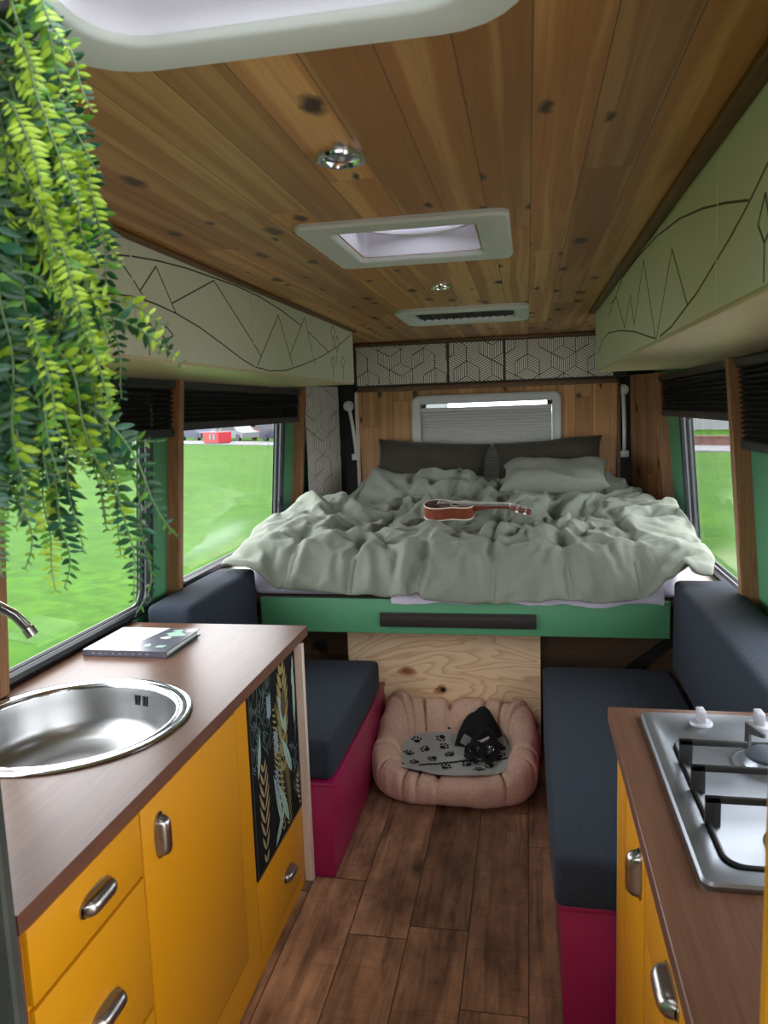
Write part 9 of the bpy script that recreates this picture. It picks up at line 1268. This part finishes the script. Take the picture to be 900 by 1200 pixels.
def strap(pts, w=.022, th=.004):
    bm = NB(); pts = [Vector(p) for p in pts]; L = []
    for i, p in enumerate(pts):
        d = (pts[min(i + 1, len(pts) - 1)] - pts[max(i - 1, 0)]).normalized(); s = d.cross(Vector((0, -.5, 1))).normalized() * w / 2; nrm = d.cross(s).normalized() * th / 2
        L.append([p + s + nrm, p - s + nrm, p - s - nrm, p + s - nrm])
    loft(bm, L, cap0=True, cap1=True); return bm
def arc3(c, rx, rz, a0, a1, n=16, tilt=.5):
    return [(c[0] + rx * math.cos(a0 + (a1 - a0) * k / n), c[1] + tilt * rz * math.sin(a0 + (a1 - a0) * k / n), c[2] + rz * math.sin(a0 + (a1 - a0) * k / n)) for k in range(n + 1)]
for c, rx, rz, a0, a1 in (((-.20, 3.19, .165), .052, .045, 0, 2 * PI), ((-.165, 3.175, .150), .046, .030, .4, 5.5), ((-.235, 3.17, .145), .040, .030, -.6, 3.6), ((-.19, 3.20, .20), .035, .03, 0, PI)):
    part('strap', strap(arc3(c, rx, rz, a0, a1)), 'webbing', t, 50)
for P3 in ([(-.26, 3.17, .14), (-.25, 3.13, .132), (-.225, 3.10, .128)], [(-.14, 3.18, .15), (-.15, 3.14, .14), (-.17, 3.11, .13)], [(-.22, 3.18, .15), (-.20, 3.12, .135), (-.16, 3.10, .13)]):
    part('strap', strap(P3), 'webbing', t, 50)
bm = NB(); b = NB(); rbox(b, -.016, .016, -.022, .022, -.006, .006, .004); bmesh.ops.transform(b, matrix=Matrix.Translation((-.262, 3.125, .140)) @ Matrix.Rotation(.5, 4, 'Z'), verts=b.verts); join(bm, b, 0); part('buckle', bm, 'iron', t)
bm = NB(); tube(bm, [(-.165 + .011 * math.cos(2 * PI * k / 20), 3.150 + .006 * math.sin(2 * PI * k / 20), .172 + .009 * math.sin(2 * PI * k / 20)) for k in range(20)], .0014, 6, closed=True); part('metal_ring', bm, 'chrome', t)
bm = NB(); b = NB(); rbox(b, -.022, .022, -.002, .002, -.005, .005, .001); bmesh.ops.transform(b, matrix=Matrix.Translation((-.195, 3.165, .205)) @ Matrix.Rotation(-.5, 4, 'Y'), verts=b.verts); join(bm, b, 0); part('reflective_tab', bm, 'framegrey', t)

# ------------------------------------------------------------------ ukulele
ux0, uy, uz = -.510, 3.745, UKEZ
UM = Matrix.Translation((ux0, uy, uz)) @ Matrix.Rotation(math.radians(-1.5), 4, 'Z') @ Matrix.Rotation(math.radians(UKERY), 4, 'Y') @ Matrix.Rotation(math.radians(9), 4, 'X')
t = thing('ukulele', 'small reddish brown ukulele with cream binding lying on the sage duvet', 'ukulele', (ux0, uy, uz))
M['koa'] = grain_mat('reddish mahogany', lin(126, 62, 40), lin(86, 40, 25), 'X', 90, 4, .28, .7, None, .4)
M['koatop'] = grain_mat('dark mahogany top', lin(84, 44, 34), lin(54, 26, 20), 'X', 90, 4, .25, .7, None, .4)
M['fret'] = paint('pale grey fretboard sheen', (.20, .17, .17), .22); M['cream'] = paint('cream binding', (.72, .66, .55), .35); M['pearl'] = paint('white tuner button', (.75, .75, .73), .3)
def uo(x):   # half-width of the body outline along its length (0..0.245)
    u = x / .245
    return .0 if u <= 0 or u >= 1 else (.078 * math.sin(PI * min(1, u / .62 * .5 + .0)) if u < .31 else (.078 * (1 - .30 * math.sin(PI * (u - .31) / .62) ** 1.5 * (1 if u < .62 else 1)) if u < .66 else .058)) 
keys = [(0, 0), (.004, .030), (.015, .054), (.035, .071), (.065, .079), (.095, .075), (.120, .062), (.140, .053), (.160, .052), (.185, .057), (.210, .056), (.228, .046), (.238, .032), (.243, .016), (.245, 0)]
def catm(xs, n=5):
    o = []
    for i in range(len(xs) - 1):
        p0, p1, p2, p3 = xs[max(0, i - 1)], xs[i], xs[i + 1], xs[min(len(xs) - 1, i + 2)]
        for k in range(n):
            s = k / n; o.append(tuple(.5 * (2 * p1[c] + (p2[c] - p0[c]) * s + (2 * p0[c] - 5 * p1[c] + 4 * p2[c] - p3[c]) * s * s + (3 * p1[c] - p0[c] - 3 * p2[c] + p3[c]) * s ** 3) for c in (0, 1)))
    return o + [xs[-1]]
half = catm(keys); outl = half + [(x, -y) for x, y in half[::-1][1:-1]]
def U(bm): bmesh.ops.transform(bm, matrix=UM, verts=bm.verts); return bm
D = .062
bm = NB(); loft(bm, [[(x, y, .001) for x, y in outl], [(x, y, D - .001) for x, y in outl]], cap0=True); part('body', U(bm), 'koa', t, 40)
bm = NB(); ins = [(.0025 + x * .98, y * .965) for x, y in outl]; loft(bm, [[(x, y, D - .0012) for x, y in ins], [(x, y, D + .0002) for x, y in ins]], cap1=True); part('soundboard', U(bm), 'koatop', t, 40)
for z in (D - .001, .001):
    bm = NB(); tube(bm, [(x, y, z) for x, y in outl], .0028, 6, closed=True); part('binding', U(bm), 'cream', t, 60, label='cream edge binding')
bm = NB(); lathe(bm, [(.023, 0), (.0001, .0001)], (.155, 0, D + .0006), 32); part('sound_hole', U(bm), 'black', t, smooth=0)
bm = NB(); lathe(bm, [(.027, .0002), (.027, .0008), (.0235, .0008), (.0235, .0002)], (.155, 0, D + .0004), 40); part('rosette', U(bm), 'cream', t)
bm = NB(); rbox(bm, .060, .078, -.032, .032, D, D + .007, .002); rbox(bm, .068, .071, -.026, .026, D + .006, D + .011, .001, 1, 1); part('bridge', U(bm), ['koatop', 'cream'], t)
bm = NB(); rows = []
for i in range(12):
    x = .235 + .185 * i / 11; w = .0225 - .005 * i / 11; hz_ = .030 * math.exp(-i / 2.2) + .016
    rows.append([(x, w * math.cos(a), D - .001 - hz_ * math.sin(a)) for a in [PI * k / 8 for k in range(9)]])
loft(bm, rows, closed=True, cap0=True, cap1=True); part('neck', U(bm), 'koa', t, 60)
bm = NB(); prism(bm, [(.172, -.0235, D + .0006), (.420, -.0178, D + .0006), (.420, .0178, D + .0006), (.172, .0235, D + .0006)], (0, 0, .005)); part('fretboard', U(bm), 'fret', t, 30)
bm = NB()
for i in range(13):
    x = .420 - .235 * (1 - 2 ** (-i / 9)); w = .0178 + (.42 - x) / .248 * .0057
    if i: rbox(bm, x - .0008, x + .0008, -w, w, D + .0054, D + .0066, .0004, 1)
part('fret_wire', U(bm), 'chrome', t)
bm = NB(); rbox(bm, .419, .424, -.018, .018, D - .002, D + .0095, .001); part('nut', U(bm), 'cream', t)
HM = Matrix.Translation((.423, 0, D - .004)) @ Matrix.Rotation(math.radians(13), 4, 'Y')
bm = NB(); prism(bm, [HM @ Vector(p) for p in ((0, -.018, -.012), (.02, -.027, -.012), (.095, -.031, -.012), (.105, -.014, -.012), (.100, 0, -.012), (.105, .014, -.012), (.095, .031, -.012), (.02, .027, -.012), (0, .018, -.012))], (HM.to_3x3() @ Vector((0, 0, .012)))); hd = part('headstock', U(bm), 'koa', t, 30)
for x in (.035, .075):
    for s in (-1, 1):
        bm = NB(); tube(bm, [HM @ Vector((x, s * .018, -.002)), HM @ Vector((x, s * .018, .014))], .0032, 10)
        tube(bm, [HM @ Vector((x, s * .027, -.006)), HM @ Vector((x, s * .040, -.006))], .002, 8); bm2 = NB(); rbox(bm2, -.007, .007, -.006, .006, -.004, .004, .002)
        bmesh.ops.transform(bm2, matrix=HM @ Matrix.Translation((x, s * .045, -.006)), verts=bm2.verts); join(bm, bm2, 1); part('tuning_peg', U(bm), ['chrome', 'pearl'], hd, 40)
for s in (-1.5, -.5, .5, 1.5):
    bm = NB(); tube(bm, [(.070, s * .0145, D + .0108), (.421, s * .0093, D + .0100), tuple(HM @ Vector((.035 if abs(s) > 1 else .075, math.copysign(.018, s), .010)))], .0006, 5); part('string', U(bm), 'pearl', t)

# ------------------------------------------------------------------ hanging fern
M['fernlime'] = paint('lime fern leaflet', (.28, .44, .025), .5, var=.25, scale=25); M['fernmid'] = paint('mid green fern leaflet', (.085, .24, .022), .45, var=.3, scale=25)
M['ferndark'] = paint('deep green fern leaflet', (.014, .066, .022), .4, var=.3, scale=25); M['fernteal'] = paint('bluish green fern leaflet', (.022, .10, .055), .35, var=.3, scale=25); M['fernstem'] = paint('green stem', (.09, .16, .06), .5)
fr = random.Random(21)
fern = thing('hanging_fern', 'hanging artificial fern with lime and dark green fronds, trailing at the upper left', 'plant', (-.50, .70, 2.05))
def frond(P, ll, mix, twist):
    """leaflets in pairs along a drooping stem P; mix = weights of the four greens"""
    bm = NB(); P = [Vector(p) for p in P]; n = len(P)
    tube(bm, P, [.0019 - .0012 * i / (n - 1) for i in range(n)], 5, 4)
    for i in range(1, n):
        p = P[i]; d = (P[i] - P[i - 1]).normalized(); u = i / (n - 1)
        tw = twist + fr.uniform(-.35, .35); ref = Vector((math.cos(tw), math.sin(tw), 0)); side = (ref - d * ref.dot(d)).normalized(); nr = d.cross(side)
        for s in (-1, 1):
            L = ll * (.55 + .55 * math.sin(PI * (.12 + .80 * u))) * fr.uniform(.8, 1.15) * (1 - .45 * max(0, u - .7) / .3); W = L * fr.uniform(.30, .42)
            a = (side * s + d * fr.uniform(.15, .65) + nr * fr.uniform(-.45, .45)).normalized(); b = a.cross(nr).normalized(); c = a.cross(b)
            k = fr.random(); acc = 0; mi = 0
            for q, w in enumerate(mix(u)):
                acc += w
                if k <= acc: mi = q; break
            ed1, ed2, mid = [], [], []
            for m in range(6):
                v = m / 5; h = W / 2 * (math.sin(PI * min(1, .06 + .94 * v) ** .85)) ; q = p + a * (L * v) + c * (L * .18 * v * v)
                mid.append(bm.verts.new(q)); 
                if 0 < m < 5: ed1.append(bm.verts.new(q + b * h + c * h * .45)); ed2.append(bm.verts.new(q - b * h + c * h * .45))
            for E in (ed1, ed2):
                chain = [mid[0]] + E + [mid[5]]
                for m in range(5):
                    vs = [mid[m], mid[m + 1], chain[m + 1], chain[m]]
                    vs = [x for x2, x in enumerate(vs) if x not in vs[:x2]]
                    if len(vs) > 2: bm.faces.new(vs).material_index = mi
    part('frond', bm, ['fernlime', 'fernmid', 'ferndark', 'fernteal', 'fernstem'], fern, 60)
def stem(p0, out, length, n, droop=.16, wig=.02, tipdir=None):
    """arches out from p0, then hangs down"""
    P = []; p = Vector(p0); d = Vector((out[0], out[1], .15)); st = length / n; ph = fr.uniform(0, 6)
    for i in range(n + 1):
        P.append(tuple(p)); u = i / n
        tgt = Vector((out[0] * .15, out[1] * .15, -1)) if not (tipdir and u > .72) else Vector(tipdir)
        d = (d.normalized() * (1 - droop) + tgt.normalized() * droop); d += Vector((math.sin(i * .5 + ph), math.cos(i * .43 + ph), 0)) * wig
        p = p + d.normalized() * st
    return P
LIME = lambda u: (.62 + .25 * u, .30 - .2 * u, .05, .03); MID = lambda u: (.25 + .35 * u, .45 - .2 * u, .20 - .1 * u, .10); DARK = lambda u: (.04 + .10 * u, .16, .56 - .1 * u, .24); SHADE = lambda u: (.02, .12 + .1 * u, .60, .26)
# the crown hangs from the ceiling; x runs right, y away from the camera
# dense body
for i in range(58):
    x0 = fr.uniform(-.63, -.492); y0 = fr.uniform(.63, .78); L = fr.uniform(.20, .46); z0 = fr.uniform(1.74, 2.045)
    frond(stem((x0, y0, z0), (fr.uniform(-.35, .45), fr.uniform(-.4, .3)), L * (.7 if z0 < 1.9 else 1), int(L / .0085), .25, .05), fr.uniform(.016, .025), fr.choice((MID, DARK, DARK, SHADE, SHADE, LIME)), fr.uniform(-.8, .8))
# lime sprays down the right side, tips flicked outwards
z = 2.05
while z > 1.70:
    for q in range(2):
        lx = fr.uniform(-.490, -.470); L = fr.uniform(.10, .17); mx = LIME if fr.random() < .72 else MID
        frond(stem((lx, fr.uniform(.66, .73), z + fr.uniform(-.01, .01)), (fr.uniform(.25, .9), fr.uniform(-.5, .2)), L, int(L / .0062), fr.uniform(.12, .22), .04, (fr.uniform(.3, 1.0), 0, -.9)), fr.uniform(.0115, .0155), mx, fr.uniform(-.5, .5))
    z -= .024
# tangle in darker greens that paint its backlit silhouette before the window
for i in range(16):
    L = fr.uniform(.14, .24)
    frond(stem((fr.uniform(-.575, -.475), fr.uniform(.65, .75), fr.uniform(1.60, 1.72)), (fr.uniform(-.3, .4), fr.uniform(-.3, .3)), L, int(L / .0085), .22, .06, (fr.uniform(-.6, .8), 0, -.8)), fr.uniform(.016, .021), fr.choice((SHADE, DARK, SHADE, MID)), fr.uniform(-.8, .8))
# long thin trailers at the bottom
for x0, y0, z0, ox_, L, tip, mx in ((-.50, .70, 1.64, .06, .25, (.9, 0, -.6), SHADE), (-.525, .69, 1.68, .03, .28, (.1, 0, -1), DARK), (-.545, .71, 1.70, .0, .30, (.1, 0, -1), MID), (-.465, .72, 1.62, .12, .10, (.6, 0, .3), SHADE), (-.495, .71, 1.62, .03, .15, (-.3, 0, -1), SHADE), (-.54, .68, 1.66, -.03, .22, (0, 0, -1), DARK), (-.515, .72, 1.68, .05, .24, (.2, 0, -1), DARK), (-.555, .7, 1.64, .05, .20, (.1, 0, -1), MID), (-.475, .69, 1.72, .05, .17, (.6, 0, -.8), DARK), (-.46, .70, 1.76, .08, .12, (.4, 0, -1), LIME), (-.51, .69, 1.62, 0, .19, (.1, 0, -1), DARK), (-.485, .7, 1.70, .04, .17, (.3, 0, -1), MID), (-.53, .7, 1.62, .1, .13, (.5, 0, -.6), SHADE), (-.50, .68, 1.60, -.1, .12, (-.4, 0, -.8), DARK)):
    frond(stem((x0, y0, z0 - .022), (ox_, fr.uniform(-.1, .1)), L, int(L / .0088), .14, .035, tip), .0175, mx, fr.uniform(-.4, .4))
bm = NB(); lathe(bm, [(.001, 0), (.05, 0), (.06, -.02), (.055, -.05), (.001, -.052)], (-.53, .70, 2.069), 20); part('planter', bm, 'iron', fern)

# ------------------------------------------------------------------ near edges of the cab opening
M['partition'] = paint('dark patterned partition', (.024, .026, .021), .6, var=.7, scale=14)
bm = NB(); rbox(bm, -1.46, -.668, .795, .815, 0, 2.066, .004, 1); o = solo('partition_panel', bm, 'partition', 'dark mottled upright panel at the lower left picture edge', 'partition', smooth=30)
M['yellowdark'] = M['yellow']
bm = NB(); rbox(bm, .2135, .80, .690, .712, 0, 2.066, .003, 1); solo('partition_panel', bm, 'yellow', 'yellow upright panel edge at the right picture edge beside the hob', 'partition', smooth=30)

# ------------------------------------------------------------------ outside
GZ = -.6
bm = NB(); sheet(bm, [-160, -60, -20, 0, 20, 60, 160], [-2.2, 40, 90, 220], [], lambda x, y: (x, y, GZ)); struct('ground', bm, 'grass', smooth=0)
M['concrete'] = paint('pale concrete yard', (.45, .44, .42), .9, var=.15, scale=2)  # unseen pale ground added to bounce neutral light into the van
bm = NB(); sheet(bm, [-160, -60, -20, 0, 20, 60, 160], [-120, -40, -2.2], [], lambda x, y: (x, y, GZ)); sheet(bm, [1.1, 14], [-2.2, 3.4], [], lambda x, y: (x, y, GZ + .01)); struct('bounce_yard', bm, 'concrete', smooth=0)
M['tarmac'] = paint('pale footpath', (.11, .11, .115), .9, var=.15, scale=3)
edge = [(-90, 86), (-40, 68), (-22, 54.5), (7.8, 34), (24, 24), (60, 4)]
bm = NB()
for (x0, y0), (x1, y1) in zip(edge, edge[1:]):
    d = Vector((x1 - x0, y1 - y0, 0)).normalized(); nrm = Vector((-d.y, d.x, 0)) * 4
    prism(bm, [(x0, y0, GZ), (x1, y1, GZ), (x1 + nrm.x, y1 + nrm.y, GZ), (x0 + nrm.x, y0 + nrm.y, GZ)], (0, 0, .06))
struct('footpath', bm, 'tarmac', smooth=0)
M['render1'] = paint('pale house render', (.17, .175, .185), .9, var=.1, scale=2); M['render2'] = paint('pink brick wall', (.16, .085, .075), .9, var=.2, scale=3); M['rooft'] = paint('red brown roof', (.11, .055, .045), .9); M['winblue'] = paint('house window', (.035, .04, .05), .2); M['carblue'] = paint('dark blue car', (.012, .018, .05), .3); M['carsilver'] = paint('silver car', (.12, .125, .14), .3); M['redplastic'] = paint('red skip paint', (.28, .012, .018), .5); M['brickwall'] = paint('red brick garden wall', (.10, .045, .038), .9, var=.3, scale=4); M['hedge'] = paint('grey green hedge', (.035, .06, .03), .95, var=.5, scale=4, bump=.5)
def house(label, x, y, w, d, h, rot, wm):
    t = thing('house', label, 'house', (x, y, GZ), 'houses beyond the lawn')
    R = Matrix.Translation((x, y, GZ)) @ Matrix.Rotation(rot, 4, 'Z')
    def T(bm): bmesh.ops.transform(bm, matrix=R, verts=bm.verts); return bm
    bm = NB(); box(bm, -w / 2, w / 2, 0, d, 0, h); part('wall', T(bm), wm, t, smooth=0)
    bm = NB(); prism(bm, [(-w / 2 - .3, -.3, h), (-w / 2 - .3, d + .3, h), (-w / 2 - .3, d / 2, h + 2.4)], (w + .6, 0, 0)); part('roof', T(bm), 'rooft', t, smooth=0)
    for i in range(int(w // 2.6)):
        for z in (.9, 3.5):
            xx = -w / 2 + 1.3 + 2.6 * i
            bm = NB(); box(bm, xx - .6, xx + .6, -.05, .02, z, z + 1.2); part('window', T(bm), 'winblue', t, smooth=0)
    bm = NB(); box(bm, -.5, .5, -.06, .02, 0, 2.05); part('door', T(bm), 'winblue', t, smooth=0)
A = math.radians(-37)
house('long pale house seen through the left window under the blind, left part of the view', -40, 84, 16, 8, 5.4, A, 'render1')
house('pink brick house seen through the left window under the blind, right part of the view', -26, 73, 10, 8, 5.4, A, 'render2')
house('pale house seen through the left window beside the rear batten', -15.5, 66, 9, 8, 5.4, A, 'render1')
house('pale house beyond the lawn seen over the sink through the fern', -54, 92, 13, 8, 5.4, A, 'render1')
house('pale house seen through the right window above the brick wall', 15, 58, 18, 8, 5.4, A, 'render1')
def car(label, x, y, rot, m):
    t = thing('car', label, 'car', (x, y, GZ), 'cars parked beyond the lawn'); R = Matrix.Translation((x, y, GZ)) @ Matrix.Rotation(rot, 4, 'Z')
    def T(bm): bmesh.ops.transform(bm, matrix=R, verts=bm.verts); return bm
    bm = NB(); prism(bm, [(-2.1, -.85, .3), (2.1, -.85, .3), (2.1, -.85, .75), (1.2, -.85, .9), (.6, -.85, 1.42), (-1.1, -.85, 1.45), (-1.8, -.85, .95), (-2.1, -.85, .9)], (0, 1.7, 0)); part('body', T(bm), m, t, 30)
    bm = NB(); prism(bm, [(-1.5, -.87, .95), (.95, -.87, .95), (.5, -.87, 1.35), (-1.0, -.87, 1.37)], (0, 1.74, 0)); part('window', T(bm), 'winblue', t, smooth=0)
    for wx in (-1.3, 1.3):
        for wy in (-.8, .8): bm = NB(); tube(bm, [(wx, wy - .1, .32), (wx, wy + .1, .32)], .32, 14); part('wheel', T(bm), 'rubber', t, 40)
car('dark car parked left of the red skip beyond the lawn', -30.3, 67.0, A, 'carblue'); car('blue car parked at the right of the left window view', -19.2, 58.5, A, 'carblue'); car('silver car parked far behind the red skip', -24.9, 63.4, A, 'carsilver')
t = thing('skip', 'red skip standing at the far edge of the lawn, seen through the left window', 'skip', (-24.6, 57.8, GZ)); R = Matrix.Translation((-24.6, 57.8, GZ)) @ Matrix.Rotation(A, 4, 'Z')
bm = NB(); prism(bm, [(-1.15, -.5, .12), (1.15, -.5, .12), (1.25, -.5, .95), (-1.25, -.5, .95)], (0, 1.2, 0)); bmesh.ops.transform(bm, matrix=R, verts=bm.verts); part('body', bm, 'redplastic', t, smooth=0)
bm = NB(); box(bm, -1.1, 1.1, -.4, .6, 0, .12); bmesh.ops.transform(bm, matrix=R, verts=bm.verts); part('skid', bm, 'rubber', t, smooth=0)
bm = NB(); box(bm, -.16, .16, -.53, -.5, .35, .8); box(bm, .4, .75, -.53, -.5, .35, .8); bmesh.ops.transform(bm, matrix=R, verts=bm.verts); part('panel_plate', bm, 'render1', t, smooth=0)
bm = NB(); w0, w1 = Vector((-2, 45.5, GZ)), Vector((20, 30.5, GZ)); d = (w1 - w0).normalized(); nn = Vector((-d.y, d.x, 0)) * .3
prism(bm, [w0, w1, w1 + nn, w0 + nn], (0, 0, .42)); prism(bm, [w0 - nn * .1 + Vector((0, 0, .42)), w1 - nn * .1 + Vector((0, 0, .42)), w1 + nn * 1.1 + Vector((0, 0, .42)), w0 + nn * 1.1 + Vector((0, 0, .42))], (0, 0, .08))
solo('garden_wall', bm, 'brickwall', 'low red brick wall across the lawn, seen through the right window', 'wall', smooth=0)

# ------------------------------------------------------------------ camera, sky, render settings
r0, r1, r2 = [0.982414, 0.183512, -0.034447], [-0.009142, -0.136992, -0.99053], [-0.186494, 0.973425, -0.132905]
cam = bpy.data.cameras.new('camera'); co = bpy.data.objects.new('camera', cam); COL.objects.link(co)
mw = Matrix([[r0[i], -r1[i], -r2[i], 0] for i in range(3)] + [[0, 0, 0, 1]]); mw[2][3] = 1.64; co.matrix_world = mw
cam.sensor_fit = 'VERTICAL'; cam.sensor_height = 24; cam.lens = 890.81 / 1200 * 24; cam.clip_start = .03; cam.clip_end = 600
cam.dof.use_dof = True; cam.dof.focus_distance = 2.9; cam.dof.aperture_fstop = 6
SC.camera = co
w = bpy.data.worlds.new('overcast sky'); SC.world = w; w.use_nodes = True
bg = w.node_tree.nodes['Background']; bg.inputs[0].default_value = (.93, .965, 1.0, 1); bg.inputs[1].default_value = SKY_S
def portal(name, loc, sx, sy, rot):
    l = bpy.data.lights.new(name, 'AREA'); l.shape = 'RECTANGLE'; l.size = sx; l.size_y = sy; l.cycles.is_portal = True
    o = bpy.data.objects.new(name, l); COL.objects.link(o); o.location = loc; o.rotation_euler = rot
for k, (s, a, b, c, d) in WIN.items():
    X = WLX if s == 'L' else WRX; q = 1 if s == 'L' else -1
    portal('window_daylight_portal', (X((c + d) / 2) - q * .06, (a + b) / 2, (c + d) / 2), d - c, b - a, (0, -q * PI / 2, 0))
portal('cab_daylight_portal', (-.305, FRONT_Y - .02, 1.62), 1.89, .60, (PI / 2, 0, 0))
portal('door_daylight_portal', (WRX(.95) + .07, -.2, .94), 1.86, 1.5, (0, PI / 2, 0))
portal('hatch_daylight_portal', (-.285, 2.015, ZC + .14), .42, .42, (0, 0, 0))
portal('hatch_daylight_portal', (-.26, .62, ZC + .14), .44, .46, (0, 0, 0))
cy = SC.cycles
cy.use_denoising = True; cy.max_bounces = 10; cy.diffuse_bounces = 6; cy.glossy_bounces = 4; cy.transparent_max_bounces = 12; cy.sample_clamp_indirect = 8; cy.caustics_reflective = False; cy.caustics_refractive = False
vs = SC.view_settings
vs.view_transform = 'Standard'; vs.look = 'None'; vs.gamma = 1; vs.use_curve_mapping = False; vs.exposure = EXPOSURE
